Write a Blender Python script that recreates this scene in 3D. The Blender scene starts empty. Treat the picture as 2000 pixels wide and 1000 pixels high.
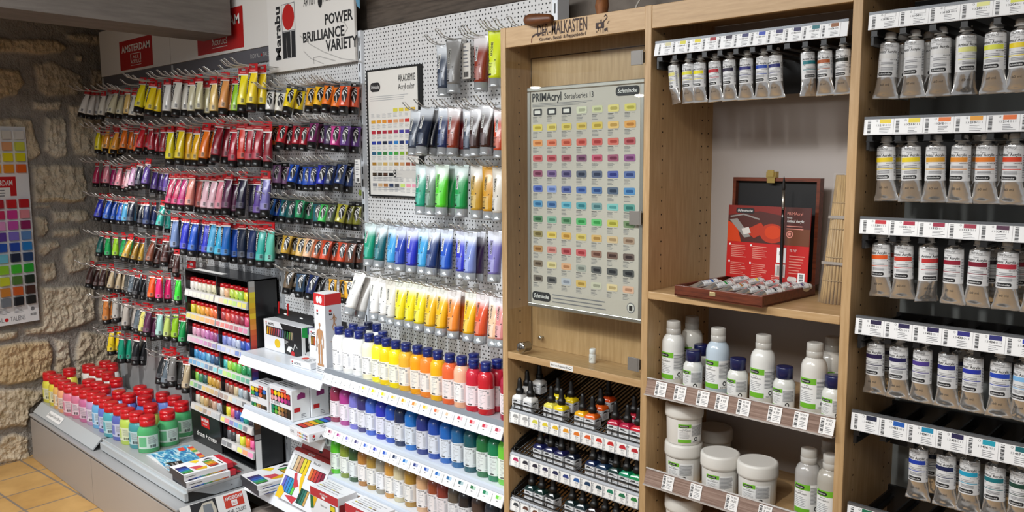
import bpy, bmesh, math, random
from mathutils import Vector, Matrix, noise
import numpy as np

# ---------------------------------------------------------------- camera, world, lights
sc = bpy.context.scene
COL = sc.collection
random.seed(7)
CZ = 1.76
F, YAW, PITCH, ROLL = 1608., 0.7641, 0.1186, -0.0062
_cy, _sy = math.cos(YAW), math.sin(YAW)
_fw = Vector((-_sy*math.cos(PITCH), _cy*math.cos(PITCH), -math.sin(PITCH)))
_r0 = Vector((_cy, _sy, 0)); _u0 = _r0.cross(_fw)
_R = _r0*math.cos(ROLL) + _u0*math.sin(ROLL)
_U = -_r0*math.sin(ROLL) + _u0*math.cos(ROLL)
CAM0 = Vector((0, 0, CZ))
cd = bpy.data.cameras.new('camera'); cam = bpy.data.objects.new('camera', cd); COL.objects.link(cam)
cd.sensor_width = 36; cd.lens = 36*F/2000; cd.clip_start = .02
cam.matrix_world = Matrix(((_R.x, _U.x, -_fw.x, 0), (_R.y, _U.y, -_fw.y, 0), (_R.z, _U.z, -_fw.z, CZ), (0, 0, 0, 1)))
sc.camera = cam

sc.view_settings.view_transform = 'Standard'; sc.view_settings.look = 'None'
sc.view_settings.gamma = 1; sc.view_settings.use_curve_mapping = False
sc.view_settings.exposure = 0.0
w = bpy.data.worlds.new('world'); sc.world = w; w.use_nodes = True
bg = w.node_tree.nodes['Background']; bg.inputs[0].default_value = (.93, .95, 1.0, 1); bg.inputs[1].default_value = .33

def _aim(o, frm, to):
    o.location = frm
    o.rotation_euler = (Vector(to)-Vector(frm)).to_track_quat('-Z', 'Y').to_euler()
def area(name, frm, to, sx, sy, e, col=(1, 1, 1)):
    l = bpy.data.lights.new(name, 'AREA'); l.shape = 'RECTANGLE'; l.size = sx; l.size_y = sy; l.energy = e; l.color = col
    o = bpy.data.objects.new(name, l); COL.objects.link(o); _aim(o, frm, to); return o
def spot(name, frm, to, e, ang, col=(1, 1, 1), blend=.6, rad=.03):
    l = bpy.data.lights.new(name, 'SPOT'); l.energy = e; l.spot_size = math.radians(ang); l.spot_blend = blend; l.color = col; l.shadow_soft_size = rad
    o = bpy.data.objects.new(name, l); COL.objects.link(o); _aim(o, frm, to); return o
# ceiling lamps of the shop aisle, plus added fill spots
area('aisle_ceiling_light', (-2.4, -.1, 2.62), (-2.6, 1.3, .4), 2.6, .3, 55, (.95, .98, 1))
area('aisle_ceiling_light_near', (-.3, -.4, 2.62), (-.5, 1.6, .7), 1.2, .3, 15, (1, .97, .92))
spot('spotlight_bottles', (-2.0, .35, 2.6), (-2.3, 1.85, .75), 70, 46, (.90, .96, 1))
spot('fill_spot_left', (-4.1, .2, 2.6), (-4.4, 1.75, .55), 190, 58, (1, .97, .93))  # unseen fill, added to brighten the left deck below the signs
spot('spotlight_boxes', (-2.8, .2, 2.6), (-3.1, 1.8, .5), 75, 46, (.92, .97, 1))
spot('fill_spot_shelf_front', (-1.5, -1.9, 2.3), (-2.35, 1.85, .62), 115, 34, (.90, .96, 1), .9, .15)  # added frontal fill that brightens the lower bottle rows, no such lamp seen
spot('fill_spot_deck_front', (-2.6, -1.9, 2.3), (-4.1, 1.7, .45), 105, 36, (.98, .98, 1), .9, .15)  # added frontal fill for the deck, no such lamp seen
spot('fill_spot_cabinets', (-.6, .0, 2.6), (-.9, 1.7, .8), 50, 52, (1, .97, .92))  # unseen fill, added to lift the lower cabinets

# ---------------------------------------------------------------- geometry helpers
def ray(px, py):
    return _R*((px-1000)/F) - _U*((py-500)/F) + _fw
def at(px, py, X=None, Y=None, Z=None):
    """the point of the room seen at a pixel of the photograph, on the plane X=, Y= or Z="""
    d = ray(px, py)
    t = X/d.x if X is not None else Y/d.y if Y is not None else (Z-CZ)/d.z
    return CAM0 + d*t

def lin(c):
    c = c.lstrip('#'); o = []
    for i in (0, 2, 4):
        x = int(c[i:i+2], 16)/255
        o.append(x/12.92 if x <= .04045 else ((x+.055)/1.055)**2.4)
    return (*o, 1)

_mats = {}
def mat(c, rough=.4, metal=0., spec=.5, key=None, alpha=1., coat=0., emit=0.):
    k = (c, rough, metal, spec, alpha, coat, emit)
    if k in _mats: return _mats[k]
    m = bpy.data.materials.new('paint_'+c.lstrip('#')); m.use_nodes = True
    b = m.node_tree.nodes['Principled BSDF']
    b.inputs['Base Color'].default_value = lin(c); b.inputs['Roughness'].default_value = rough
    b.inputs['Metallic'].default_value = metal; b.inputs['Specular IOR Level'].default_value = spec
    b.inputs['Coat Weight'].default_value = coat
    if alpha < 1:
        b.inputs['Alpha'].default_value = alpha
    if emit:
        b.inputs['Emission Color'].default_value = lin(c); b.inputs['Emission Strength'].default_value = emit
    _mats[k] = m
    return m
def nodes(name):
    m = bpy.data.materials.new(name); m.use_nodes = True
    nt = m.node_tree
    return m, nt, nt.nodes['Principled BSDF']
def nd(nt, typ, **kw):
    n = nt.nodes.new(typ)
    for k, v in kw.items():
        if k.startswith('i_'): n.inputs[k[2:]].default_value = v
        elif k.startswith('n'): n.inputs[int(k[1:])].default_value = v
        else: setattr(n, k, v)
    return n
def math_(nt, op, a, b=None, c=None):
    n = nt.nodes.new('ShaderNodeMath'); n.operation = op
    for i, x in enumerate((a, b, c)):
        if x is None: continue
        if isinstance(x, (int, float)): n.inputs[i].default_value = x
        else: nt.links.new(x, n.inputs[i])
    return n.outputs[0]

class MB:
    def __init__(s): s.v = []; s.f = []; s.m = []; s.s = []
    def add(s, vs, fs, m=0, smooth=False):
        b = len(s.v); s.v += [tuple(p) for p in vs]
        for i, f in enumerate(fs):
            s.f.append(tuple(b+k for k in f)); s.m.append(m[i] if isinstance(m, (list, tuple)) else m); s.s.append(smooth)
    def box(s, x0, x1, y0, y1, z0, z1, m=0, bev=0.):
        if x0 > x1: x0, x1 = x1, x0
        if y0 > y1: y0, y1 = y1, y0
        if z0 > z1: z0, z1 = z1, z0
        if not bev:
            s.add([(x, y, z) for z in (z0, z1) for y in (y0, y1) for x in (x0, x1)],
                  [(0, 2, 3, 1), (4, 5, 7, 6), (0, 1, 5, 4), (2, 6, 7, 3), (0, 4, 6, 2), (1, 3, 7, 5)], m)
            return
        bm = bmesh.new()
        bmesh.ops.create_cube(bm, size=1)
        for v in bm.verts:
            v.co = ((x0+x1)/2+v.co.x*(x1-x0), (y0+y1)/2+v.co.y*(y1-y0), (z0+z1)/2+v.co.z*(z1-z0))
        bmesh.ops.bevel(bm, geom=bm.edges[:], offset=bev, segments=2, affect='EDGES', profile=.5)
        bm.verts.index_update()
        s.add([v.co[:] for v in bm.verts], [[v.index for v in f.verts] for f in bm.faces], m)
        bm.free()
    def loft(s, rings, m=0, cap0=True, cap1=True, smooth=True, closed=True):
        n = len(rings[0]); b = len(s.v)
        for r in rings: s.v += [tuple(p) for p in r]
        for j in range(len(rings)-1):
            mm = m[j] if isinstance(m, (list, tuple)) else m
            for i in range(n if closed else n-1):
                k = (i+1) % n
                s.f.append((b+j*n+i, b+j*n+k, b+(j+1)*n+k, b+(j+1)*n+i)); s.m.append(mm); s.s.append(smooth)
        ml = m if not isinstance(m, (list, tuple)) else None
        if cap0: s.f.append(tuple(b+i for i in reversed(range(n)))); s.m.append(m[0] if ml is None else m); s.s.append(False)
        if cap1: s.f.append(tuple(b+(len(rings)-1)*n+i for i in range(n))); s.m.append(m[-1] if ml is None else m); s.s.append(False)
    def lathe(s, prof, seg=20, m=0, sx=1., sy=1., cx=0., cy=0., cap0=True, cap1=True):
        rings = [[(cx+r*sx*math.cos(2*math.pi*i/seg), cy+r*sy*math.sin(2*math.pi*i/seg), z) for i in range(seg)] for r, z in prof]
        if prof[0][1] > prof[-1][1]: rings = rings[::-1]; m = m[::-1] if isinstance(m, (list, tuple)) else m
        s.loft(rings, m, cap0, cap1)
    def ell(s, st, seg=20, m=0, cap0=True, cap1=True):
        """stations (z, half width, half depth) from bottom to top"""
        rings = [[(a*math.cos(2*math.pi*i/seg), b*math.sin(2*math.pi*i/seg), z) for i in range(seg)] for z, a, b in st]
        s.loft(rings, m, cap0, cap1)
    def tube(s, path, r, seg=6, m=0):
        P = [Vector(p) for p in path]; rings = []
        up = Vector((0, 0, 1))
        for i, p in enumerate(P):
            d = (P[min(i+1, len(P)-1)]-P[max(i-1, 0)]).normalized()
            a = d.cross(up)
            if a.length < 1e-3: a = d.cross(Vector((1, 0, 0)))
            a.normalize(); b = d.cross(a).normalized()
            rr = r[i] if isinstance(r, (list, tuple)) else r
            rings.append([tuple(p+(a*math.cos(2*math.pi*k/seg)+b*math.sin(2*math.pi*k/seg))*rr) for k in range(seg)])
        s.loft(rings[::-1] if False else rings, m)
    def prism(s, pts, axis, t0, t1, m=0):
        """polygon (2D) extruded along an axis: 'x' -> pts are (y,z); 'y' -> (x,z); 'z' -> (x,y)"""
        def P(p, t): return {'x': (t, p[0], p[1]), 'y': (p[0], t, p[1]), 'z': (p[0], p[1], t)}[axis]
        s.loft([[P(p, t0) for p in pts], [P(p, t1) for p in pts]], m, smooth=False)
    def rect(s, mp, u0, v0, u1, v1, m=0, off=.0004, n=1):
        nv = 1
        if getattr(mp, 'curved', False): n = max(n, int(abs(u1-u0)/.0035)+1); nv = int(abs(v1-v0)/.012)+1
        vs = [mp(u0+(u1-u0)*i/n, v0+(v1-v0)*j/nv, off) for i in range(n+1) for j in range(nv+1)]; k = nv+1
        s.add(vs, [(i*k+j, (i+1)*k+j, (i+1)*k+j+1, i*k+j+1) for i in range(n) for j in range(nv)], m, n > 1)
    def poly(s, mp, pts, m=0, off=.0004):
        s.add([mp(u, v, off) for u, v in pts], [tuple(range(len(pts)))], m)
    def disc(s, mp, u, v, ru, rv=None, m=0, off=.0004, n=12):
        rv = rv or ru
        s.poly(mp, [(u+ru*math.cos(2*math.pi*i/n), v+rv*math.sin(2*math.pi*i/n)) for i in range(n)], m, off)
    def pill(s, mp, u0, v0, u1, v1, m=0, off=.0004, r=None):
        r = min(u1-u0, v1-v0)*.45 if r is None else r
        us = [u0+r*(1-math.cos(a*math.pi/8)) for a in range(5)]; us += [u0+r+(u1-u0-2*r)*k/6 for k in range(1, 6)]; us += [u1-r*(1-math.cos(a*math.pi/8)) for a in range(4, -1, -1)]
        vs = []
        for u in us:
            d = max(0, r-min(u-u0, u1-u)); i = r-math.sqrt(max(0, r*r-d*d)); vs += [mp(u, v0+i, off), mp(u, v1-i, off)]
        s.add(vs, [(2*k, 2*k+2, 2*k+3, 2*k+1) for k in range(len(us)-1)], m)
    def stroke(s, mp, pts, wd, m=0, off=.0006):
        for (a, b), (c, d) in zip(pts, pts[1:]):
            L = math.hypot(c-a, d-b) or 1e-6; nx, ny = -(d-b)/L*wd/2, (c-a)/L*wd/2
            s.poly(mp, [(a-nx, b-ny), (c-nx, d-ny), (c+nx, d+ny), (a+nx, b+ny)], m, off)
    def lines(s, mp, u0, v0, u1, v1, n, m=0, off=.0006, fill=.5, rag=.4, rn=None):
        h = (v1-v0)/n; rn = rn or random
        for i in range(n):
            y = v1-h*(i+1)+h*(1-fill)/2
            s.rect(mp, u0, y, u0+(u1-u0)*(1-rag*rn.random()), y+h*fill, m, off)
    def bars(s, mp, u0, v0, u1, v1, m=0, off=.0006, n=8, vert=True):
        rn = random.Random(3); t = 0.
        L = (v1-v0) if vert else (u1-u0)
        for i in range(n):
            a = L*i/n; b = a+L/n*rn.choice((.3, .5, .75))
            if vert: s.rect(mp, u0, v0+a, u1, v0+b, m, off)
            else: s.rect(mp, u0+a, v0, u0+b, v1, m, off)
    def text(s, txt, mp, u, v, h, m=0, off=.0007, rot=0, wx=1., bold=0., shear=0., fit=None, anchor='l'):
        V, Fc, W = text2d(txt, bold, shear)
        k = h/.7                         # cap height of the built-in font is about .7
        kx = k*wx
        if fit: kx = fit/max(W, 1e-6)
        du = {'l': 0, 'c': -W*kx/2, 'r': -W*kx}[anchor]
        c, sn = math.cos(math.radians(rot)), math.sin(math.radians(rot))
        out = []
        for x, y in V:
            a, b = x*kx+du, y*k
            out.append(mp(u+a*c-b*sn, v+a*sn+b*c, off))
        s.add(out, Fc, m)
    def mesh(s, name):
        me = bpy.data.meshes.new(name); me.from_pydata(s.v, [], s.f)
        me.polygons.foreach_set('material_index', s.m); me.polygons.foreach_set('use_smooth', s.s)
        me.update(); return me

_t2 = {}
def text2d(txt, bold=0., shear=0.):
    k = (txt, bold, shear)
    if k not in _t2:
        cu = bpy.data.curves.new('txt', 'FONT'); cu.body = txt; cu.size = 1; cu.resolution_u = 2; cu.offset = bold; cu.shear = shear
        cu.dimensions = '2D'; cu.fill_mode = 'FRONT'
        o = bpy.data.objects.new('txt', cu)
        me = bpy.data.meshes.new_from_object(o)
        V = [(v.co.x, v.co.y) for v in me.vertices]; Fc = [tuple(p.vertices) for p in me.polygons]
        bpy.data.objects.remove(o); bpy.data.curves.remove(cu); bpy.data.meshes.remove(me)
        x0 = min((x for x, y in V), default=0); W = max((x for x, y in V), default=0)-x0
        _t2[k] = ([(x-x0, y) for x, y in V], Fc, W)
    return _t2[k]

def plane_map(o, u, v):
    o, u, v = Vector(o), Vector(u).normalized(), Vector(v).normalized(); n = u.cross(v).normalized()
    return lambda a, b, off=0.: tuple(o+u*a+v*b+n*off)
def front_map(x0, y, z0):                 # a face that looks towards the aisle (-Y)
    return lambda a, b, off=0.: (x0+a, y-off, z0+b)
def cyl_map(rx, ry=None, cx=0., cy=0.):
    ry = ry or rx
    f_ = lambda a, b, off=0.: (cx+(rx+off)*math.sin(a/rx), cy-(ry+off)*math.cos(a/rx), b)
    f_.curved = True; return f_

# ---------------------------------------------------------------- scene-graph helpers
LABELS = {}
def tag(o, label, cat, group=None):
    o['label'] = label; o['category'] = cat
    if group: o['group'] = group
    LABELS.setdefault(label, []).append(o.name)
def thing(name, label, cat, loc=(0, 0, 0), rz=0., group=None, M=None):
    o = bpy.data.objects.new(name, None); COL.objects.link(o); o.empty_display_size = .02
    if M is not None: o.matrix_basis = M
    else: o.location = loc; o.rotation_euler = (0, 0, rz)
    tag(o, label, cat, group); return o
def part(name, me, mats, parent=None, label=None):
    if isinstance(me, MB): me = me.mesh(name)
    o = bpy.data.objects.new(name, me); COL.objects.link(o)
    if not isinstance(mats, (list, tuple)): mats = [mats]
    while len(me.materials) < len(mats): me.materials.append(None)
    for i, m in enumerate(mats):
        o.material_slots[i].link = 'OBJECT'; o.material_slots[i].material = m
    if parent is not None: o.parent = parent
    if label: o['label'] = label
    return o
def struct(name, me, mats):
    o = part(name, me, mats); o['kind'] = 'structure'; return o
ORD = 'first second third fourth fifth sixth seventh eighth ninth tenth eleventh twelfth thirteenth fourteenth fifteenth sixteenth seventeenth eighteenth nineteenth twentieth'.split()
def named(items, fmt):
    """labels for a row: a colour met once needs no ordinal; a repeated one is counted from the left"""
    n = {}
    for c in items: n[c] = n.get(c, 0)+1
    k = {}; out = []
    for c in items:
        k[c] = k.get(c, 0)+1
        out.append(fmt.format(c if n[c] == 1 else ORD[k[c]-1]+' '+c+('' if n[c] == 1 else ''), 'from left ' if n[c] > 1 else ''))
    return out

# ---------------------------------------------------------------- materials of the place
def m_noise_bump(nt, b, scale, strength, detail=6):
    tc = nd(nt, 'ShaderNodeTexCoord'); n = nd(nt, 'ShaderNodeTexNoise', i_Scale=scale, i_Detail=detail)
    nt.links.new(tc.outputs['Object'], n.inputs['Vector'])
    bp = nd(nt, 'ShaderNodeBump', i_Strength=strength, i_Distance=.01)
    nt.links.new(n.outputs['Fac'], bp.inputs['Height']); nt.links.new(bp.outputs[0], b.inputs['Normal'])
    return tc, n
def ramp(nt, src, stops):
    r = nd(nt, 'ShaderNodeValToRGB'); e = r.color_ramp.elements
    while len(e) < len(stops): e.new(.5)
    for k, (p, c) in zip(e, stops): k.position = p; k.color = lin(c)
    nt.links.new(src, r.inputs[0]); return r.outputs[0]
def wood(name, stops, sc_=(1, 1, 1), rough=.45, scale=9.):
    m, nt, b = nodes(name)
    tc = nd(nt, 'ShaderNodeTexCoord'); mp = nd(nt, 'ShaderNodeMapping'); mp.inputs['Scale'].default_value = sc_
    nt.links.new(tc.outputs['Object'], mp.inputs[0])
    n = nd(nt, 'ShaderNodeTexNoise', i_Scale=scale, i_Detail=5, i_Roughness=.6)
    nt.links.new(mp.outputs[0], n.inputs['Vector'])
    nt.links.new(ramp(nt, n.outputs['Fac'], stops), b.inputs['Base Color']); b.inputs['Roughness'].default_value = rough
    bp = nd(nt, 'ShaderNodeBump', i_Strength=.04, i_Distance=.002)
    nt.links.new(n.outputs['Fac'], bp.inputs['Height']); nt.links.new(bp.outputs[0], b.inputs['Normal'])
    return m
BEECH = [(.32, '#ab8a60'), (.5, '#b6956a'), (.68, '#c0a077')]
WV = wood('beech_vertical_grain', BEECH, (14, 14, 1.2))
WH = wood('beech_horizontal_grain', BEECH, (1.2, 14, 14))
MAHOG = wood('mahogany_box_wood', [(.3, '#4a2418'), (.6, '#6b3522')], (2, 14, 14), .3)
DARKBEAM = wood('grey_painted_beam', [(.3, '#5e5853'), (.6, '#706963')], (10, .8, 10), .6, 5)

def peg_mat(name, base, hole='#0b0b0c'):
    m, nt, b = nodes(name)
    tc = nd(nt, 'ShaderNodeTexCoord'); sp = nd(nt, 'ShaderNodeSeparateXYZ'); nt.links.new(tc.outputs['Object'], sp.inputs[0])
    def grid(px, pz, oz, r):
        u = math_(nt, 'MULTIPLY', math_(nt, 'SUBTRACT', math_(nt, 'FRACT', math_(nt, 'DIVIDE', sp.outputs[0], px)), .5), px)
        v = math_(nt, 'MULTIPLY', math_(nt, 'SUBTRACT', math_(nt, 'FRACT', math_(nt, 'DIVIDE', math_(nt, 'ADD', sp.outputs[2], oz), pz)), .5), pz)
        d = math_(nt, 'SQRT', math_(nt, 'ADD', math_(nt, 'MULTIPLY', u, u), math_(nt, 'MULTIPLY', v, v)))
        return math_(nt, 'LESS_THAN', d, r)
    h = math_(nt, 'MAXIMUM', grid(.015, .0268, 0., .0030), grid(.025, .0268, .0134, .0030))
    mx = nd(nt, 'ShaderNodeMix', data_type='RGBA'); mx.inputs[6].default_value = lin(base); mx.inputs[7].default_value = lin(hole)
    nt.links.new(h, mx.inputs[0]); nt.links.new(mx.outputs[2], b.inputs['Base Color']); b.inputs['Roughness'].default_value = .45
    return m
PEGW = peg_mat('white_perforated_steel', '#d6d6d6'); PEGG = peg_mat('grey_perforated_steel', '#8d9094')

WHITE = mat('#e9eaec', .35); WHITEMET = mat('#dfe4ea', .3, spec=.6); GREYMET = mat('#a9aaab', .38, .15); LGREY = mat('#b5b9bc', .4, .2)
BLACK = mat('#0d0d0e', .4); BLKMETAL = mat('#101112', .35, spec=.6); CHROME = mat('#c9cccd', .22, 1.); STEEL = mat('#9a9a98', .32, .9)
PAPER = mat('#e8e8e6', .6); INK = mat('#1d1d1f', .6); GREYINK = mat('#77787c', .7); LINK = mat('#a2a4a8', .7); RED = mat('#c01a1c', .38); NAVY = mat('#10225c', .3, coat=.3)
HOLE = mat('#241608', .9); SILVER = mat('#b4b3b0', .25, .95)
GREEN = mat('#6fb52c', .5); REDCAP = mat('#c3141c', .28, coat=.4)
# ---------------------------------------------------------------- the room
f = MB(); f.box(-6.6, 2.5, -5, 2.3, -.05, 0, 0)
m, nt, b = nodes('terracotta_floor_tiles')
tc = nd(nt, 'ShaderNodeTexCoord'); mp = nd(nt, 'ShaderNodeMapping'); mp.inputs['Rotation'].default_value = (0, 0, math.radians(-4.2)); mp.inputs['Location'].default_value = (.005, -.19, 0)
nt.links.new(tc.outputs['Object'], mp.inputs[0])
bk = nd(nt, 'ShaderNodeTexBrick', offset=0., i_Scale=1.); bk.inputs['Brick Width'].default_value = .262; bk.inputs['Row Height'].default_value = .262
bk.inputs['Mortar Size'].default_value = .0062; bk.inputs['Mortar Smooth'].default_value = .2
bk.inputs['Color1'].default_value = lin('#cfa667'); bk.inputs['Color2'].default_value = lin('#c69b5b'); bk.inputs['Mortar'].default_value = lin('#8a7f74')
nz = nd(nt, 'ShaderNodeTexNoise', i_Scale=7., i_Detail=6); nt.links.new(tc.outputs['Object'], nz.inputs['Vector'])
mx = nd(nt, 'ShaderNodeMix', data_type='RGBA', blend_type='MULTIPLY', n0=.5); nt.links.new(mp.outputs[0], bk.inputs['Vector']); nt.links.new(bk.outputs[0], mx.inputs[6])
nt.links.new(ramp(nt, nz.outputs['Fac'], [(.3, '#c4b4a0'), (.65, '#ffffff')]), mx.inputs[7]); nt.links.new(mx.outputs[2], b.inputs['Base Color']); b.inputs['Roughness'].default_value = .4
struct('floor', f, m)

f = MB(); f.box(-6.4, 1.5, 2.08, 2.2, 0, 2.75, 0)
m, nt, b = nodes('grey_rough_plaster'); tc, n = m_noise_bump(nt, b, 14, .8)
nt.links.new(ramp(nt, n.outputs['Fac'], [(.3, '#5e564f'), (.7, '#7d746b')]), b.inputs['Base Color']); b.inputs['Roughness'].default_value = .9
struct('wall_back', f, m)
f = MB(); f.box(-6.4, 1.5, -3.0, 2.2, 2.75, 2.8)
m, nt, b = nodes('ceiling_plaster'); m_noise_bump(nt, b, 20, .3); b.inputs['Base Color'].default_value = lin('#8f887f'); b.inputs['Roughness'].default_value = .9
struct('ceiling', f, m)
# dark wooden sill board on the wall above the perforated panels
f = MB(); f.box(-2.74, -1.3, 2.03, 2.08, 2.27, 2.42, 0, .006)
struct('trim_1', f, wood('weathered_dark_board', [(.3, '#3c332c'), (.6, '#5a4f45')], (1, 12, 12), .8))

# rubble stone wall on the left, a height field whose stones follow the real ones
SN = Vector((.978, .208, 0)); SP = Vector((-5.40, 1.437, 0)); SD = Vector((-.208, .978, 0))
def stone_uv(px, py):
    d = ray(px, py); t = SN.dot(SP-CAM0)/SN.dot(d); P = CAM0+d*t
    return ((P-SP).dot(SD), P.z)
STONES = [
 (0, 0, 2.5, [(-60, 180, 280, 195, 325, 235, 290, 265, 100, 270, -60, 255), (160, 310, 250, 300, 400, 370, 410, 420, 380, 460, 230, 470, 180, 430),
  (-90, 310, 90, 340, 120, 400, 80, 470, -90, 500), (150, 490, 300, 490, 300, 545, 150, 540), (335, 510, 440, 500, 505, 580, 490, 700, 470, 770, 350, 750),
  (-100, 570, 150, 580, 190, 700, 200, 760, 150, 790, -100, 720), (215, 570, 310, 570, 328, 640, 325, 760, 280, 780, 210, 740), (155, 805, 410, 805, 428, 960, 390, 985, 160, 985),
  (310, 160, 540, 170, 540, 215, 400, 220, 320, 190), (440, 330, 560, 340, 560, 400, 440, 420), (360, 262, 402, 270, 392, 300, 364, 296), (530, 250, 640, 250, 640, 310, 540, 320), (-80, 800, 100, 800, 100, 990, -80, 990)]),
 (0, 380, 2.94, [(190, -10, 500, -10, 490, 42, 200, 46), (200, 56, 300, 50, 300, 78, 200, 78), (290, 90, 500, 85, 520, 130, 460, 165, 300, 170), (200, 130, 260, 130, 270, 200, 240, 235, 200, 230),
  (300, 205, 460, 195, 470, 230, 400, 245, 300, 250), (212, 270, 330, 265, 345, 300, 250, 355, 215, 330), (370, 300, 500, 250, 570, 230, 570, 380, 500, 430, 380, 450, 360, 380),
  (228, 390, 320, 385, 325, 470, 260, 510, 230, 480), (220, 530, 380, 512, 540, 540, 545, 720, 500, 750, 300, 805, 150, 805, 135, 760, 230, 740), (-90, 770, 100, 770, 105, 820, -90, 845),
  (310, 822, 390, 830, 402, 1000, 330, 1005), (470, 790, 640, 790, 650, 940, 420, 960, 430, 870), (560, 560, 640, 560, 640, 740, 565, 730), (560, 400, 640, 400, 640, 530, 560, 520)]),
 (0, 660, 2.942, [(-90, 60, 20, 30, 280, 15, 302, 60, 290, 210, 130, 255, 30, 270, -90, 260), (430, 50, 640, 20, 680, 100, 640, 250, 430, 240), (310, 100, 400, 100, 420, 300, 300, 300),
  (-90, 290, 100, 285, 240, 300, 230, 350, 170, 410, 150, 500, 20, 530, -90, 520), (10, 560, 80, 540, 160, 560, 175, 690, 60, 720, -60, 735), (-90, 545, -10, 545, -40, 740, -90, 740)])]
polys = []
for ox, oy, k, L in STONES:
    for p in L: polys.append(np.array([stone_uv(ox+p[i]/k, oy+p[i+1]/k) for i in range(0, len(p), 2)]))
NU, NV = 170, 330
us = np.linspace(-.34, .62, NU); vs = np.linspace(-.02, 2.75, NV)
UU, VV = np.meshgrid(us, vs, indexing='ij'); P = np.stack([UU.ravel(), VV.ravel()], 1)
jit = np.array([(noise.noise(Vector((u*9, v*9, 3.1))), noise.noise(Vector((u*9, v*9, 8.7)))) for u, v in P])*.018
best = np.full(len(P), -1.); ident = np.zeros(len(P))
Q = P+jit
for i, pl in enumerate(polys):
    a = pl; bb = np.roll(pl, -1, 0); inside = np.zeros(len(Q), bool); dm = np.full(len(Q), 9.)
    for (x1, y1), (x2, y2) in zip(a, bb):
        c = ((y1 > Q[:, 1]) != (y2 > Q[:, 1])) & (Q[:, 0] < (x2-x1)*(Q[:, 1]-y1)/((y2-y1) or 1e-9)+x1); inside ^= c
        e = np.array((x2-x1, y2-y1)); t = np.clip(((Q-[x1, y1])@e)/(e@e+1e-12), 0, 1)
        dm = np.minimum(dm, np.hypot(*(Q-[x1, y1]-t[:, None]*e).T))
    s_ = np.where(inside, dm, -dm); up = s_ > best; best = np.where(up, s_, best); ident = np.where(up, i+1, ident)
sm = np.clip((best+.004)/.022, 0, 1); sm = sm*sm*(3-2*sm)
n1 = np.array([noise.noise(Vector((u*26, v*26, 1))) for u, v in P]); n2 = np.array([noise.noise(Vector((u*75, v*75, 5))) for u, v in P])
n3 = np.array([noise.noise(Vector((u*7, v*7, 2))) for u, v in P])
hh = sm*(.019+.006*np.sin(ident*2.3)+.009*n1+.009*n2+.009*n3)+.003*n2+.005*n1
verts = [tuple(SP+SD*float(u)+SN*float(h)+Vector((0, 0, float(v)))) for (u, v), h in zip(P, hh)]
faces = [(i*NV+j, i*NV+j+1, (i+1)*NV+j+1, (i+1)*NV+j) for i in range(NU-1) for j in range(NV-1)]
b0 = len(verts)
verts += [tuple(SP+SD*u-SN*.2+Vector((0, 0, z))) for u in (-.34, .62) for z in (-.02, 2.75)]
faces += [(b0, b0+1, b0+3, b0+2)]
me = bpy.data.meshes.new('wall_left'); me.from_pydata(verts, [], faces)
me.polygons.foreach_set('use_smooth', [True]*len(faces))
at_s = me.attributes.new('stone', 'FLOAT', 'POINT'); at_s.data.foreach_set('value', list(sm)+[0]*4)
at_i = me.attributes.new('stone_tint', 'FLOAT', 'POINT'); rr = np.random.RandomState(5).rand(200); at_i.data.foreach_set('value', list(rr[ident.astype(int)])+[0]*4)
m, nt, b = nodes('rubble_sandstone')
a1 = nd(nt, 'ShaderNodeAttribute', attribute_name='stone'); a2 = nd(nt, 'ShaderNodeAttribute', attribute_name='stone_tint')
tc = nd(nt, 'ShaderNodeTexCoord'); n = nd(nt, 'ShaderNodeTexNoise', i_Scale=9., i_Detail=8, i_Roughness=.65); nt.links.new(tc.outputs['Object'], n.inputs['Vector'])
nf = nd(nt, 'ShaderNodeTexNoise', i_Scale=90., i_Detail=5); nt.links.new(tc.outputs['Object'], nf.inputs['Vector'])
c1 = ramp(nt, n.outputs['Fac'], [(.28, '#ab9f8a'), (.42, '#d2c6b0'), (.56, '#e2d8c5'), (.7, '#c2b295')])
c2 = ramp(nt, a2.outputs['Fac'], [(0, '#dad0c2'), (.5, '#ffffff'), (1, '#e8d6b8')])
mx = nd(nt, 'ShaderNodeMix', data_type='RGBA', blend_type='MULTIPLY', n0=1.); nt.links.new(c1, mx.inputs[6]); nt.links.new(c2, mx.inputs[7])
cm = ramp(nt, n.outputs['Fac'], [(.3, '#8a847d'), (.7, '#a39d95')])
m2 = nd(nt, 'ShaderNodeMix', data_type='RGBA'); nt.links.new(a1.outputs['Fac'], m2.inputs[0]); nt.links.new(cm, m2.inputs[6]); nt.links.new(mx.outputs[2], m2.inputs[7])
nt.links.new(m2.outputs[2], b.inputs['Base Color']); b.inputs['Roughness'].default_value = .92; b.inputs['Specular IOR Level'].default_value = .2
bp = nd(nt, 'ShaderNodeBump', i_Strength=.7, i_Distance=.014); nt.links.new(nf.outputs['Fac'], bp.inputs['Height']); nt.links.new(bp.outputs[0], b.inputs['Normal'])
struct('wall_left', me, m)

# grey painted ceiling beam running towards the shop
bl, br = at(398, 78, Y=1.93), at(452, 72, Y=1.93)
zb = (bl.z+br.z)/2
dirv = at(0, 33, Z=zb)-at(398, 78, Z=zb); dirv.z = 0; dirv.normalize()
f = MB(); far = [Vector((bl.x, bl.y, zb)), Vector((br.x, br.y, zb))]
ring = lambda o, e: [tuple(far[0]+o), tuple(far[1]+o-Vector((0, 0, 0))), tuple(far[1]+o+Vector((0, 0, .41))), tuple(far[0]+o+Vector((0, 0, .41)))]
f.loft([ring(Vector((0, 0, .0)), 0), ring(dirv*.05, 0), ring(dirv*1.2+Vector((0, 0, .002)), 0), ring(dirv*3.2, 0)], 0, smooth=False)
struct('trim_2', f, DARKBEAM)

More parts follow.
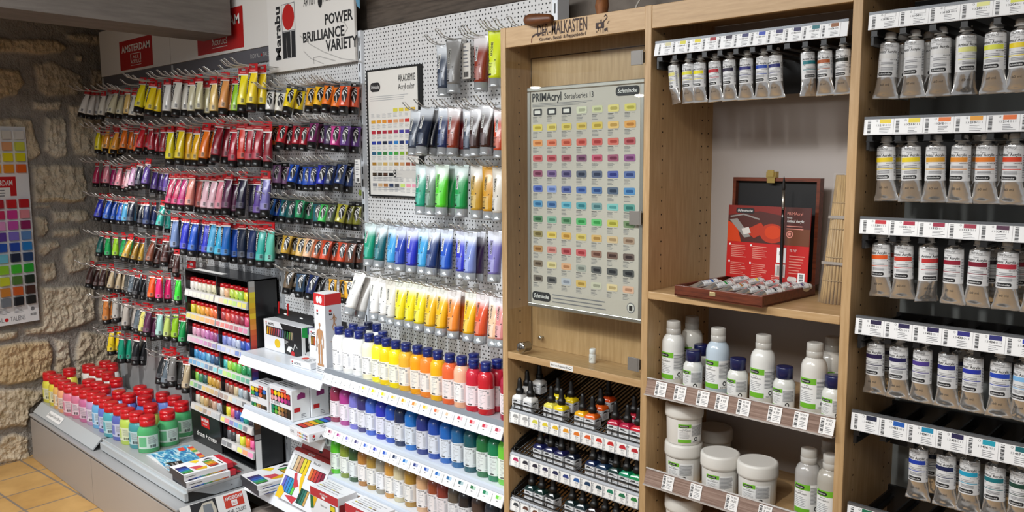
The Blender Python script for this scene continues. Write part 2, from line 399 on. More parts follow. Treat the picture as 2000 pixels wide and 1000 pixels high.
# ---------------------------------------------------------------- gondola shelving along the wall
BX = [-5.337, -4.372, -3.3675, -2.7103, -1.70]
PY = 1.985
PEGB = peg_mat('pale_grey_perforated_steel', '#a8abae')
bay_names = ['grey gondola bay beside the stone wall, hung with small red-tabbed tubes', 'grey gondola bay behind the black tube display, hung with big red-tabbed tubes',
             'narrow white gondola bay hung with black-capped leaf tubes above boxed sets', 'white gondola bay hung with silver-capped tubes next to the wooden cabinet']
for i in range(4):
    x0, x1 = BX[i], BX[i+1]
    g = thing('gondola_shelving', bay_names[i], 'shelving unit', ((x0+x1)/2, PY, 0)); ox = -(x0+x1)/2
    f = MB(); f.box(x0+ox+.012, x1+ox-.012, .0, .012, .62 if i < 2 else .30, 2.258); part('pegboard', f, [PEGG, PEGB, PEGW, PEGW][i], g)
    f = MB(); f.box(x0+ox+.01, x1+ox-.01, .001, .013, .02, .62 if i < 2 else .30, 0); part('lower_back_panel', f, GREYMET if i < 2 else WHITEMET, g)
    if i == 0: 
        f = MB(); f.box(x0+ox-.012, x0+ox+.012, -.014, .04, .0, 2.258); part('post', f, LGREY, g)
    f = MB(); f.box(x1+ox-.011, x1+ox+.011, -.014, .04, .0, 2.258)
    for k in range(40): f.box(x1+ox-.003, x1+ox+.003, -.0146, -.0139, .4+k*.05-.4*(k % 1), .43+k*.05, 1) if .4+k*.05 < 2.22 else None
    part('post', f, [LGREY if i < 2 else WHITEMET, BLKMETAL], g)
    if i > 1:
        f = MB(); f.box(x0+ox+.002, x1+ox-.002, 1.45-PY, -.002, .15, .17, 0, .003); part('base_top', f, mat('#8a8078', .5), g); continue
    f = MB(); f.box(x0+ox+.002, x1+ox-.002, 1.437-PY, 1.449-PY, .003, .247); part('kick_panel', f, mat('#aaa39d', .4, .1) if i < 2 else WHITEMET, g)
    f = MB(); f.box(x0+ox+.001, x1+ox-.001, 1.452-PY, -.015, .247, .262, 0); part('shadow_gap_strip', f, BLKMETAL, g)
    f = MB(); f.box(x0+ox, x1+ox, 1.432-PY, -.002, .262, .275, 0, .003); part('base_top', f, GREYMET if i < 2 else WHITEMET, g)

def rivet_tray(x0, x1, sloped, label):
    g = thing('deck_tray', label, 'shelf', ((x0+x1)/2, 1.73, .335)); h = (x1-x0)/2
    f = MB(); f.box(-h, h, 1.50-1.73, 1.97-1.73, -.012, 0, 0, .002); part('tray_plate', f, GREYMET, g)
    f = MB()
    if sloped:
        f.loft([[(x, 1.50-1.73, -.001), (x, 1.452-1.73, -.050), (x, 1.455-1.73, -.056), (x, 1.503-1.73, -.010)] for x in (-h, h)], 0, smooth=False)
    else:
        f.box(-h, h, 1.494-1.73, 1.500-1.73, -.050, .004, 0, .0015); f.box(-h, h, 1.482-1.73, 1.494-1.73, -.050, -.012, 0, .002)
    part('front_lip', f, mat('#c2c8cb', .3, .2), g)
    if sloped:
        mp = plane_map((-.16, 1.478-1.73-.0012, -.0225), (1, 0, 0), (0, .70, .71))
        f = MB(); f.rect(mp, -.11, -.022, .11, .018, 0, .0006)
        f.text('Künstler Farbe 500 ml', mp, -.1, -.009, .016, 1, .001, fit=.19); part('price_strip', f, [PAPER, INK], g, 'white paper strip with price writing')
    return g
rivet_tray(-5.325, -4.385, True, 'grey metal deck tray with sloped label lip under the leftmost bottles')
tb = rivet_tray(-4.360, -3.395, False, 'grey metal deck tray with upright lip under the green bottles')
h = .4825
f = MB(); f.prism([(1.52-1.73, -.012), (1.97-1.73, -.012), (1.97-1.73, -.055), (1.62-1.73, -.055)], 'x', h-.004, h, 0)
f.box(h, h+.001, 1.70-1.73, 1.704-1.73, -.036, -.032, 1); part('end_bracket', f, [mat('#a3a8ac', .35, .4), BLACK], tb)
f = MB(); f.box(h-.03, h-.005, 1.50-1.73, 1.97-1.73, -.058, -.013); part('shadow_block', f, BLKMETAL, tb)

# ---- signs above the bays
def wht_panel(x0, x1, y, z0, z1, name, label, cat='sign', mats=None):
    g = thing(name, label, cat, (x0, y, z0))
    f = MB(); f.box(0, x1-x0, 0, .012, 0, z1-z0, 0, .001); part('panel', f, mats or mat('#dcd8d2', .5), g)
    return g
def uv(o, px, py, y):
    p = at(px, py, Y=y); return p.x-o.location.x, p.z-o.location.z
SGNRED = mat('#a81412', .5)
s1 = wht_panel(-5.337, -4.374, 1.965, 2.264, 2.53, 'red_logo_sign', 'white sign with red square above the leftmost hooks beside stone wall')
s2 = wht_panel(-4.370, -3.369, 1.965, 2.264, 2.53, 'red_logo_sign', 'white sign with red square half hidden behind the grey beam')
def ams(g, bl_, br_, tr_, crisp=1.):
    y = 1.965; a = uv(g, *bl_, y); b_ = uv(g, *br_, y); c = uv(g, *tr_, y); u0, u1, v0, v1 = a[0], b_[0], (a[1]+b_[1])/2, min(c[1], .262)
    mp = front_map(0, -.0002, 0); f = MB(); W, H_ = u1-u0, v1-v0
    f.rect(mp, u0, v0, u1, v1, 0, .0004)
    f.text('AMSTERDAM', mp, u0+W*.07, v0+H_*.60, H_*.23, 1, .0012, fit=W*.86, bold=.02)
    for q in ((.34, .50, .66, .52), (.34, .28, .36, .52), (.64, .28, .66, .52)): f.rect(mp, u0+W*q[0], v0+H_*q[1], u0+W*q[2], v0+H_*q[3], 1, .0012)
    f.text('ALL', mp, u0+W*.40, v0+H_*.34, H_*.11, 1, .0012, fit=W*.2); f.text('ACRYLICS', mp, u0+W*.34, v0+H_*.18, H_*.12, 1, .0012, fit=W*.32, bold=.01)
    f.rect(mp, u0+W*.34, v0+H_*.11, u0+W*.66, v0+H_*.125, 1, .0012)
    part('print', f, [SGNRED, mat('#e4e0da', .5)], g, 'red square print with white lettering')
ams(s1, (236, 139), (299.5, 127), (299, 66)); ams(s2, (387, 110), (477, 91.5), (477, 9))
g = wht_panel(-5.337, -3.369, 1.972, 2.200, 2.263, 'grey_sign_strip', 'dark grey strip sign running under both red square signs', mats=mat('#565459', .55))
mp = front_map(0, -.0002, 0); f = MB(); u, v = uv(g, 490, 116.5, 1.972); u2, v2 = uv(g, 533, 107.5, 1.972)
f.text('ROYAL', mp, u, v+.004, .020, 0, fit=(u2-u)*.44); f.disc(mp, u+(u2-u)*.5, v+.014, .006, m=1); f.text('TALENS', mp, u+(u2-u)*.56, v+.004, .020, 0, fit=(u2-u)*.44)
part('print', f, [mat('#a9a6a4', .5), SGNRED], g)
g = wht_panel(-3.362, -2.716, 1.955, 2.140, 2.62, 'lettered_sign', 'white sign with big black words and red circle logo', mats=mat('#e2dfda', .5))
S = lambda cx, cy: uv(g, 180+cx/3.448, cy/3.448, 1.955)
mp = front_map(0, -.0002, 0); f = MB()
(a0, b0_), (a1_, b1) = S(1282, 402), S(1372, 15)
u0, v0 = S(1287, 398); u1 = S(1375, 385)[0]; vt = S(1325, 20)[1]; vm = S(1325, 207)[1]
for q in ((u0, v0, u0+.003, vt), (u1-.003, v0, u1, vt), (u0, vt-.003, u1, vt), (u0, vm-.002, u1, vm+.001), (u0, v0, u1, v0+.003)): f.rect(mp, *q, 1, .0006)
f.disc(mp, (u0+u1)/2, (vm+vt)/2, (u1-u0)*.45, (vt-vm)*.47, 2, .0006, 28)
W, H_ = u1-u0, vm-v0
for pts in (((.04, .0), (.04, 1), (.30, 1), (.30, .02)), ((.34, 1), (.62, 1), (.62, .02), (.52, .02)), ((.66, .02), (.70, 1), (.96, 1), (.96, .02))):
    f.poly(mp, [(u0+W*p, v0+H_*q*.97) for p, q in pts], 0, .0006)
f.poly(mp, [(u0+W*.3, v0+H_*.97), (u0+W*.42, v0+H_*.97), (u0+W*.52, v0+H_*.04), (u0+W*.34, v0+H_*.04)], 0, .0005)
t0 = S(1262, 405); t1 = S(1255, 45)
f.text('Marabu', mp, t0[0]+.016, t0[1], .042, 0, .0008, rot=90, fit=t1[1]-t0[1], bold=.03)
for wd, pl, pr in (('POWER', (1568, 158), (1757, 115)), ('BRILLIANCE', (1422, 283), (1700, 222)), ('VARIETY', (1575, 335), (1790, 300))):
    a = S(*pl); c = S(*pr); f.text(wd, mp, a[0], (a[1]+c[1])/2-.006, .040 if wd != 'VARIETY' else .043, 0, .0008, fit=c[0]-a[0], bold=.025)
a = S(1424, 45); f.text('ARTIST', mp, a[0], a[1], .034, 3, .0008, fit=S(1505, 30)[0]-a[0]); a = S(1535, 8); f.disc(mp, *a, .016, .026, 0, .0008); f.text('ACRYLIC', mp, a[0]+.024, a[1]-.006, .034, 3, .0008, fit=.09)
for pts in (((1400, 240), (1470, 300), (1560, 350), (1680, 395), (1810, 412)), ((1425, 345), (1475, 395), (1560, 430)), ((1495, 430), (1490, 390), (1530, 380), (1640, 410)), ((1640, 140), (1700, 150), (1720, 190), (1700, 225))):
    f.stroke(mp, [S(*p) for p in pts], .004, 4, .0005)
f.poly(mp, [S(1740, -30), S(1803, -45), S(1803, 60), S(1785, 40), S(1775, 0)], 5, .0005)
part('print', f, [INK, GREYINK, mat('#b51a14', .5), mat('#3c3a39', .6), mat('#b3b0ac', .6), mat('#5b8fae', .6)], g)

# ---- shelves of the narrow bay and the bottle bay
def price_label(parent, mp, u, v, wd, ht, sw=None, off=.0008, style=0):
    f = MB(); f.rect(mp, u, v, u+wd, v+ht, 0, off)
    if style == 0:                                     # bottle shelf strip: upright code, two swatches, small number
        f.lines(mp, u+wd*.08, v+ht*.12, u+wd*.18, v+ht*.88, 9, 1, off+.0003, .6, .3)
        f.rect(mp, u+wd*.40, v+ht*.56, u+wd*.62, v+ht*.86, 2, off+.0003); f.rect(mp, u+wd*.62, v+ht*.56, u+wd*.84, v+ht*.86, 3, off+.0003)
        f.rect(mp, u+wd*.52, v+ht*.34, u+wd*.66, v+ht*.42, 1, off+.0003)
    else:
        f.bars(mp, u+wd*.06, v+ht*.08, u+wd*.22, v+ht*.92, 1, off+.0003, 11)
        if sw: f.rect(mp, u+wd*.52, v+ht*.68, u+wd*.88, v+ht*.94, 2, off+.0003)
        f.rect(mp, u+wd*.36, v+ht*.52, u+wd*.90, v+ht*.60, 1, off+.0003); f.lines(mp, u+wd*.40, v+ht*.06, u+wd*.9, v+ht*.46, 4, 3, off+.0003, .35, .3)
    sw = sw or '#e8e8e4'
    c = lin(sw); lt = '#%02x%02x%02x' % tuple(min(255, int(int(sw[i:i+2], 16)*.4+255*.6)) for i in (1, 3, 5))
    part('price_label', f, [mat('#f2f2f0', .5), GREYINK, mat(sw, .5), mat(lt, .5) if style == 0 else GREYINK], parent)

def shelf(x0, x1, z, label, grey=False, colors=None, strip=True, yf=1.765, th=.03):
    g = thing('metal_shelf', label, 'shelf', ((x0+x1)/2, 1.87, z)); h = (x1-x0)/2; y0 = yf-1.87
    M_ = WHITEMET; f = MB(); f.box(-h, h, y0, 1.972-1.87, -.008, 0, 0, .001); f.box(-h, h, y0+.002, y0+.01, -th, -.007, 0); part('plate', f, mat('#b9bcc1', .35, .3) if grey else M_, g)
    f = MB()
    f.loft([[(x, y0, .003), (x, y0-.006, -.002), (x, y0-.009, -.012), (x, y0-.002, -.014)] for x in (-h, h)], 0, smooth=False); part('front_profile', f, mat('#9aa0a8', .3, .4) if grey else mat('#c3cbd6', .3), g)
    f = MB(); f.loft([[(x, y0-.006, -.013), (x, y0-.024, -.050), (x, y0-.020, -.051), (x, y0-.002, -.014)] for x in (-h, h)], 0, smooth=False); part('label_strip', f, mat('#eceef2', .35), g)
    for s_ in (-1, 1):
        f = MB(); f.prism([(y0+.004, -.008), (.10, -.008), (.10, -.10), (.06, -.10), (y0+.004, -.035)], 'x', s_*h-.002 if s_ > 0 else -h-.0, s_*h+.0 if s_ > 0 else -h+.002); part('bracket', f, M_, g)
    if colors:
        mp = plane_map((-h, y0-.0065, -.0135-.0385), (1, 0, 0), (0, .437, .899)); n = len(colors); pw = 2*h/n
        mp = plane_map((-h, y0-.0245, -.0505), (1, 0, 0), (0, .437, .899))
        for i, c in enumerate(colors): price_label(g, mp, pw*i+.002, .003, pw-.004, .036, c)
    return g
R1C = ['#f4f4f2', '#f2f2ee', '#f0f0ee', '#f3efcf', '#f5ee3a', '#f6d520', '#f7e21c', '#edb93a', '#f6a81e', '#f48d35', '#f2b81f', '#e8683a', '#efb999', '#c8283c', '#c3222f', '#bd2038', '#a5243f']
R2C = ['#8c2f4c', '#a83a86', '#7774c4', '#3a356c', '#3f62c0', '#2a35ae', '#2450b4', '#1b2c50', '#1d6fc0', '#25357e', '#1f4aa5', '#1b62b4', '#1d5f94', '#14525c', '#1f6a3c', '#0f7a50', '#69c23d']
R3C = ['#57c22d', '#7d8f33', '#32522f', '#ad7637', '#a5843e', '#9a9586', '#c58e3f', '#c9be9b', '#a88134', '#d5aa80', '#94492f', '#84362f', '#5d554b', '#26262b', '#493a36', '#2b3543']
shelf(-2.704, -1.722, .9465, 'white bottle shelf with grey edge carrying yellow and red blue-capped bottles', True, R1C)
shelf(-2.704, -1.722, .7275, 'white bottle shelf carrying the purple, blue and green bottles', False, R2C)
shelf(-2.704, -1.722, .5125, 'white bottle shelf carrying green, ochre and brown bottles', False, R3C)
shelf(-3.362, -2.716, .910, 'white shelf under the mannequin box and leaf paint set')
shelf(-3.362, -2.716, .665, 'white shelf under the round-window acrylic boxes')
shelf(-3.362, -2.716, .325, 'low white shelf under the marker sets and stacked flat boxes')

# ---------------------------------------------------------------- paint tubes
def mixc(c, d, t):
    a = [int(c[i:i+2], 16) for i in (1, 3, 5)]; b_ = [int(d[i:i+2], 16) for i in (1, 3, 5)]
    return '#%02x%02x%02x' % tuple(int(x*(1-t)+y*t) for x, y in zip(a, b_))
def lerp_map(st, arc):
    """surface of a lofted tube; st = (z, half width, half depth) from bottom to top; u in metres across"""
    zs = [s_[0] for s_ in st]
    def f_(u, v, off=0.):
        i = 0
        while i < len(zs)-2 and v > zs[i+1]: i += 1
        t = (v-zs[i])/(zs[i+1]-zs[i]); a = st[i][1]+(st[i+1][1]-st[i][1])*t; b_ = st[i][2]+(st[i+1][2]-st[i][2])*t
        ph = max(-1.5, min(1.5, u/arc))
        return ((a+off)*math.sin(ph), -(b_+off)*math.cos(ph), v)
    f_.curved = True; return f_
def dense(st, n=4):
    out = []
    for p, q in zip(st, st[1:]):
        for k in range(n): out.append(tuple(x+(y-x)*k/n for x, y in zip(p, q)))
    return out+[st[-1]]
SEG = 20
def proto_ams(L, a, r):
    zb, zt = -L*.845, -L*.155; P_ = {'L': L}
    st = [(zb, r, r), (zb+L*.22, r*1.0, r*.93), (zb+L*.45, r+.3*(a-r), r*.66), (zt-.006, a*.98, r*.12), (zt, a, .0016)]
    f = MB(); s2 = dense(st[:-1], 3)+[st[-1]]; f.ell(s2, SEG, [0]*(len(s2)-2)+[1]); P_['body'] = f.mesh('body')
    mp = lerp_map(st, a*.80); f = MB(); arc = a*.80
    f.rect(mp, -arc*1.15, zb+.004, -arc*.35+.0, zb+.004+L*.13, 3, .0003, 4); f.rect(mp, -arc*.35, zb+.004, arc*1.2, zb+.004+L*.13, 3, .0003, 6)
    v0, v1 = zb+L*.20, zt-.007; u0, u1 = -arc*1.02, -arc*.30
    for k in range(3): f.rect(mp, u0, v0+(v1-v0)*k/3, u1, v0+(v1-v0)*(k+1)/3, 0, .0004, 3)
    f.text('ACRYLIC', mp, u1-(u1-u0)*.22, v0+L*.015, (u1-u0)*.62, 1, .0009, rot=90, fit=(v1-v0)*.90, bold=.025)
    f.rect(mp, arc*.30, zb+L*.035, arc*.95, zb+L*.15, 2, .0006, 4); f.bars(mp, arc*.38, zb+L*.05, arc*.86, zb+L*.135, 0, .0009, 9)
    P_['label'] = f.mesh('label')
    f = MB(); f.lathe([(r*.93, -L), (r*.97, -L+.003), (r*.97, zb+.001)], SEG, 0); P_['cap'] = f.mesh('cap')
    f = MB(); w_ = a*.95
    f.box(-w_, w_, -.0009, .0009, -.006*L/.2, .004); f.box(-w_, -w_*.4, -.0009, .0009, -.016*L/.2, -.006*L/.2); f.box(w_*.4, w_, -.0009, .0009, -.016*L/.2, -.006*L/.2); f.box(-w_, w_, -.0012, .0012, zt, -.016*L/.2)
    f.rect(front_map(0, -.0013, 0), -w_*.6, zt+.004, w_*.6, zt+.004+L*.025, 1, .0004); P_['tab'] = f.mesh('hang_tab')
    return P_
AMS_S, AMS_L = proto_ams(.155, .0205, .0195), proto_ams(.20, .0265, .0222)
def proto_mar():
    L = .125; zb, zt = -.098, -.016; P_ = {'L': L}; r, a = .0205, .0255
    st = [(zb, r, r), (zb+.02, r, r*.95), (zb+.05, r+.3*(a-r), r*.62), (zt-.002, a, .003), (zt, a, .0016)]
    f = MB(); s2 = dense(st, 3); f.ell(s2, SEG, 0); P_['body'] = f.mesh('body')
    arc = a*.8; mp = lerp_map(st, arc); f = MB()
    leaf = [(.55, .0), (.75, .18), (.82, .42), (.72, .68), (.5, .9), (.25, 1.0), (.02, .92), (-.12, .74), (-.14, .55), (-.05, .33), (.2, .12)]
    H_ = zt-zb-.014; v0 = zb+.014
    pts = [(-arc*.12+x*arc*1.28, v0+y*H_) for x, y in leaf]
    cx = sum(p[0] for p in pts)/len(pts); cy = sum(p[1] for p in pts)/len(pts)
    ins = [((p[0]+cx)/2, (p[1]+cy)/2) for p in pts]; n = len(pts)
    vs = [mp(*p, .0005) for p in pts]+[mp(*p, .0007) for p in ins]+[mp(cx, cy, .0008)]
    f.add(vs, [(i, (i+1) % n, n+(i+1) % n, n+i) for i in range(n)]+[(n+i, n+(i+1) % n, 2*n) for i in range(n)], 0)
    g_ = lambda x, y: (-arc*.12+x*arc*1.28, v0+y*H_)
    for pl in (((.62, .06), (.45, .3), (.2, .52), (.06, .62), (.12, .72), (.3, .70), (.55, .60), (.7, .55)), ((.08, .6), (.02, .45)), ((.2, .8), (.45, .80), (.66, .72)), ((.3, .93), (.5, .90))):
        f.stroke(mp, [g_(*p) for p in pl], .0030, 1, .0012)
    f.bars(mp, -arc*1.1, zt-.020, -arc*.8, zt-.010, 0, .0007, 3, False); f.lines(mp, -arc*1.12, zb+.03, -arc*.75, zt-.028, 4, 2, .0007, .3)
    P_['label'] = f.mesh('label')
    f = MB(); f.lathe([(r*.96, -L), (r*1.0, -L+.003), (r*1.0, zb+.001)], SEG, 0); P_['cap'] = f.mesh('cap')
    f = MB(); w_ = a
    f.box(-w_, w_, -.001, .001, -.004, .003); f.box(-w_, -w_*.35, -.001, .001, -.010, -.004); f.box(w_*.35, w_, -.001, .001, -.010, -.004); f.box(-w_, w_, -.0013, .0013, zt, -.010); P_['tab'] = f.mesh('hang_tab')
    return P_
MAR = proto_mar()
def proto_aka():
    L = .16; zb, zt = -.134, -.002; r, a = .0203, .0258; P_ = {'L': L}
    st = [(zb, r, r), (zb+.03, r, r*.96), (zb+.07, r+.35*(a-r), r*.66), (zt-.012, a, .0022), (zt, a, .0014)]
    f = MB(); f.ell(dense(st, 3), SEG, 0); P_['body'] = f.mesh('body')
    arc = a*.8; mp = lerp_map(st, arc); f = MB()
    f.rect(mp, -arc*.62, zb+.058, -arc*.18, zb+.102, 0, .0004, 3); f.text('AKADEMIE', mp, -arc*.26, zb+.060, arc*.30, 1, .0009, rot=90, fit=.040, bold=.02)
    f.rect(mp, -arc*1.05, zb+.006, arc*.25, zb+.044, 2, .0003, 6); f.disc(mp, -arc*.85, zb+.049, .0016, m=1, off=.0007); f.disc(mp, arc*.2, zb+.049, .0016, m=1, off=.0007)
    f.lines(mp, -arc*.95, zb+.014, -arc*.1, zb+.042, 7, 1, .0007, .35, .4)
    f.pill(mp, -arc*.95, zb+.007, -arc*.25, zb+.0125, 1, .0007)
    P_['label'] = f.mesh('label')
    f = MB(); f.lathe([(r*.95, -L), (r*1.0, -L+.0025), (r*1.0, -L+.009), (r*.985, -L+.0095), (r*.99, zb+.001)], SEG, 0); P_['cap'] = f.mesh('cap')
    return P_
AKA = proto_aka()
_gm = {}
def grad_mat(c, solid=False):
    k = (c, solid)
    if k in _gm: return _gm[k]
    if solid: _gm[k] = mat(c, .25, coat=.3); return _gm[k]
    m, nt, b = nodes('printed_fade_'+c[1:])
    tc = nd(nt, 'ShaderNodeTexCoord'); sp = nd(nt, 'ShaderNodeSeparateXYZ'); nt.links.new(tc.outputs['Object'], sp.inputs[0])
    mr = nd(nt, 'ShaderNodeMapRange', interpolation_type='SMOOTHSTEP'); mr.inputs[1].default_value = -.022; mr.inputs[2].default_value = -.054
    nt.links.new(sp.outputs[2], mr.inputs[0])
    mx = nd(nt, 'ShaderNodeMix', data_type='RGBA'); mx.inputs[6].default_value = lin(mixc('#e4e9ee', c, .10)); mx.inputs[7].default_value = lin(c)
    nt.links.new(mr.outputs[0], mx.inputs[0]); nt.links.new(mx.outputs[2], b.inputs['Base Color']); b.inputs['Roughness'].default_value = .25; b.inputs['Coat Weight'].default_value = .3
    _gm[k] = m; return m
CLEARCAP = mat('#a9adb0', .2, .35, coat=.3)
HOOKM = mat('#cfcdc9', .32, .6)

PAL = {}
def pal(s):
    for it in s.split(';'):
        n, c = it.split('='); PAL[n.strip()] = '#'+c.strip()
pal('white=e8e6e2;off-white=dcd8cc;pale buff=cfc9a9;buff=c6bf96;naples yellow=e3c074;lemon yellow=e9d914;bright yellow=efd11a;golden yellow=eab014;amber=d59a24;light orange=f0a23c;orange=e8741c;deep orange=de571a;vermilion=d2321c;red=c0202a;crimson=a81f30;dark red=8a1826;carmine=b02050;magenta=b52a72;pink=e88fa0;pale pink=e8bcc8;salmon=e0877a;dark salmon=c9665e;lilac=d3a6cc;plum=5d2c4c;violet=5a3f92;dark violet=231f3a;lavender=7a74b8;ultramarine=2a33b8;blue=1c50b8;bright blue=1c6ac0;sky blue=4aa0d0;cyan blue=2aa4cf;prussian blue=17233a;navy=1a2c5c;dark navy=12182a;grey blue=6f86b4;turquoise=2fa59a;mint turquoise=58b8a4;teal=15616a;teal green=129474;dark green=12504c;green=17964c;lime green=8dc020;pale lime=bccf70;mint=a6d6cc;ochre=c39a34;dark ochre=a77f2c;sienna brown=7c4430;dark brown=452420;burnt umber=3a2320;sand=b5a384;dark grey=4a4c4a;slate grey=5d6a74;black=16181c;grey=7d7c7a;pale grey=b3aca4;silver=b8b4ae;neon orange=ff5a1c;neon pink=f02878;neon green=3fd63a;copper orange=c77a3a;pale yellow=ded878;beige=bdb49d;apricot=d9924f;mauve=8d6590;purple=5c3580;dark purple=3a2550;hot pink=c9408e;dark magenta=7a2a62;light green=4fd468;olive grey=5d6d50;yellow olive=a9a436;olive=7a7a2a;red brown=8e3524;orange red=d8542e;pale ochre=e3bd7a;terracotta=b8603c;rust=c8482a;brown=6a3a2a;bronze=6d5c48;steel blue=3a5470;gold=d39a26;grey green=5f7d68;emerald=178c58;bright green=53cf2c;royal blue=2440a8;light blue=3a9ad4;deep blue=20386e;periwinkle=7d8ecb;violet blue=3c2f88;dark slate=384356;neon yellow=d8e81c;dark umber=2a2120;yellow=f0dc20;deep yellow=efb81c;tangerine=f08a30;peach=eec09c;rose=d98a88')
DARKS = {'dark navy', 'prussian blue', 'black', 'dark violet', 'dark brown', 'burnt umber', 'navy', 'dark umber'}

def frame_mat(top, bot, yaw=0.):
    z = (top-bot).normalized(); x = Vector((math.cos(yaw), math.sin(yaw), 0)); y = z.cross(x).normalized(); x = y.cross(z).normalized()
    return Matrix(((x.x, y.x, z.x, top.x), (x.y, y.y, z.y, top.y), (x.z, y.z, z.z, top.z), (0, 0, 0, 1)))
def hook(X, z, yf, label, group):
    f = MB(); w_ = .0075; dz = .0
    f.tube([(X-w_, PY+.0, z), (X-w_, yf+.02, z), (X-w_, yf-.004, z+.006), (X-w_, yf-.028, z+.026), (X+w_, yf-.028, z+.026), (X+w_, yf-.004, z+.006), (X+w_, yf+.02, z), (X+w_, PY, z)], .0017, 5)
    f.box(X-.011, X+.011, PY-.003, PY, z-.012, z+.012)
    o = part('wire_hook', f, HOOKM); tag(o, label, 'hook', group); return o
KINDS = {'S': (AMS_S, 'small tube', 'small red-tabbed squeeze tubes'), 'L': (AMS_L, 'big tube', 'big red-tabbed squeeze tubes'), 'M': (MAR, 'leaf tube', 'black-capped leaf tubes'), 'A': (AKA, 'silver-capped tube', 'silver-capped tubes')}
YAWS = {'S': (.15, .60), 'L': (.25, .52), 'M': (.25, .60), 'A': (.15, .40)}
def hang_row(kind, phrase, ox, oy, k, Y0, data, seed=0, ly=.0, fill=True):
    P_, kw, grp = KINDS[kind]; rn = random.Random(seed+len(data)); items = []; X = None; Yp = Y0
    for it in data.split(';'):
        it = it.strip()
        if not it: continue
        cont = it[0] == '+'; nm, q = it.lstrip('+').split(':'); q = [float(t) for t in q.split(',')]
        a = (ox+q[0]/k, oy+q[1]/k); b_ = (ox+q[2]/k, oy+q[3]/k)
        if cont and X is not None:
            top = at(*a, X=X)
            if not (Yp+.020 < top.y < 1.955):
                top = at(*a, Y=min(Yp+.034, 1.95))
            Yp = top.y; new = False
        else:
            top = at(*a, Y=Y0); X = top.x; Yp = Y0; new = True
        bot = at(*b_, X=top.x)
        items.append((nm, top, bot, new))
    Ls = sorted((t-b_).length for _, t, b_, _ in items); Lm = Ls[len(Ls)//2]
    labs = named([i[0] for i in items], '{0} '+kw+' {1}in '+phrase)
    cols = []
    def build(nm, top, bot, lab):
        c = PAL[nm]; d = (bot-top); L = min(max(d.length, Lm*.86), Lm*1.16)*.5+Lm*.5
        if d.length > Lm*1.25: L = d.length*.96
        s_ = L/P_['L']
        if bot.y > top.y+.012: bot.y = top.y+.012
        if bot.y > 1.955: bot.y = 1.955
        M = frame_mat(top, bot, rn.uniform(*YAWS[kind])) @ Matrix.Scale(s_, 4)
        t = thing('paint_tube', lab, 'paint tube', M=M, group=grp)
        rg = .28
        if kind in 'SL':
            part('body', P_['body'], [mat(c, rg, coat=.25), mat('#e6e1dd', .35)], t); lt = mixc(c, '#ffffff', .16 if nm not in DARKS else .22)
            part('label', P_['label'], [BLACK, mat('#e4e2e0', .4), mat(mixc(c, '#c8c4c8', .45), .5), mat(lt, .4)], t)
            part('cap', P_['cap'], mat('#1a1818', .3), t); part('hang_tab', P_['tab'], [mat('#b0121a', .45, spec=.3), mat('#d86a68', .5)], t)
        elif kind == 'M':
            part('body', P_['body'], mat(c, rg, coat=.25), t); part('label', P_['label'], [BLACK, mat('#d8d6d4', .35), mat(mixc(c, '#101010', .6), .5)], t)
            part('cap', P_['cap'], mat('#141415', .28, coat=.3), t); part('hang_tab', P_['tab'], mat('#131314', .35), t)
        else:
            solid = nm in ('neon yellow', 'grey', 'white', 'off-white', 'gold')
            part('body', P_['body'], grad_mat(c, solid), t)
            dk = sum(int(c[i:i+2], 16) for i in (1, 3, 5)) < 330
            part('label', P_['label'], [mat('#e8e8e6' if dk else mixc(c, '#f0f0e0', .3), .4), INK, mat(mixc(c, '#dfe6f0', .28), .4)], t)
            part('cap', P_['cap'], CLEARCAP, t)
        return s_
    lastX = None
    for i, ((nm, top, bot, new), lab) in enumerate(zip(items, labs)):
        s_ = build(nm, top, bot, lab)
        ext = {'S': .075, 'L': .075, 'M': .055, 'A': .03}[kind]+ly
        if new:
            z = top.z-.004*s_; hook(top.x, z, min(Y0, top.y)-ext, 'hook holding '+lab, 'wire hooks of the '+grp)
            if lastX is not None and kind != 'A' and .05 < abs(top.x-lastX[0]) < .30:
                hook((top.x+lastX[0])/2, (z+lastX[1])/2, Y0-ext-rn.uniform(-.01, .012), 'empty hook before '+lab, 'wire hooks of the '+grp)
            lastX = (top.x, z)
            if kind != 'A' and fill and i+1 < len(items) and items[i+1][3]:
                dy = .042 if kind != 'M' else .036
                if top.y+dy < 1.95: build(nm, top+Vector((0, dy, 0)), bot+Vector((0, dy, rn.uniform(-.004, .004))), 'rear tube behind '+lab)
    return items
A_ = ' row beside stone wall'
hang_row('S', 'top'+A_, 140, 110, 7.69, 1.82, 'white:245,505,140,920;+white:320,520,265,945;+white:370,520,360,955;off-white:480,530,440,925;+off-white:590,495,530,910;pale buff:680,490,570,915;+pale buff:765,510,700,915;naples yellow:840,485,835,905;off-white:960,520,905,910;lemon yellow:1075,330,985,890;bright yellow:1230,370,1150,920;+bright yellow:1310,400,1270,930')
hang_row('S', 'second'+A_, 160, 220, 6.25, 1.82, 'lemon yellow:200,180,195,510;+golden yellow:255,220,250,495;light orange:320,165,290,495;golden yellow:375,250,365,480;light orange:430,190,385,490;orange:525,150,495,490;+orange:600,170,600,500;deep orange:675,200,668,490;red:750,140,690,490;crimson:840,145,850,520;+crimson:905,190,900,510;dark red:990,180,990,530')
hang_row('S', 'third'+A_, 160, 220, 6.25, 1.82, 'carmine:190,600,165,920;pink:305,590,290,920;+magenta:385,640,378,920;pink:470,630,432,940;+pink:530,680,505,935;pale pink:575,650,555,940;lilac:635,620,600,945;dark violet:715,590,680,960;violet:815,570,760,950;+violet:900,670,870,965;+violet:965,690,960,970;violet:1030,690,1025,960')
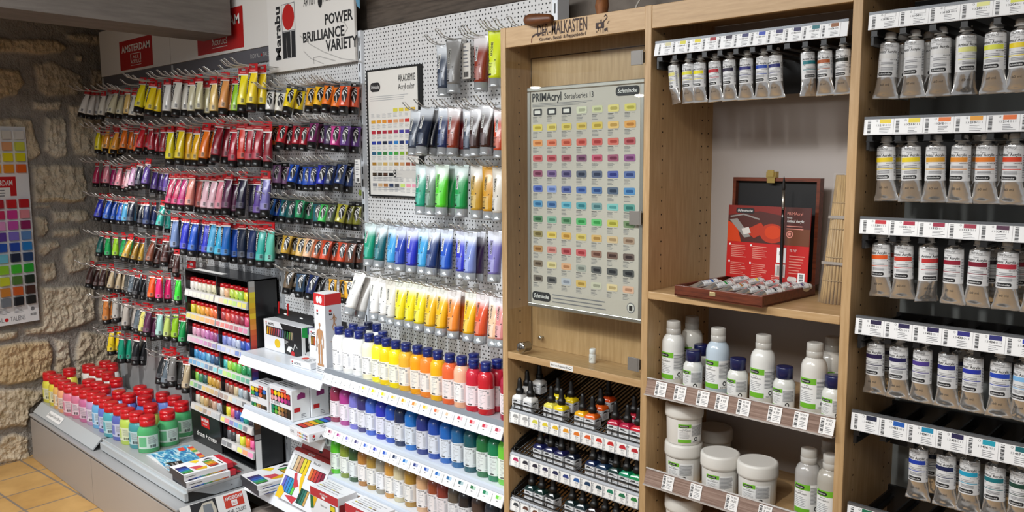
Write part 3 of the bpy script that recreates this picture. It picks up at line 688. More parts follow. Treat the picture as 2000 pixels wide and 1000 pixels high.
hang_row('S', 'fourth'+A_, 160, 370, 6.25, 1.82, 'ultramarine:245,60,175,400;blue:345,80,280,420;+blue:405,90,365,430;blue:485,100,455,430;sky blue:530,110,522,420;prussian blue:610,95,585,450;+dark navy:720,130,700,460;navy:780,130,790,475;+navy:880,140,870,480;turquoise:1000,140,935,500;+turquoise:1060,190,1050,510')
hang_row('S', 'fifth'+A_, 160, 370, 6.25, 1.82, 'dark green:245,520,205,815;green:310,540,320,850;lime green:410,540,410,850;green:515,555,490,855;ochre:600,560,510,885;+dark ochre:680,590,610,900;+ochre:740,600,700,910;sienna brown:880,570,800,960;+dark brown:950,610,900,970;dark brown:1030,570,1000,970;+dark brown:1095,690,1090,970;dark brown:1160,740,1150,970')
hang_row('S', 'sixth'+A_, 150, 500, 6.25, 1.82, 'burnt umber:190,70,135,410;+burnt umber:260,110,215,420;burnt umber:335,110,300,410;sand:440,140,400,420;+sand:515,160,495,425;+sand:570,170,570,430;dark grey:610,170,620,450;slate grey:675,185,660,470;black:745,210,710,510;+black:825,230,805,520;neon orange:920,195,905,580;neon pink:995,210,1010,590;+neon pink:1105,215,1115,600;neon green:1230,225,1240,615')
hang_row('S', 'seventh'+A_, 150, 500, 6.25, 1.84, 'copper orange:345,485,360,840;silver:465,465,480,810;pale grey:595,530,600,925;+pale grey:710,565,690,920;slate grey:755,590,735,930;pale yellow:810,610,795,960;plum:880,615,850,985;+plum:940,690,935,985;mint:1005,650,1010,1010;pale lime:1105,655,1105,1030;lime green:1200,650,1205,1060;green:1290,730,1285,1045')
hang_row('S', 'eighth'+A_, 200, 640, 7.145, 1.86, 'bright yellow:115,0,120,375;teal green:265,90,265,495;+teal green:360,90,370,490;black:480,110,455,520;+black:580,110,560,520')
hang_row('S', 'lowest'+A_, 200, 640, 7.145, 1.83, 'black:880,300,790,800;slate grey:925,370,865,840;grey:970,320,975,850;+dark grey:1085,390,1080,855;sand:1180,430,1165,900')
B_ = ' row under beam end'
hang_row('L', 'top'+B_, 320, 110, 7.14, 1.84, 'white:50,310,40,850;off-white:200,275,160,840;+off-white:310,290,290,840;pale buff:390,310,385,825;buff:490,260,495,830;+buff:600,350,610,830;naples yellow:690,290,700,830;apricot:860,235,820,810;+apricot:960,300,940,805;lime green:1020,290,990,800;lemon yellow:1110,150,1090,790;bright yellow:1250,115,1215,790;+bright yellow:1370,130,1365,790')
hang_row('L', 'second'+B_, 320, 220, 7.69, 1.84, 'lemon yellow:90,195,90,790;bright yellow:260,170,225,800;+golden yellow:360,200,375,805;golden yellow:500,220,470,775;orange:650,170,575,780;dark red:850,110,760,740;+dark red:960,120,920,795;crimson:1060,190,1030,805;vermilion:1170,130,1180,810;crimson:1290,150,1290,805;crimson:1430,140,1390,805;dark red:1560,180,1565,805')
hang_row('L', 'third'+B_, 320, 320, 9.09, 1.84, 'carmine:170,150,80,800;carmine:290,150,190,830;magenta:390,150,300,850;salmon:500,140,440,850;+dark salmon:630,180,620,870;pale pink:770,180,720,880;pale pink:890,190,840,900;pink:1020,180,970,910;plum:1160,150,1090,930;+plum:1260,240,1240,920;dark violet:1410,150,1350,925;+dark violet:1560,240,1580,940;violet:1680,240,1660,950;lavender:1810,140,1790,960')
hang_row('L', 'fourth'+B_, 320, 410, 7.69, 1.84, 'grey blue:165,60,165,660;ultramarine:330,80,300,685;blue:470,100,420,710;+royal blue:580,110,565,715;ultramarine:650,120,630,730;sky blue:750,110,710,750;cyan blue:860,140,820,760;bright blue:930,130,930,800;+blue:1060,180,1060,800;prussian blue:1170,170,1180,815;navy:1330,180,1320,830;turquoise:1470,200,1450,850;mint turquoise:1600,200,1590,865')
hang_row('L', 'fifth'+B_, 150, 500, 6.25, 1.90, 'teal green:1400,70,1395,640;dark green:1405,560,1400,1150', fill=False)
C_ = ' row under lettered sign'
hang_row('M', 'top'+C_, 510, 130, 9.09, 1.90, 'white:150,385,150,860;off-white:360,400,310,910;bright yellow:560,330,450,850;+bright yellow:700,370,640,885;amber:910,320,850,790;deep yellow:1080,300,990,790;orange:1230,270,1140,800;orange:1390,300,1310,850;orange red:1500,270,1460,845;+orange red:1650,290,1640,845')
hang_row('M', 'second'+C_, 510, 220, 9.52, 1.90, 'orange:130,200,115,725;red:430,180,340,660;+dark red:540,220,500,690;crimson:690,180,640,705;crimson:830,210,780,695;dark magenta:1000,130,930,680;+dark magenta:1160,150,1130,695;dark purple:1270,170,1250,720;hot pink:1410,180,1360,735;purple:1580,180,1545,740;+purple:1760,200,1730,760')
hang_row('M', 'third'+C_, 510, 300, 9.52, 1.90, 'mauve:300,150,285,660;+mauve:440,180,430,660;blue:640,140,540,650;+blue:770,180,720,680;blue:870,180,850,690;royal blue:980,180,950,690;ultramarine:1170,150,1090,700;navy:1310,150,1240,710;deep blue:1530,130,1420,710;+deep blue:1640,180,1610,730')
hang_row('M', 'fourth'+C_, 510, 370, 9.52, 1.90, 'bright blue:230,110,130,570;+blue:340,130,270,610;teal:470,140,390,610;dark green:580,160,530,640;emerald:740,140,690,655;+emerald:900,170,870,670;teal:1060,210,1040,705;light green:1200,220,1110,705;olive grey:1340,220,1260,710;yellow olive:1540,210,1420,745;+olive:1660,240,1610,755;+olive:1790,250,1770,765')
hang_row('M', 'fifth'+C_, 490, 440, 8.70, 1.90, 'beige:290,80,200,515;+beige:430,100,360,540;beige:530,140,480,570;ochre:640,120,560,580;+ochre:770,140,710,610;pale ochre:890,160,810,630;peach:1030,170,930,650;terracotta:1180,190,1070,670;rust:1320,200,1220,700;+rust:1460,220,1390,710;rust:1580,230,1520,725;brown:1720,240,1670,740;+brown:1840,240,1820,750')
hang_row('M', 'sixth'+C_, 540, 510, 9.09, 1.90, 'bronze:260,110,170,595;steel blue:450,170,400,645;navy:690,190,560,715;+black:830,220,710,730;gold:1000,260,1000,700;+gold:1190,280,1180,705;gold:1290,290,1280,705')
D_ = ' row left of wooden cabinet'
hang_row('A', 'top'+D_, 780, 30, 5.26, 1.935, 'dark slate:450,290,460,825;grey:560,230,560,805;red brown:840,195,840,785;neon yellow:1000,150,990,740', ly=.02)
hang_row('A', 'second'+D_, 780, 180, 7.14, 1.89, 'dark slate:240,240,195,885;prussian blue:400,200,300,895;+dark navy:490,220,440,895;navy:640,200,605,890;red brown:770,200,740,890;+dark red:880,230,880,900;dark slate:980,220,975,900;burnt umber:1070,190,1060,900;burnt umber:1230,155,1210,900;+dark umber:1330,170,1320,895;rust:1420,230,1395,895')
hang_row('A', 'third'+D_, 690, 0, 2.5, 1.90, 'teal green:338,800,333,1050;grey green:384,805,380,1050;bright green:435,800,430,1052;+green:475,805,472,1055;green:530,802,528,1060;ochre:608,805,606,1068;gold:668,808,665,1072;off-white:715,815,712,1077')
hang_row('A', 'fourth'+D_, 660, 400, 3.333, 1.90, 'teal green:215,112,200,398;teal:290,122,265,405;light blue:365,128,350,418;royal blue:412,136,405,434;ultramarine:490,140,478,442;light blue:562,146,555,448;deep blue:630,148,605,460;+deep blue:660,160,655,455;blue:710,152,705,468;ultramarine:815,162,805,482;periwinkle:865,170,858,492;+dark purple:920,168,905,505;lavender:1030,162,1015,513')
hang_row('A', 'lowest'+D_, 660, 400, 3.333, 1.88, 'white:150,436,65,724;+white:200,460,140,735;white:250,460,240,745;white:310,470,300,760;off-white:352,482,350,780;yellow:415,495,405,788;yellow:480,497,470,803;yellow:545,508,530,824;deep yellow:615,524,600,838;deep yellow:687,535,670,853;tangerine:760,550,750,868;+orange:815,562,805,862;deep yellow:872,560,850,888;orange red:946,570,925,904;peach:1032,585,1015,923;rose:1075,595,1062,920')

# ---------------------------------------------------------------- bottles on the deck, red flip caps
DZ = .335
f = MB(); f.ell([(0, .046, .034), (.004, .0495, .0365), (.100, .0495, .0365), (.112, .047, .036), (.124, .041, .033), (.131, .034, .031), (.136, .033, .031)], 24, 0); RB_BODY = f.mesh('body')
st = [(0, .0495, .0365), (.105, .0495, .0365)]; mp = lerp_map(st, .046); f = MB()
f.rect(mp, -.05, .022, .05, .088, 0, .0004, 10); f.rect(mp, -.044, .032, -.008, .080, 1, .0008, 4); f.lines(mp, .0, .045, .040, .082, 7, 2, .0008, .35); f.bars(mp, .005, .026, .034, .040, 3, .0008, 9, False)
f.rect(mp, -.062, .028, -.052, .082, 4, .0004, 2); f.text('ACRYLIC', mp, -.0535, .031, .007, 0, .0009, rot=90, fit=.046)
mpb = lambda u, v, o=0.: tuple((-x, -y, z) for x, y, z in [mp(u, v, o)])[0]
f.rect(mpb, -.05, .022, .05, .088, 0, .0004, 10); f.lines(mpb, -.04, .030, .04, .082, 10, 2, .0008, .35); RB_LAB = f.mesh('label')
f = MB(); f.ell([(.131, .0355, .0335), (.134, .037, .035), (.160, .037, .035), (.1605, .0362, .0342), (.162, .037, .035), (.174, .0365, .0345), (.179, .033, .031), (.180, .028, .027)], 26, 0)
f.box(-.007, .007, -.0362, -.0345, .163, .170, 0, .001); RB_CAP = f.mesh('flip_cap')
DECK = [('lemon yellow', '#ddd63a', 283, 195), ('golden yellow', '#e3d02c', 318, 212), ('pale orange', '#ecb055', 345, 228), ('peach', '#eda070', 368, 245), ('rose', '#d56a84', 402, 262), ('rose', '#cc6688', 447, 275),
 ('dark rose', '#c25a8c', 492, 293), ('lilac', '#b98aba', 535, 308), ('sky blue', '#58a6dc', 572, 325), ('periwinkle', '#5668c4', 606, 345), ('turquoise', '#38a2b2', 638, 368), ('violet blue', '#4a5ab4', 690, 385), ('lime', '#b5d448', 733, 405),
 ('teal', '#2f8c94', 785, 425), ('green', '#3ca75f', 845, 446), ('yellow', '#dbd23c', 398, 175), ('white', '#e8e8e4', 507, 152), ('white', '#e8e8e4', 545, 166), ('white', '#e6e6e2', 583, 178), ('white', '#e8e8e4', 620, 196), ('white', '#e6e6e4', 603, 132),
 ('white', '#e8e8e4', 643, 147), ('mauve', '#b57a9c', 510, 238), ('mauve', '#ad76a0', 557, 253), ('mauve', '#a06c98', 597, 270), ('pale mauve', '#b58cb0', 667, 233), ('blue', '#6a9ad4', 683, 302), ('royal blue', '#3f58b4', 740, 319), ('pale blue', '#9aa8d4', 805, 276),
 ('indigo', '#3c3f8c', 843, 298), ('bright blue', '#4878d0', 830, 333), ('cornflower blue', '#5a7acc', 935, 313), ('yellow green', '#b0c048', 865, 379), ('pale pink', '#d4a8b4', 1003, 333), ('green', '#3aa25c', 960, 413), ('green', '#38a05c', 1043, 366)]
order = sorted(range(len(DECK)), key=lambda i: DECK[i][2])
labs = dict(zip(order, named([DECK[i][0] for i in order], '{0} bottle with red flip cap {1}on the grey deck')))
for i, (nm, c, x, y) in enumerate(DECK):
    p = at(x/2.942, 660+y/2.942, Z=DZ+.179)
    big = nm == 'green'
    t = thing('paint_bottle', labs[i], 'bottle', (p.x, p.y, DZ), (1.15 if big else random.uniform(.15, .45) if i < 15 else random.uniform(.0, .8)), 'red-capped paint bottles on the deck')
    part('body', RB_BODY, mat(mixc(c, '#e8e4e0', .12), .32, coat=.3), t); part('label', RB_LAB, [mat(mixc(c, '#e9e9ea', .72 if not big else .8), .45), mat(mixc(c, '#d8d8da', .3), .5), GREYINK, INK, mat('#a03a3c', .5)], t); part('flip_cap', RB_CAP, REDCAP, t)

# ---------------------------------------------------------------- 250 ml bottles with navy flip caps
r = .0278
f = MB(); f.lathe([(r*.94, 0), (r, .003), (r, .112), (r*.985, .119), (r*.9, .128), (r*.72, .1355), (.0158, .1385), (.0158, .141)], 24); AB_BODY = f.mesh('body')
mp = cyl_map(r); f = MB(); f.rect(mp, -.040, .020, .040, .086, 0, .0003, 16)
f.text('AKADEMIE', mp, -.017, .0785, .0045, 1, .0007, fit=.026); f.lines(mp, -.017, .030, .004, .076, 11, 2, .0007, .28, .6); f.lines(mp, .011, .030, .021, .066, 16, 3, .0007, .55, .1)
f.pill(mp, -.0165, .0225, -.002, .0275, 1, .0007); f.text('Schmincke', mp, -.0155, .0238, .0022, 0, .001, fit=.0125, shear=.2); f.disc(mp, .013, .074, .0035, .0045, 2, .0007); f.disc(mp, .003, .067, .0012, m=1, off=.0007); f.disc(mp, .010, .0245, .0012, m=1, off=.0007); f.lines(mp, .012, .023, .020, .026, 1, 2, .0007); AB_LAB = f.mesh('label')
f = MB(); f.lathe([(.0168, .139), (.0176, .1395), (.0176, .157), (.0171, .1575), (.0178, .1585), (.0178, .166), (.0165, .1685), (.013, .169)], 24); f.box(-.004, .004, -.0188, -.017, .159, .163, 0, .0008); AB_CAP = f.mesh('flip_cap')
CAPM = mat('#14256e', .28, coat=.35); CAPD = mat('#101b46', .28, coat=.35)
names1 = ['white', 'white', 'white', 'cream', 'lemon yellow', 'yellow', 'bright yellow', 'golden yellow', 'amber', 'light orange', 'golden amber', 'coral orange', 'peach', 'red', 'red', 'red', 'rosewood']
r1 = [(85, 47), (137, 60), (188, 68), (239, 83), (288, 94), (328, 106), (377, 118), (429, 130), (488, 143), (540, 156), (592, 170), (648, 186), (706, 201), (771, 215), (838, 229), (899, 214), (952, 300)]
back1 = [('white', '#eeeeec', 158, 33), ('white', '#eeeeec', 200, 46), ('cream', '#e8e6da', 243, 22), ('white', '#eeeeec', 287, 31), ('yellow', '#f0e04a', 310, 72), ('red', '#bd2438', 778, 185)]
SZ = .9468
allb = [(n, c, x, y, 0) for (n, (x, y), c) in zip(names1, r1, R1C)]+[(n, c, x, y, 1) for n, c, x, y in back1]
ln = iter(named([b_[0] for b_ in allb if not b_[4]], '{0} blue-capped bottle {1}in front row of upper bottle shelf')); lb = iter(named([b_[0] for b_ in allb if b_[4]], '{0} blue-capped bottle {1}in back row of upper bottle shelf'))
def aka_bottle(nm, c, x, y, z, lab, grp, dark=False, rz=None):
    t = thing('paint_bottle', lab, 'bottle', (x, y, z), random.uniform(.25, .6) if rz is None else rz, grp)
    part('body', AB_BODY, mat(c, .25, coat=.4), t); part('label', AB_LAB, [mat(mixc(c, '#f2f2f4', .90), .45), INK, LINK, mat('#c5c7cb', .6)], t); part('flip_cap', AB_CAP, CAPD if dark else CAPM, t)
for i, (n, c, x, y, bk_) in enumerate(allb):
    p = at(630+x/2.632, 620+y/2.632, Z=SZ+.1685)
    if i == 16: p = Vector((-1.742, 1.80, 0))
    aka_bottle(n, c, p.x, min(max(p.y, 1.793), 1.93), SZ, next(lb) if bk_ else next(ln), 'blue-capped bottles on the upper bottle shelf', i in (19,))
n2 = ['wine red', 'magenta', 'periwinkle', 'dark purple', 'medium blue', 'royal blue', 'blue', 'navy', 'sky blue', 'indigo', 'deep blue', 'azure blue', 'petrol blue', 'dark teal', 'forest green', 'emerald', 'lime green']
b2 = [(82, 527), (130, 545), (180, 560), (222, 578), (265, 598), (317, 617), (367, 637), (414, 662), (468, 683), (527, 705), (588, 728), (648, 752), (708, 775), (772, 802), (838, 827), (897, 857), (950, 880)]
b3 = [(83, 793), (132, 810), (178, 830), (224, 850), (270, 875), (317, 897), (363, 920), (410, 943), (465, 968), (527, 995), (585, 1010), (632, 1040), (690, 1060), (745, 1080), (812, 1110), (882, 1145)]
n3 = ['lime green', 'olive green', 'dark green', 'ochre brown', 'dark ochre', 'stone grey', 'ochre', 'beige', 'mustard', 'sand', 'sienna', 'red brown', 'umber grey', 'black', 'dark brown', 'slate blue']
for (nms, bb, cc, z, ph) in ((n2, b2, R2C, .7278, 'middle bottle shelf'), (n3, b3, R3C, .5128, 'lower bottle shelf')):
    for n, (x, y), c in zip(nms, bb, cc):
        X = at(630+x/2.632, 620+y/2.632, Y=1.815).x
        aka_bottle(n, c, X, 1.812, z, n+' blue-capped bottle on the '+ph, 'blue-capped bottles on the '+ph)
aka_bottle('navy', '#1c2440', -1.845, 1.868, .5128, 'navy bottle behind the black one on the lower bottle shelf', 'blue-capped bottles on the lower bottle shelf')

# ---------------------------------------------------------------- black display box of little tubes on the deck
DX0, DX1, DY, DB = -4.005, -3.378, 1.815, 1.962
g = thing('tube_display_box', 'tall black cardboard display full of little paint tubes on the deck', 'display', ((DX0+DX1)/2, DY, DZ)); hw = (DX1-DX0)/2; H_ = .885
BK = mat('#111214', .35, coat=.2)
f = MB(); f.box(-hw, -hw+.006, 0, DB-DY, 0, H_); f.box(hw-.006, hw, 0, DB-DY, 0, H_); f.box(-hw, hw, DB-DY-.006, DB-DY, 0, H_); f.box(-hw, hw, 0, DB-DY, H_-.006, H_); f.box(-.005, .005, .006, DB-DY, 0, H_-.006); f.box(-hw, hw, 0, DB-DY, 0, .006); part('case', f, BK, g)
f = MB(); f.rect(plane_map((-hw+.05, .004, H_+.0004), (1, 0, 0), (0, 1, 0)), 0, .01, .30, .045, 0); part('top_label', f, PAPER, g, 'white paper strip on top')
bands = '#a9a9a7 #a39d96 #d8c832 #c9b52c #d5b01f #c79a20 #e2c02a #d28a28 #d98a3a #c85a22 #c04a20 #b83a24 #a83a32 #9c2430 #b04a7a #d24a9a #8c3a7a #5a3a8c #3a4aa0 #2a6ac0 #1a3a6a #2a8ac0 #2a8a7a #4aa04a #7ab03a #c0b040 #8a6a3a #6a4a30 #4a3a30 #8a8a8a'.split()
f = MB(); mp = plane_map((hw, .001, 0), (0, 1, 0), (0, 0, 1))
for i, c in enumerate(bands): v1 = H_-.004-i*.0245; f.rect(mp, 0, v1-.0245, .030, v1, i)
f.rect(mp, 0, .0, .030, .14, len(bands)); part('colour_strip', f, [mat(c, .5) for c in bands]+[PAPER], g, 'column of printed colour bands on the side')
zs = [H_-.115-.1165*k for k in range(7)]
lefts = ['e6e2dc e4e0d6 e0dcca dcd8c4 d8d4b8 d2cca4 cfd0a0', 'd8cc2a e0b02a e6a02c e8902c e87024 e05a24', 'd8a0b8 d48ab0 c878a8 c070b0 a84a90 8a3a70 5a4a90', '2a86c4 2a7ac0 3a90d0 5aa6cc 2a5a8c 1a3a5c 40b0c0', '7ac03a 2a7a4a 1a4a4a d0a030 c0902a b0802c 9a6a40', 'c8c0b4 c8b07a c09a5a 7a5a3a c09a80 a0a4a8 8c9296']
rights = ['d8c8b0 e0a878 b8d040 c0dc3a 9ad03a e8e020 e8d820', 'a02a30 d04030 c02a34 a82234 8a1e30 d83a6a d0508a', '6a78c4 8490cc a0acd4 b0bcd8 2a50b0 2a48c0 2a70c8', '30a8a8 a0d040 70c832 4ab83a 1a9448 1a8a5a 0f6a50', '6a4a40 8a6a54 c8b48a 9ab0bc a0a8ac 2a2c30 8a9094', 'e8dc2a e85a6a 4a3a9a 2a78c8 1a9a8a 3a3a44 c4beb8', '55555a 2a2a2c dad6cc e8f02a ff7a2c ff5aa0']
def strip_(parent, x0, x1, z, cols):
    f = MB(); f.loft([[(x, -.006, z+.016), (x, -.012, z-.016), (x, -.008, z-.018), (x, .004, z-.018), (x, .004, z+.016)] for x in (x0, x1)], 0, smooth=False)
    mp = plane_map((x0, -.0123, z-.0163), (1, 0, 0), (0, .184, .983)); w_ = (x1-x0)/max(6, len(cols)); ms = [mat('#c6c5c4', .4)]
    for i, c in enumerate(cols): f.rect(mp, w_*i+.004, .006, w_*(i+1)-.003, .027, i+1, .0004); ms.append(mat(mixc('#'+c, '#d8d8d8', .45), .5))
    part('label_strip', f, ms, parent)
    f = MB(); f.box(x0, x1, .0, .12, z-.018, z-.012); part('shelf', f, BK, parent)
f = MB(); f.lathe([(.0180, 0), (.0180, .035), (.0165, .066), (.0150, .0665)], 14); MT_B = f.mesh('body')
f = MB(); mp = cyl_map(.0180); f.rect(mp, -.022, .002, .022, .024, 0, .0003, 5); f.rect(mp, -.016, .028, -.006, .034, 1, .0003, 2); MT_L = f.mesh('label')
f = MB(); f.lathe([(.0150, .0660), (.0160, .067), (.0150, .082), (.0130, .0835)], 14); MT_C = f.mesh('cap')
def hue_name(c):
    import colorsys
    r_, g_, b_ = (int(c[i:i+2], 16)/255 for i in (0, 2, 4)); h, l, s_ = colorsys.rgb_to_hls(r_, g_, b_)
    if s_ < .18: return 'black' if l < .22 else 'dark grey' if l < .42 else 'grey' if l < .7 else 'white'
    pre = 'dark ' if l < .33 else 'pale ' if l > .68 else ''
    for k, n in ((15, 'red'), (38, 'orange' if s_ > .55 else 'brown'), (70, 'yellow' if s_ > .5 else 'olive'), (160, 'green'), (190, 'teal'), (255, 'blue'), (295, 'violet'), (345, 'pink'), (361, 'red')):
        if h*360 < k: return pre+n
rowz = 'top second third fourth fifth sixth seventh'.split()
for side, cols in ((0, lefts), (1, rights)):
    for k, s_ in enumerate(cols):
        cs = s_.split(); x0 = (-hw+.006) if not side else .005; x1 = -.005 if not side else hw-.006
        strip_(g, x0, x1, zs[k], cs)
        nl = named([hue_name(c) for c in cs], '{0} little tube {1}in '+rowz[k]+' '+('left' if not side else 'right')+' row of black display')
        for i, (c, lab) in enumerate(zip(cs, nl)):
            gap = .012 if (len(cs) == 6 and i > 0 and k in (1,)) else 0
            X = (DX0+DX1)/2+x0+.018+i*(x1-x0-.036)/max(1, 6)+gap
            t = thing('little_paint_tube', lab, 'paint tube', (X, DY+.030+random.uniform(-.003, .003), DZ+zs[k]-.0119), random.uniform(.3, .9), 'little tubes in the black display box')
            part('body', MT_B, mat(mixc('#'+c, '#6a6664', .22), .3, coat=.2), t); part('label', MT_L, [mat(mixc('#'+c, '#d8d6d4', .55), .45), mat(mixc('#'+c, '#18181a', .7), .4)], t); part('cap', MT_C, mat('#a8141a', .3), t)
f = MB(); f.loft([[(-hw+.004, -.004, .004), (-.004, -.004, .004), (-.004, .002, .004), (-hw+.004, .002, .004)], [(-hw+.004, -.010, zs[5]-.020), (-.004, -.010, zs[5]-.020), (-.004, .0, zs[5]-.02), (-hw+.004, .0, zs[5]-.02)]], 0, smooth=False)
mp = plane_map((-hw+.004, -.0043, .004), (1, 0, 0), (0, -.036, .999)); vh = zs[5]-.024
f.rect(mp, .11, vh*.60, .195, vh*.92, 1, .0012); f.text('AMSTERDAM', mp, .115, vh*.78, vh*.09, 2, .002, fit=.075, bold=.02); f.text('ALL ACRYLICS', mp, .13, vh*.67, vh*.06, 2, .002, fit=.045)
f.text('dream + create', mp, .05, vh*.25, vh*.16, 2, .002, fit=.21, shear=.25, bold=.01); part('front_panel', f, [BK, RED, mat('#e8e6e2', .5)], g, 'black front panel with red logo and white script')

# ---------------------------------------------------------------- boxed sets and papers
CARD = mat('#e6e7ea', .4); CARDB = mat('#141416', .35); CREAM = mat('#d9d2c4', .5)
def cbox(name, label, cat, x, y, z, w_, d, h, rz=0., group=None, body=None):
    """carton with its front at the local y=0"""
    g = thing(name, label, cat, (x, y, z), rz, group); f = MB(); f.box(0, w_, 0, d, 0, h, 0, .0012); part('carton', f, body or CARD, g); return g
FM = front_map(0, -.0003, 0)
def side_map(w_): return plane_map((w_+.0003, 0, 0), (0, 1, 0), (0, 0, 1))
def top_map(h): return plane_map((0, 0, h+.0003), (1, 0, 0), (0, 1, 0))
def marabu(f, mp, u, v, s_, red, blk):
    f.disc(mp, u+s_/2, v+s_*.72, s_*.26, s_*.26, red, .0008, 14)
    f.poly(mp, [(u+s_*.25, v), (u+s_*.25, v+s_*.42), (u+s_*.5, v+s_*.1), (u+s_*.75, v+s_*.42), (u+s_*.75, v)], blk, .0008)
# two black and white leaf sets on the top white shelf
for k, (x, y) in enumerate(((-3.345, 1.865), (-2.998, 1.880))):
    w_, d, h = .315 if k == 0 else .19, .06, .135
    g = cbox('paint_set_box', ['white and black tube set with yellow spot beside the black display', 'second tube set half hidden behind the tall mannequin box'][k], 'paint set', x, y, .9115, w_, d, h)
    f = MB(); f.rect(FM, w_*.55, .002, w_-.002, h-.002, 0); f.poly(FM, [(w_*.45, h-.002), (w_*.60, h*.55), (w_*.8, h-.002)], 0, .0006)
    f.rect(FM, w_*.07, h*.50, w_*.80, h*.80, 1, .0006)
    cs = '#e0b020 #e8902a #d05a2a #b03028 #8a2a40 #c06a8a #7a6a9a #5a6a8a #3a5a4a #2a7a4a #6a8a3a #9a8a6a'.split()
    for i, c in enumerate(cs):
        u = w_*(.085+.058*i); f.poly(FM, [(u, h*.53), (u+w_*.03, h*.52), (u+w_*.055, h*.76), (u+w_*.02, h*.78)], 6+i, .0009)
    f.disc(FM, w_*.36, h*.28, w_*.075, h*.15, 2, .0006); marabu(f, FM, w_*.05, h*.83, h*.12, 3, 0); f.text('ACRYL', FM, w_*.13, h*.85, h*.08, 0, .0009, bold=.02)
    f.poly(FM, [(w_*.60, h*.14), (w_*.70, h*.10), (w_*.74, h*.28), (w_*.66, h*.30)], 4, .0009); f.poly(FM, [(w_*.72, 0.002), (w_*.80, h*.02), (w_*.81, h*.13), (w_*.76, h*.18), (w_*.72, h*.12)], 3, .0012)
    f.lines(FM, w_*.56, h*.34, w_*.66, h*.46, 4, 4, .0009, .3); f.stroke(FM, [(w_*.66, h*.1), (w_*.72, h*.3), (w_*.78, h*.2), (w_*.82, h*.42), (w_*.88, h*.3)], .003, 4, .0012)
    sm_ = side_map(w_); f.rect(sm_, 0, 0, d, h, 4, .0003); f.poly(sm_, [(0, h*.7), (d*.5, h*.62), (d*.6, h-.002), (0, h-.002)], 5, .0006); f.rect(sm_, d*.45, h*.75, d-.004, h-.004, 18, .0008); f.disc(sm_, d*.75, h*.82, .008, .010, 3, .001)
    f.rect(sm_, d*.25, h*.2, d*.5, h*.65, 0, .0006); f.stroke(sm_, [(d*.2, h*.1), (d*.6, h*.5), (d*.5, h*.2), (d*.9, h*.5)], .003, 0, .0009)
    part('print', f, [CARDB, mat('#2a2a2e', .2), mat('#e6c01a', .5), RED, PAPER, mat('#23a04c', .5)]+[mat(c, .4) for c in cs]+[mat('#4a3a8a', .5)], g)
    f = MB(); f.box(-.004 if k == 0 else 0, w_+.004, d-.004, d-.001, h-.01, h+.045, 0, .001)
    f.disc(front_map(0, d-.0045, 0), w_*.3, h+.025, .012, .004, 1, .0004); f.disc(front_map(0, d-.0045, 0), w_*.72, h+.022, .014, .003, 1, .0004); part('hanging_card', f, [CARDB, PAPER], g, 'black hanging card above the box')
    f = MB(); 
    for u in (.12, .36): f.box(w_*u, w_*u+.006, d-.006, d, h+.02, h+.075)
    part('red_strap', f, RED, g)
g = cbox('small_box', 'small flat white box lying in front of the leaf set', 'box', -2.985, 1.778, .9115, .14, .075, .026, .05)
f = MB(); marabu(f, FM, .008, .006, .014, 0, 1); f.text('ACRYL', FM, .028, .008, .009, 1, .0008, fit=.05); f.disc(top_map(.026), .05, .04, .016, .016, 2, .0006); f.lines(top_map(.026), .075, .01, .13, .06, 4, 3, .0006, .3); part('print', f, [RED, CARDB, mat('#d8463a', .5), GREYINK], g)
# tall mannequin box
w_, h = .075, .325
g = cbox('mannequin_box', 'tall white box with red lid band showing a wooden mannequin', 'box', -2.792, 1.778, .9115, w_, w_, h)
WD = mat('#b98a62', .5); f = MB()
for mp in (FM, side_map(w_)): f.rect(mp, 0, h-.045, w_, h-.0005, 0, .0006)
f.disc(FM, .028, h-.024, .010, .015, 2, .001); f.disc(FM, .048, h-.024, .010, .015, 2, .001); marabu(f, FM, .012, h-.085, .022, 0, 1); marabu(f, side_map(w_), .012, h-.085, .024, 0, 1)
f.rect(side_map(w_), 0, .0, w_, h-.046, 4, .0003)
fig = [((.0, .205), (.0, .190), .006)]
def doll(mp, u, v, s_, pose):
    f.disc(mp, u, v+s_*.95, s_*.035, s_*.05, 3, .0009)
    segs = {'stand': [((0, .89), (0, .84), .025), ((0, .84), (0, .62), .15), ((0, .62), (0, .5), .11), ((-.09, .82), (-.13, .6), .045), ((-.13, .6), (-.12, .42), .035), ((.09, .82), (.13, .6), .045), ((.13, .6), (.12, .42), .035), ((-.045, .5), (-.05, .26), .07), ((-.05, .26), (-.05, .05), .05), ((.045, .5), (.05, .26), .07), ((.05, .26), (.05, .05), .05), ((-.12, .02), (.12, .02), .05)],
            'run': [((0, .9), (.02, .62), .12), ((.02, .62), (0, .5), .1), ((0, .82), (-.14, .7), .04), ((-.14, .7), (-.26, .72), .03), ((.03, .82), (.16, .72), .04), ((.16, .72), (.1, .58), .03), ((0, .5), (-.1, .28), .06), ((-.1, .28), (-.02, .08), .045), ((.02, .5), (.12, .3), .06), ((.12, .3), (.2, .1), .045)]}[pose]
    for a, b_, wd in segs: f.stroke(mp, [(u+a[0]*s_, v+a[1]*s_), (u+b_[0]*s_, v+b_[1]*s_)], wd*s_, 3, .0009)
doll(FM, .036, .035, .175, 'stand'); doll(side_map(w_), .04, .17, .075, 'run'); doll(side_map(w_), .045, .07, .09, 'run')
f.text('Mannequin', FM, .012, .09, .007, 1, .0009, rot=90); f.lines(FM, .01, .008, .06, .03, 3, 5, .0009, .3); f.rect(top_map(h), .002, .002, w_-.002, w_-.002, 2, .0003)
part('print', f, [mat('#c52a2c', .4), CARDB, PAPER, WD, mat('#cfd2d8', .45), GREYINK], g)

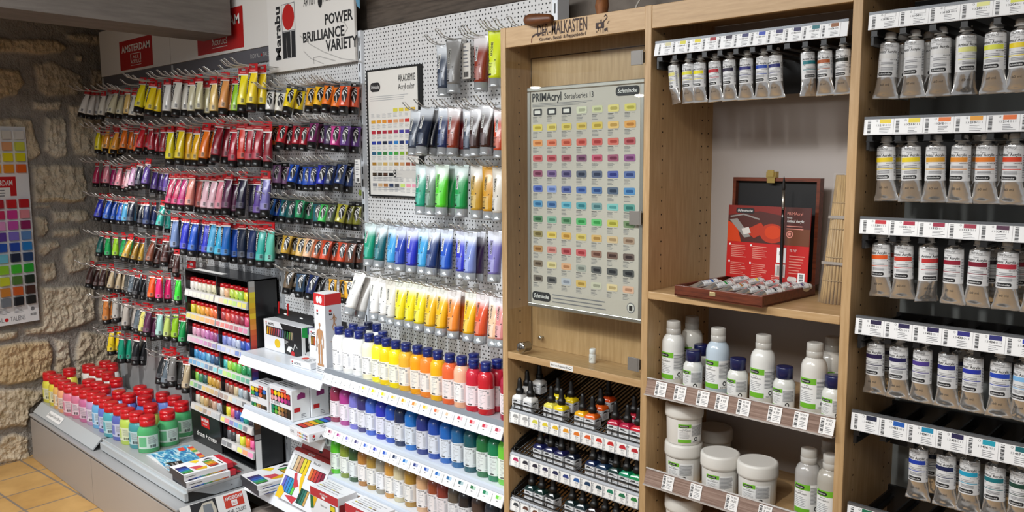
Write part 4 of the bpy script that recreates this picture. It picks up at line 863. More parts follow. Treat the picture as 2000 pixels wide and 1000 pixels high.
# acrylic boxes with round windows
def round_box(x, y, w_, h, label, rows):
    d = .085; g = cbox('acrylic_box', label, 'paint set', x, y, .6665, w_, d, h, 0, 'round-window acrylic boxes'); f = MB(); ms = [CARDB, RED, PAPER, GREYINK]
    for (v0, v1, cs) in rows:
        f.rect(FM, w_*.06, h*v0, w_*.94, h*v1, 0, .0004); n = len(cs)//2; du = w_*.88/n
        for i, c in enumerate(cs):
            ms.append(mat(c, .4)); r_ = i//n; u = w_*.06+du*(i % n+.5); v = h*(v0+(v1-v0)*(.74 if r_ == 0 else .27)); f.disc(FM, u, v, du*.46, h*(v1-v0)*.24, len(ms)-1, .0008, 12)
    f.rect(FM, w_*.52, h*.84, w_*.76, h*.97, 1, .001); f.text('BASIC', FM, w_*.55, h*.88, h*.05, 2, .0013, fit=w_*.18); marabu(f, FM, w_*.06, h*.40, h*.12, 1, 0); f.text('ACRYL', FM, w_*.18, h*.40, h*.10, 3, .001, fit=w_*.3)
    sm_ = side_map(w_); f.rect(sm_, 0, 0, d, h, 2, .0002); f.rect(sm_, d*.1, h*.28, d*.45, h*.42, 1, .0008); f.poly(sm_, [(d*.3, h*.68), (d*.75, h*.70), (d*.75, h*.84), (d*.52, h*.9), (d*.3, h*.82)], len(ms), .0008); f.lines(sm_, d*.5, h*.05, d*.8, h*.2, 3, 3, .0008, .4); ms.append(mat('#8a2a6a', .5))
    f.lines(top_map(h), w_*.1, d*.2, w_*.9, d*.8, 3, 0, .0004, .25); part('print', f, ms, g)
cA = '#e8d820 #e0a020 #c03028 #2a6ac0 #3aa04a #1a5a9a #d86a3a #4a3a2a'.split(); cB = '#e83a2a #f0d820 #f0b820 #f08a28 #e85a2a #d03028 #f0a0a0 #f0b0b8 #e88aa8 #d84a9a #b82a7a #7a2a6a'.split(); cC = '#1a7a6a #2aa04a #c89a4a #b07a3a #6a4a2a #3a2a1a #1a8a5a #6ab03a #c0a06a #9a6a4a #5a3a2a #2a2420'.split()
round_box(-3.322, 1.772, .150, .112, 'smaller round-window acrylic box next to the black display', [(.50, .86, cA), (.06, .22, cC)])
round_box(-3.158, 1.775, .178, .132, 'bigger round-window acrylic box in front of its twin', [(.50, .86, cB), (.05, .36, cC)])
round_box(-3.150, 1.864, .178, .132, 'round-window acrylic box standing behind the bigger one', [(.50, .86, cB), (.05, .36, cC)])
g = cbox('flat_paint_box', 'flat white acrylic box with dot rows sticking out over the shelf edge', 'paint set', -2.862, 1.690, .6665, .155, .22, .034, -.06)
f = MB(); ms = [RED, CARDB, GREYINK, PAPER]; cs = '#c03028 #e0702a #e0b020 #5aa03a #2a6ac0 #6a3a8a #8a5a3a'.split()
f.text('ACRYL', FM, .008, .012, .010, 2, .0008, fit=.03); marabu(f, side_map(.155), .01, .006, .022, 0, 1); f.text('ACRYL', side_map(.155), .045, .009, .014, 1, .0008, fit=.07)
for i, c in enumerate(cs):
    ms.append(mat(c, .5))
    for r_ in (0, 1): f.disc(FM, .070+i*.0115, .010+r_*.012, .0038, .0042, 4+i, .0008, 8)
tm = top_map(.034); f.rect(tm, .01, .02, .075, .20, 1, .0004); f.text('ACRYL', tm, .085, .08, .024, 2, .0006, rot=0, fit=.06)
for i, c in enumerate(cs): f.rect(tm, .014, .026+i*.024, .071, .046+i*.024, 4+i, .0007)
part('print', f, ms, g)

# tube sets with white boxes, red flap and painted spectrum
SPEC = '#2a2a6a #2a4aa0 #2a6ac0 #2a9a8a #4a9a4a #c0a03a #e0b020 #e07a2a #c03a2a'.split()
def spec_box(x, y, z, w_, d, h, rz, label, flap=True, right=True):
    g = cbox('tube_set_box', label, 'paint set', x, y, z, w_, d, h, rz, 'flat white tube set boxes'); f = MB(); ms = [PAPER, INK, mat('#35343a', .4), mat('#e8c81c', .5), mat('#c84a58', .5), mat('#1a1a20', .3)]+[mat(c, .4) for c in SPEC]
    f.rect(FM, 0, 0, w_, h, 2, .0003); sm_ = side_map(w_)
    for i in range(9): f.poly(sm_, [(d*(.10+.095*i), h*.04), (d*(.20+.095*i), h*.04), (d*(.20+.095*i), h*(.20+.01*(i % 3))), (d*(.10+.095*i), h*.17)], 6+i, .0006)
    f.lines(sm_, d*.06, h*.5, d*.36, h*.66, 1, 1, .0006, .5); tm = top_map(h)
    f.rect(tm, w_*.30, d*.02, w_*.92, d*.26, 5, .0004); f.rect(tm, w_*.30, d*.64, w_*.90, d*.86, 5, .0004)
    for i in range(5): f.rect(tm, w_*(.33+.115*i), d*.03, w_*(.43+.115*i), d*.25, 6+i, .0007); f.rect(tm, w_*(.33+.11*i), d*.65, w_*(.42+.11*i), d*.85, 10+min(i, 4), .0007)
    f.poly(tm, [(w_*.5, d*.28), (w_*.8, d*.34), (w_*.75, d*.55), (w_*.55, d*.5)], 4, .0005); f.poly(tm, [(w_*.82, d*.3), (w_*.95, d*.55), (w_*.7, d*.62)], 12, .0006); f.poly(tm, [(w_*.03, d*.4), (w_*.3, d*.5), (w_*.18, d*.62), (w_*.05, d*.56)], 3, .0006); f.poly(tm, [(w_*.2, d*.7), (w_*.28, d*.95), (w_*.1, d*.85)], 2, .0005)
    f.lines(tm, w_*.5, d*.9, w_*.9, d*.97, 1, 1, .0006, .4); part('print', f, ms, g)
    if flap:
        f = MB(); f.box(.003, w_-.003, d, d+.03, h*.1, h*.95, 0, .002); f.prism([(d+.03, h*.1), (d+.062, h*.12), (d+.03, h*.7)], 'x', .02, w_-.02); part('red_flap', f, mat('#c02434', .4), g)
    return g
spec_box(-3.557, 1.505, .3355, .150, .200, .030, -.04, 'lower white tube set box on the deck edge beside the blue pads')
spec_box(-3.572, 1.500, .3665, .150, .200, .029, -.03, 'upper white tube set box lying on its twin on the deck')
spec_box(-3.300, 1.702, .3255, .170, .235, .024, -.08, 'lower white tube set box on low shelf above the brown gap', False)
spec_box(-3.303, 1.698, .3505, .170, .235, .022, -.08, 'upper white tube set box on low shelf behind the marker set', False)
# stack of blue colour brochures
rn = random.Random(4)
m, nt, b = nodes('sea_blue_print'); tc = nd(nt, 'ShaderNodeTexCoord'); mp_ = nd(nt, 'ShaderNodeMapping'); mp_.inputs['Scale'].default_value = (9, 26, 1); nt.links.new(tc.outputs['Object'], mp_.inputs[0])
n = nd(nt, 'ShaderNodeTexNoise', i_Scale=1.6, i_Detail=6, i_Distortion=1.2); nt.links.new(mp_.outputs[0], n.inputs['Vector'])
nt.links.new(ramp(nt, n.outputs['Fac'], [(.30, '#12407c'), (.42, '#2a7ab0'), (.52, '#5aaecb'), (.60, '#d6e4ea'), (.70, '#2c8a86')]), b.inputs['Base Color']); b.inputs['Roughness'].default_value = .3; SEA = m
for k in range(6):
    g = thing('brochure', ['lowest', 'second lowest', 'third', 'fourth', 'second topmost', 'topmost'][k]+' blue sea brochure of the fanned stack on the deck', 'brochure', (-3.955+k*.012+.14, 1.640-.002*k, .3352+k*.0034), -.06-.012*k, 'blue brochures stacked on the deck')
    f = MB(); f.box(-.14, .14, -.095, .095, 0, .003, 0, .0006); part('pages', f, PAPER, g)
    f = MB(); tm = plane_map((-.14, -.095, .0032), (1, 0, 0), (0, 1, 0)); f.rect(tm, 0, 0, .28, .19, 0, .0002, 1)
    for i, c in enumerate('#d84a3a #e0a03a #5aa04a #d8d0c0 #c03a4a #e08a3a #3a5a8a #c8b02a'.split()): f.rect(tm, .02+i*.031, .165, .051+i*.031, .19, 3+i, .0005)
    f.poly(tm, [(.17, .02), (.265, .03), (.27, .08), (.185, .085)], 1, .0006); f.text('ACRYLIC', tm, .185, .052, .012, 2, .0009, fit=.07); f.text('COLOURS', tm, .195, .034, .008, 2, .0009, fit=.05); f.rect(tm, .005, .12, .055, .15, 3, .0006)
    f.disc(tm, .235, .012, .03, .011, 11, .0005); part('cover', f, [SEA, CARDB, PAPER]+[mat(c, .4) for c in '#d84a3a #e0a03a #5aa04a #d8d0c0 #c03a4a #e08a3a #3a5a8a #c8b02a'.split()]+[mat('#9aa0a6', .4)], g)
# slanted pearl colours board at the end of the deck
g = thing('slanted_sign', 'slanted white sign board with red logo at the deck end', 'sign', (-3.366, 1.445, .2795))
mpS = plane_map((0, 0, 0), (0, 1, 0), (-.42, 0, .907)); f = MB(); W, H_ = .305, .16
P8 = [mpS(u, v-H_, o) for o in (0, -.004) for u, v in ((0, 0), (W, 0), (W, H_), (0, H_))]
f.add(P8, [(0, 1, 2, 3), (7, 6, 5, 4), (0, 4, 5, 1), (1, 5, 6, 2), (2, 6, 7, 3), (3, 7, 4, 0)]); part('board', f, PAPER, g)
f = MB(); mq = lambda u, v, o=0.: mpS(u, v-H_, o)
f.rect(mq, .195, .095, .285, .152, 0, .0005); f.text('AMSTERDAM', mq, .199, .128, .016, 1, .001, fit=.082, bold=.02); f.rect(mq, .226, .100, .254, .124, 1, .0008); f.text('ALL', mq, .231, .107, .010, 0, .0012, fit=.018)
f.text('PEARL COLORS', mq, .200, .068, .017, 2, .001, fit=.085, bold=.01); f.rect(mq, .045, .0, .16, .158, 3, .0004)
f.poly(mq, [(.06, .05), (.075, .12), (.10, .15), (.145, .15), (.155, .11), (.15, .07), (.10, .08)], 4, .0007); f.poly(mq, [(.095, .085), (.10, .142), (.138, .14), (.14, .09)], 5, .001); f.rect(mq, .25, .0, .302, .05, 2, .0007); f.disc(mq, .276, .02, .016, .014, 4, .001)
part('print', f, [mat('#c8402e', .5), PAPER, INK, mat('#2a2b2f', .5), mat('#c8c2b4', .45), mat('#7a8086', .5)], g)
# marker set leaning on the low shelf, with red hanging flap
def lean_box(name, label, o, w_, h, d, lean, mk):
    g = thing(name, label, 'paint set', o); c, s_ = math.cos(lean), math.sin(lean)
    mp = plane_map((0, 0, 0), (1, 0, 0), (0, s_, c)); f = MB()
    Q = lambda u, v, k: Vector(mp(u, v, 0))+Vector((0, c, -s_))*k
    vs = [tuple(Q(u, v, k)) for k in (0, d) for u, v in ((0, 0), (w_, 0), (w_, h), (0, h))]
    f.add(vs, [(0, 1, 2, 3), (7, 6, 5, 4), (0, 4, 5, 1), (1, 5, 6, 2), (2, 6, 7, 3), (3, 7, 4, 0)]); part('carton', f, CARD, g); mk(g, mp, Q); return g
def mk1(g, mp, Q):
    w_, h = .285, .205; f = MB(); R_ = '#d8d8d2 #d2b48a #c8946a #d8cc3a #e8c828'.split(); R2 = '#d8783a #c84a32 #b83a3a #9a2a3c #7a2038'.split(); R3 = '#6a6ac0 #4a7ac8 #3a8ac8 #2a9ab8 #6ac84a'.split(); R4 = '#1a4a3a #2a6a5a #3a7a6a #c8a058'.split(); ms = [CARDB, mat('#e8c020', .5), mat('#c83a44', .5), INK]
    def win(u0, v0, u1, v1, cs):
        f.rect(mp, u0, v0, u1, v1, 0, .0005)
        for i, c in enumerate(cs): ms.append(mat(c, .35)); a = (u1-u0)/len(cs); f.rect(mp, u0+a*(i+.08), v0+.002, u0+a*(i+.92), v1-.002, len(ms)-1, .001)
    win(.02, .125, .145, .19, R_); win(.165, .115, .27, .165, R2); win(.012, .03, .11, .095, R3); win(.15, .012, .215, .075, R4)
    f.poly(mp, [(.07, .115), (.085, .125), (.10, .10), (.13, .075), (.10, .06)], 2, .0014); f.poly(mp, [(.12, .14), (.145, .12), (.155, .05), (.135, .075), (.12, .11)], 1, .0012); f.poly(mp, [(.0, .0), (.04, .0), (.05, .03), (.02, .05), (.0, .045)], 1, .0012); f.poly(mp, [(.06, .02), (.13, .0), (.15, .03), (.10, .028)], 2, .0013); f.text('fine art', mp, .165, .182, .012, 3, .0008)
    part('print', f, ms, g); f = MB(); Wd = .285
    vs = [tuple(Q(u, v, k)) for k in (.030, .033) for u, v in ((-.002, .19), (Wd, .19), (Wd, .255), (-.002, .255))]; f.add(vs, [(0, 1, 2, 3), (7, 6, 5, 4), (0, 4, 5, 1), (1, 5, 6, 2), (2, 6, 7, 3), (3, 7, 4, 0)])
    vs = [tuple(Q(u, v, k)) for v, k in ((.205, -.001), (.222, .012), (.215, .034), (.195, .034)) for u in (-.003, Wd+.003)]; f.add(vs, [(0, 1, 3, 2), (2, 3, 5, 4), (4, 5, 7, 6), (0, 2, 4, 6), (1, 7, 5, 3), (0, 6, 7, 1)])
    m2 = lambda u, v, o=0.: tuple(Q(u, v, .030)+Vector((0, -o, 0))); f.pill(m2, .13, .232, .155, .240, 1, .0006); m3 = lambda u, v, o=0.: tuple(Q(u, .207+v*.8, -.001+v*.7-.0009-o)); f.text('AMSTERDAM', m3, .10, .003, .008, 2, .0008, fit=.05, bold=.02)
    part('red_flap', f, [mat('#a8282a', .4), CARDB, PAPER], g, 'red hanging flap with euro hole')
lean_box('marker_set', 'leaning colour marker set with red flap and small windows', (-3.085, 1.740, .3265), .285, .205, .03, .52, mk1)
for k, (x, lab) in enumerate(((-2.665, 'white boxed set with red top band beside the leaning marker set'), (-2.435, 'white boxed set with red top band under the bottle shelf corner'))):
    w_, d, h = .185, .085, .345
    g = cbox('boxed_set', lab, 'paint set', x, 1.652, .1715, w_, d, h, 0, 'white boxed sets with red top band'); f = MB()
    f.rect(FM, 0, h-.035, w_, h-.001, 0, .0004); f.text('AMSTERDAM', FM, w_*.36, h-.018, .008, 1, .0008, fit=.05); f.rect(FM, w_*.43, h-.030, w_*.53, h-.021, 1, .0008); f.text('fine art', FM, w_*.38, h-.062, .010, 2, .0008)
    f.poly(FM, [(0, h-.036), (.035, h-.036), (.02, h-.085), (0, h-.09)], 3, .0006); f.poly(FM, [(.02, h-.036), (.05, h-.036), (.022, h-.08)], 4, .0008); f.rect(FM, w_*.72, h-.17, w_*.9, h-.04, 5, .0005)
    for i, c in enumerate('#d8c82a #7a5a3a #d8dade #b84a3a #2a5aa0 #c8d0d8'.split()): f.rect(FM, w_*.73, h-.062-i*.022, w_*.89, h-.043-i*.022, 6+i, .0009)
    sm_ = side_map(w_); f.rect(sm_, .004, .1, d-.004, h-.03, 12, .0004); f.text('AMSTERDAM', sm_, d*.45, h-.16, .012, 1, .0008, rot=90, fit=.09); tm = top_map(h); f.lines(tm, .02, .01, w_-.02, d-.01, 5, 2, .0004, .15, .3)
    for i in range(6): f.rect(tm, .02+i*.026, .03, .04+i*.026, .034, 6+i % 3, .0007)
    part('print', f, [mat('#b5323a', .45), PAPER, GREYINK, mat('#2a6a3a', .5), mat('#e0b020', .5), CARDB]+[mat(c, .4) for c in '#d8c82a #7a5a3a #d8dade #b84a3a #2a5aa0 #c8d0d8'.split()]+[mat('#8a2024', .45)], g)

# ---- posters and tags on the perforated wall
g = thing('framed_colour_chart', 'black-framed paint colour chart hanging on the white perforated wall', 'poster', (-2.668, 1.968, 1.613)); W, H_ = .318, .488
f = MB()
for q in ((0, W, 0, .007), (0, W, H_-.007, H_), (0, .007, .007, H_-.007), (W-.008, W, .007, H_-.007)): f.box(q[0], q[1], 0, .016, q[2], q[3], 0, .001)
f.box(W, W+.004, .002, .016, 0, H_); part('frame', f, BLACK, g); f = MB(); f.box(.006, W-.007, .003, .014, .006, H_-.006); part('sheet', f, mat('#e2e0da', .5), g)
f = MB(); mp = front_map(0, .0028, 0); f.pill(mp, .022, H_-.085, .085, H_-.050, 0, .0004); f.text('Schmincke', mp, .027, H_-.074, .015, 1, .0008, fit=.052, shear=.2)
f.text('AKADEMIE', mp, .195, H_-.055, .026, 0, .0006, fit=.1); f.text('Acryl color', mp, .195, H_-.085, .022, 0, .0006, fit=.095); f.lines(mp, .02, H_-.122, .30, H_-.10, 3, 2, .0005, .25)
AK = ['- - - - d8d048 dcca40 dcc23a d8b23a', 'd8a028 dc9830 dc9028 d86a28 d8a070 d89a80 c83028 c02828', 'b82838 9a2028 a82038 b02a2a a02a5a 3a3a9a 4a3a8a 3a5aa8', '2a3a9a 2a3a8a 1a2438 2a4a8a 2a7ac0 1a2a5a 2a4a9a 2a4a8a', '2a5a7a 1a7a6a 3a7a3a 2a9a6a 4aa03a 7ab02a 8a8a30 6a7a3a', 'a87a2a c0b89a d0aa5a c8c0a0 b0802a c89a6a 9a4a2a 7a3a2a', '4a3a28 3a2c20 5a3a28 1a1c20 - - - -', '8a8c90 c8a880 a8703a 2a3a5a 4a4c50 c8e078 e89aa8 e89ab0']
ms = [INK, PAPER, LINK, mat('#cfcdc8', .5)]
for r_, row in enumerate(AK):
    v = H_-.165-r_*.0405
    for c_, cc in enumerate(row.split()):
        u = .024+c_*.0345
        if cc != '-': ms.append(mat('#'+cc, .5)); f.rect(mp, u, v, u+.026, v+.0125, len(ms)-1, .0005)
        f.lines(mp, u, v-.020, u+.026, v-.003, 4, 2, .0005, .3)
f.rect(mp, .155, H_-.415, .29, H_-.385, 3+0, .0003); f.text('8', mp, .155, H_-.412, .03, 0, .0008); f.lines(mp, .03, .06, .22, .105, 7, 2, .0005, .25); f.lines(mp, .04, .025, .28, .04, 2, 2, .0005, .3); f.rect(mp, .02, .052, .29, .112, 2, .0002) if False else None
part('print', f, ms, g)
def tagcard(px, py, px2, py2, Y, w_, label, c=PAPER, name='price_card', lines=True):
    a = at(px, py, Y=Y); b_ = at(px2, py2, Y=Y); h = abs(a.z-b_.z); g = thing(name, label, 'price card', (a.x-w_/2, Y, min(a.z, b_.z))); f = MB(); f.box(0, w_, 0, .0015, 0, h, 0); part('card', f, c, g)
    f = MB(); mp = front_map(0, -.0002, 0); f.lines(mp, w_*.15, h*.3, w_*.8, h*.95, 6, 0, .0005, .3, .5); f.bars(mp, w_*.2, h*.05, w_*.75, h*.2, 1, .0005, 9, False); part('print', f, [GREYINK, INK], g); return g
tagcard(510+1790/9.52, 300+110/9.52, 510+1780/9.52, 300+540/9.52, 1.93, .034, 'white barcode card hanging right of the navy leaf tubes')
tagcard(510+1870/9.52, 300+680/9.52, 510+1870/9.52, 300+780/9.52, 1.981, .037, 'small yellow-green price card stuck on the perforated wall', mat('#b4cf2c', .5))
tagcard(780+685/5.26, 30+285/5.26, 780+685/5.26, 30+652/5.26, 1.955, .040, 'white barcode card on empty hook between grey and brown tubes', mat('#d4d0c8', .5))
tagcard(780+925/5.26, 30+290/5.26, 780+925/5.26, 30+640/5.26, 1.955, .034, 'white barcode card half hidden beside the neon yellow tube', mat('#d4d0c8', .5))
for k, (px, py) in enumerate(((910, 66), (960, 50), (978, 47), (1005, 44))):
    p = at(px, py, Y=1.9); hook(p.x, p.z-.012, 1.9, ['bare hook over the first white barcode card', 'bare hook above the neon yellow tube', 'bare hook at the cabinet edge above neon tube', 'bare hook rising over the cabinet top corner'][k], 'wire hooks of the silver-capped tubes')

# ---- colour chart on the stone wall
o = SP+SD*0; g = thing('wall_colour_chart', 'white chart of raised colour cubes hanging on the stone wall', 'poster', (0, 0, 0))
d0 = at(75, 400, Z=1.4); 
def on_stone(px, py, off=.045):
    d = ray(px, py); t = SN.dot(SP+SN*off-CAM0)/SN.dot(d); P = CAM0+d*t; return (P-SP).dot(SD), P.z
ur, zt = on_stone(50, 248); ur2, zbm = on_stone(76, 625); ur = (ur+ur2)/2; W = .34
g.location = SP+SD*(ur-W)+SN*.045+Vector((0, 0, zbm)); H_ = zt-zbm
mpw = plane_map((0, 0, 0), SD, (0, 0, 1)); NS = Vector(SD).cross(Vector((0, 0, 1)))
def wbox(f, u0, u1, v0, v1, d0, d1, m=0):
    P_ = [mpw(u, v, o_) for o_ in (d0, d1) for u, v in ((u0, v0), (u1, v0), (u1, v1), (u0, v1))]
    f.add(P_, [(3, 2, 1, 0), (4, 5, 6, 7), (0, 1, 5, 4), (1, 2, 6, 5), (2, 3, 7, 6), (3, 0, 4, 7)], m)
f = MB(); wbox(f, 0, W, 0, H_, -.004, 0); part('board', f, mat('#dfe0e2', .35), g)
rows = [(262, 'd2cec6 dad8d2'), (284, 'dfa274 cfd64a'), (305, 'e6d81a ded81a'), (327, 'e8931c e0611c'), (395, 'c41a1a b81c20'), (416, 'c8348a dd8a94'), (437, 'c04aa8 8c1c5c'), (458, '7c6cc8 5a86c0'), (479, '1c44a8 1c7cc8'), (500, '16203a 1a3c6c'), (522, '3aae2a 1c9a2a'), (544, '4a7030 14261c'), (565, 'b8521c 3c2018'), (585, '14161c 1a1a1a')]
lc = 'e0c8a8 d8d8a0 e8d850 e8a82a a81c28 c02a5a d890c4 5a3a9a 1a50b0 6ab8d0 86c02a b8c02a b8762a 6a7078'.split()
for k, (py, cs) in enumerate(rows):
    _, zc = on_stone(40, py+2); v = zc-zbm; cc = [lc[k]]+cs.split(); cc = [lc[k]]+cc
    for i, c in enumerate(cc):
        u = W-.068-.070*(3-i); f = MB(); wbox(f, u, u+.048, v-.024, v+.024, 0, .018); part('colour_cube', f, mat('#'+c, .35), g)
f = MB(); _, z0 = on_stone(20, 383); _, z1 = on_stone(20, 345); z0 -= zbm; z1 -= zbm
f.rect(mpw, W-.26, z0, W-.075, z1, 0, .0006); f.text('AMSTERDAM', mpw, W-.245, z1-.05, .030, 1, .0012, fit=.15, bold=.02); f.rect(mpw, W-.26, z0-.012, W-.11, z1-.062, 1, .001); f.lines(mpw, W-.21, z0-.005, W-.12, z1-.07, 3, 2, .0014, .4)
_, zt2 = on_stone(30, 625); zt2 -= zbm; f.text('ROYAL', mpw, W-.30, .018, .028, 2, .0008, fit=.10); f.disc(mpw, W-.185, .03, .011, m=0, off=.0008); f.text('TALENS', mpw, W-.165, .018, .028, 2, .0008, fit=.085)
for i in range(3): f.lines(mpw, W-.30+.08*i, .062, W-.24+.08*i, .10, 5, 2, .0008, .3)
f.disc(mpw, W-.035, .075, .012, m=2, off=.0008); f.bars(mpw, W-.05, .035, W-.015, .05, 2, .0008, 9, False); part('print', f, [RED, PAPER, GREYINK], g)

# ---------------------------------------------------------------- wooden cabinets
FY, BYK, TOP = 1.594, 1.875, 2.100
CABX = [(-1.5655, -1.5466), (-1.1056, -1.0877), (-.636, -.6172), (-.170, -.151)]
def holes(f, X, s_, ys, z0, z1, zh, m=1):
    n = int((z1-z0)/.032)
    for y in ys:
        for k in range(n):
            z = zh+.032*math.ceil((z0-zh)/.032)+.032*k
            if z > z1: break
            f.add([(X+s_*.0003, y+.0024*math.cos(a*math.pi/3), z+.0024*math.sin(a*math.pi/3)) for a in range(6)], [tuple(range(6)) if s_ > 0 else tuple(reversed(range(6)))], m)
ZH = CZ+.0573
def side_panel(g, i, right, left):
    x0, x1 = CABX[i]; f = MB(); f.box(x0, x1, FY, BYK, 0, TOP, 0, .0012)
    if right: holes(f, x1, 1, (1.6448, 1.80 if i == 0 else 1.8490 if i < 3 else 1.849, 1.819), .7, 2.06, ZH)
    if left: holes(f, x0, -1, (1.6448, 1.819, 1.849), .7, 2.06, ZH)
    for v_i in range(len(f.v)): f.v[v_i] = (f.v[v_i][0], f.v[v_i][1], f.v[v_i][2])
    return part('side_panel', f, [WV, HOLE], g)
def shelfboard(g, x0, x1, z, name='shelf', y0=FY+.001, y1=BYK-.001, th=.018):
    f = MB(); f.box(x0, x1, y0, y1, z-th, z, 0, .0015); return part(name, f, WH, g)
# --- first cabinet: glass showcase above, ink racks below
g1 = thing('display_cabinet', 'beech cabinet with glass showcase above and dropper bottle racks below', 'cabinet')
side_panel(g1, 0, True, False); side_panel(g1, 1, True, True)
L0, L1 = CABX[0][1], CABX[1][0]
f = MB(); f.box(L0, L1, FY+.001, FY+.019, 2.048, TOP-.001, 0, .001); part('header_board', f, WH, g1)
f = MB(); f.box(L0, L1, FY+.019, BYK, TOP-.019, TOP-.001); part('top_board', f, WH, g1)
f = MB(); f.box(L0, L1, 1.692, 1.700, 1.2312, 2.08)
f.box(L0+.001, L1-.001, 1.6915, 1.692, 2.0265, 2.0285, 1); f.box(L0+.001, L0+.003, 1.6915, 1.692, 1.232, 2.0275, 1); f.box(L1-.028, L1-.026, 1.6915, 1.692, 1.232, 2.0275, 1)
part('rear_door', f, [WV, mat('#3b2413', .8)], g1)
f = MB(); kx, kz = -1.5063+.004, 1.2618; f.loft([[(kx+r_*math.cos(a*math.pi/8), y, kz+r_*math.sin(a*math.pi/8)) for a in range(16)] for r_, y in ((.003, 1.6915), (.003, 1.686), (.006, 1.682), (.0065, 1.677), (.004, 1.674))], 0); part('knob', f, CHROME, g1)
shelfboard(g1, L0, L1, 1.2307, 'showcase_floor', th=.019)
f = MB(); mp = front_map(0, FY+.0008, 0); xa, xb = -1.392, -1.314; f.rect(mp, xa, 1.2145, xb, 1.2285, 0, .0005); f.text('Aero Color Professional 28 ml', mp, xa+.003, 1.2185, .006, 1, .0009, fit=.062); f.lines(mp, xb-.012, 1.217, xb-.002, 1.226, 2, 1, .0009, .3); part('shelf_label', f, [PAPER, INK], g1, 'white paper label on the showcase floor edge')
f = MB(); f.box(L0, L1, BYK-.006, BYK, .05, 1.21, 0); part('back_panel', f, WV, g1); shelfboard(g1, L0, L1, .1, 'bottom_board')
# header lettering and little easel emblem
mp = front_map(0, FY+.0010, 0); f = MB(); BR = mat('#2c130c', .6)
f.text('DER', mp, -1.4335, 2.066, .029, 0, .0006, fit=.036); f.text('-', mp, -1.396, 2.066, .020, 0, .0006, fit=.008); f.text('MALKASTEN', mp, -1.386, 2.0655, .031, 0, .0006, fit=.113, bold=.01)
f.text('Künstler-, Bastel- & Puppenbedarf', mp, -1.428, 2.0535, .0085, 0, .0006, fit=.152, bold=.015)
f.stroke(mp, [(-1.452, 2.0665), (-1.442, 2.0715), (-1.425, 2.0722), (-1.405, 2.0745)], .004, 0, .0009); f.stroke(mp, [(-1.449, 2.069), (-1.4545, 2.062), (-1.4545, 2.055)], .002, 1, .0008); f.disc(mp, -1.4545, 2.054, .0016, .0022, 1, .0008)
part('lettering', f, [BR, mat('#7a3a18', .5)], g1, 'dark brown painted lettering'); f = MB()
for q in ((-1.247, 2.064, -1.222, 2.078), (-1.240, 2.058, -1.238, 2.066), (-1.226, 2.052, -1.224, 2.066), (-1.233, 2.078, -1.229, 2.084)): f.rect(mp, *q, 0, .0006)
f.disc(mp, -1.2345, 2.071, .0035, m=2, off=.0009); f.stroke(mp, [(-1.226, 2.078), (-1.218, 2.082), (-1.213, 2.088), (-1.217, 2.094), (-1.222, 2.090)], .0022, 0, .0009); f.stroke(mp, [(-1.212, 2.072), (-1.209, 2.078), (-1.206, 2.078)], .0012, 0, .0009)
f.stroke(mp, [(-1.243, 2.060), (-1.244, 2.054)], .0015, 0, .0009); f.stroke(mp, [(-1.233, 2.064), (-1.234, 2.055)], .0012, 0, .0009); f.poly(mp, [(-1.222, 2.062), (-1.212, 2.064), (-1.211, 2.053), (-1.214, 2.058), (-1.220, 2.054)], 0, .0006)
part('emblem', f, [BR, mat('#7a3a18', .5), mat('#c39a68', .5)], g1, 'small dark brown emblem')
# glass door
GL, GLN, GB = nodes('clear_glass_pane'); GLN.nodes.remove(GB)
out = GLN.nodes['Material Output']; tr = nd(GLN, 'ShaderNodeBsdfTransparent'); tr.inputs[0].default_value = (.97, .985, .975, 1); gs = nd(GLN, 'ShaderNodeBsdfGlossy'); gs.inputs['Roughness'].default_value = .0; lw = nd(GLN, 'ShaderNodeLayerWeight', i_Blend=.5); fr = math_(GLN, 'ADD', math_(GLN, 'MULTIPLY', math_(GLN, 'POWER', lw.outputs['Facing'], 5.), .9), .035); mxs = nd(GLN, 'ShaderNodeMixShader')
GLN.links.new(fr, mxs.inputs[0]); GLN.links.new(tr.outputs[0], mxs.inputs[1]); GLN.links.new(gs.outputs[0], mxs.inputs[2]); GLN.links.new(mxs.outputs[0], out.inputs[0])
f = MB(); f.box(L0+.0015, L1-.0015, FY-.0025, FY+.0015, 1.2325, 2.046); gp = part('glass_door', f, GL, g1)
for z in (1.986, 1.6185, 1.268):
    f = MB(); f.box(L1-.034, L1-.0005, FY-.006, FY-.003, z-.0165, z+.0165, 0, .0008); f.box(L1-.006, L1-.004, FY-.0065, FY-.003, z-.0165, z+.0165); f.box(L1-.03, L1-.003, FY+.002, FY+.005, z-.012, z+.012, 0); part('hinge', f, mat('#7f7b76', .5, .3), gp)
f = MB(); lx, lz = -1.4925, 1.2505
f.loft([[(lx+r_*math.cos(a*math.pi/12), y, lz+r_*math.sin(a*math.pi/12)) for a in range(24)] for r_, y in ((.0005, FY-.0075), (.013, FY-.007), (.0145, FY-.005), (.0145, FY+.0), (.0135, FY+.001), (.0135, FY+.026), (.012, FY+.027))], 0, False)
f.loft([[(lx+r_*math.cos(a*math.pi/8), y, lz+r_*math.sin(a*math.pi/8)) for a in range(16)] for r_, y in ((.0065, FY-.0076), (.0055, FY-.0095))], 0); f.box(lx-.0045, lx+.0045, FY-.0105, FY-.0094, lz-.0008, lz+.0008, 1); part('lock', f, [mat('#b6b2ab', .18, 1.), BLACK], gp, 'chrome lock cylinder')
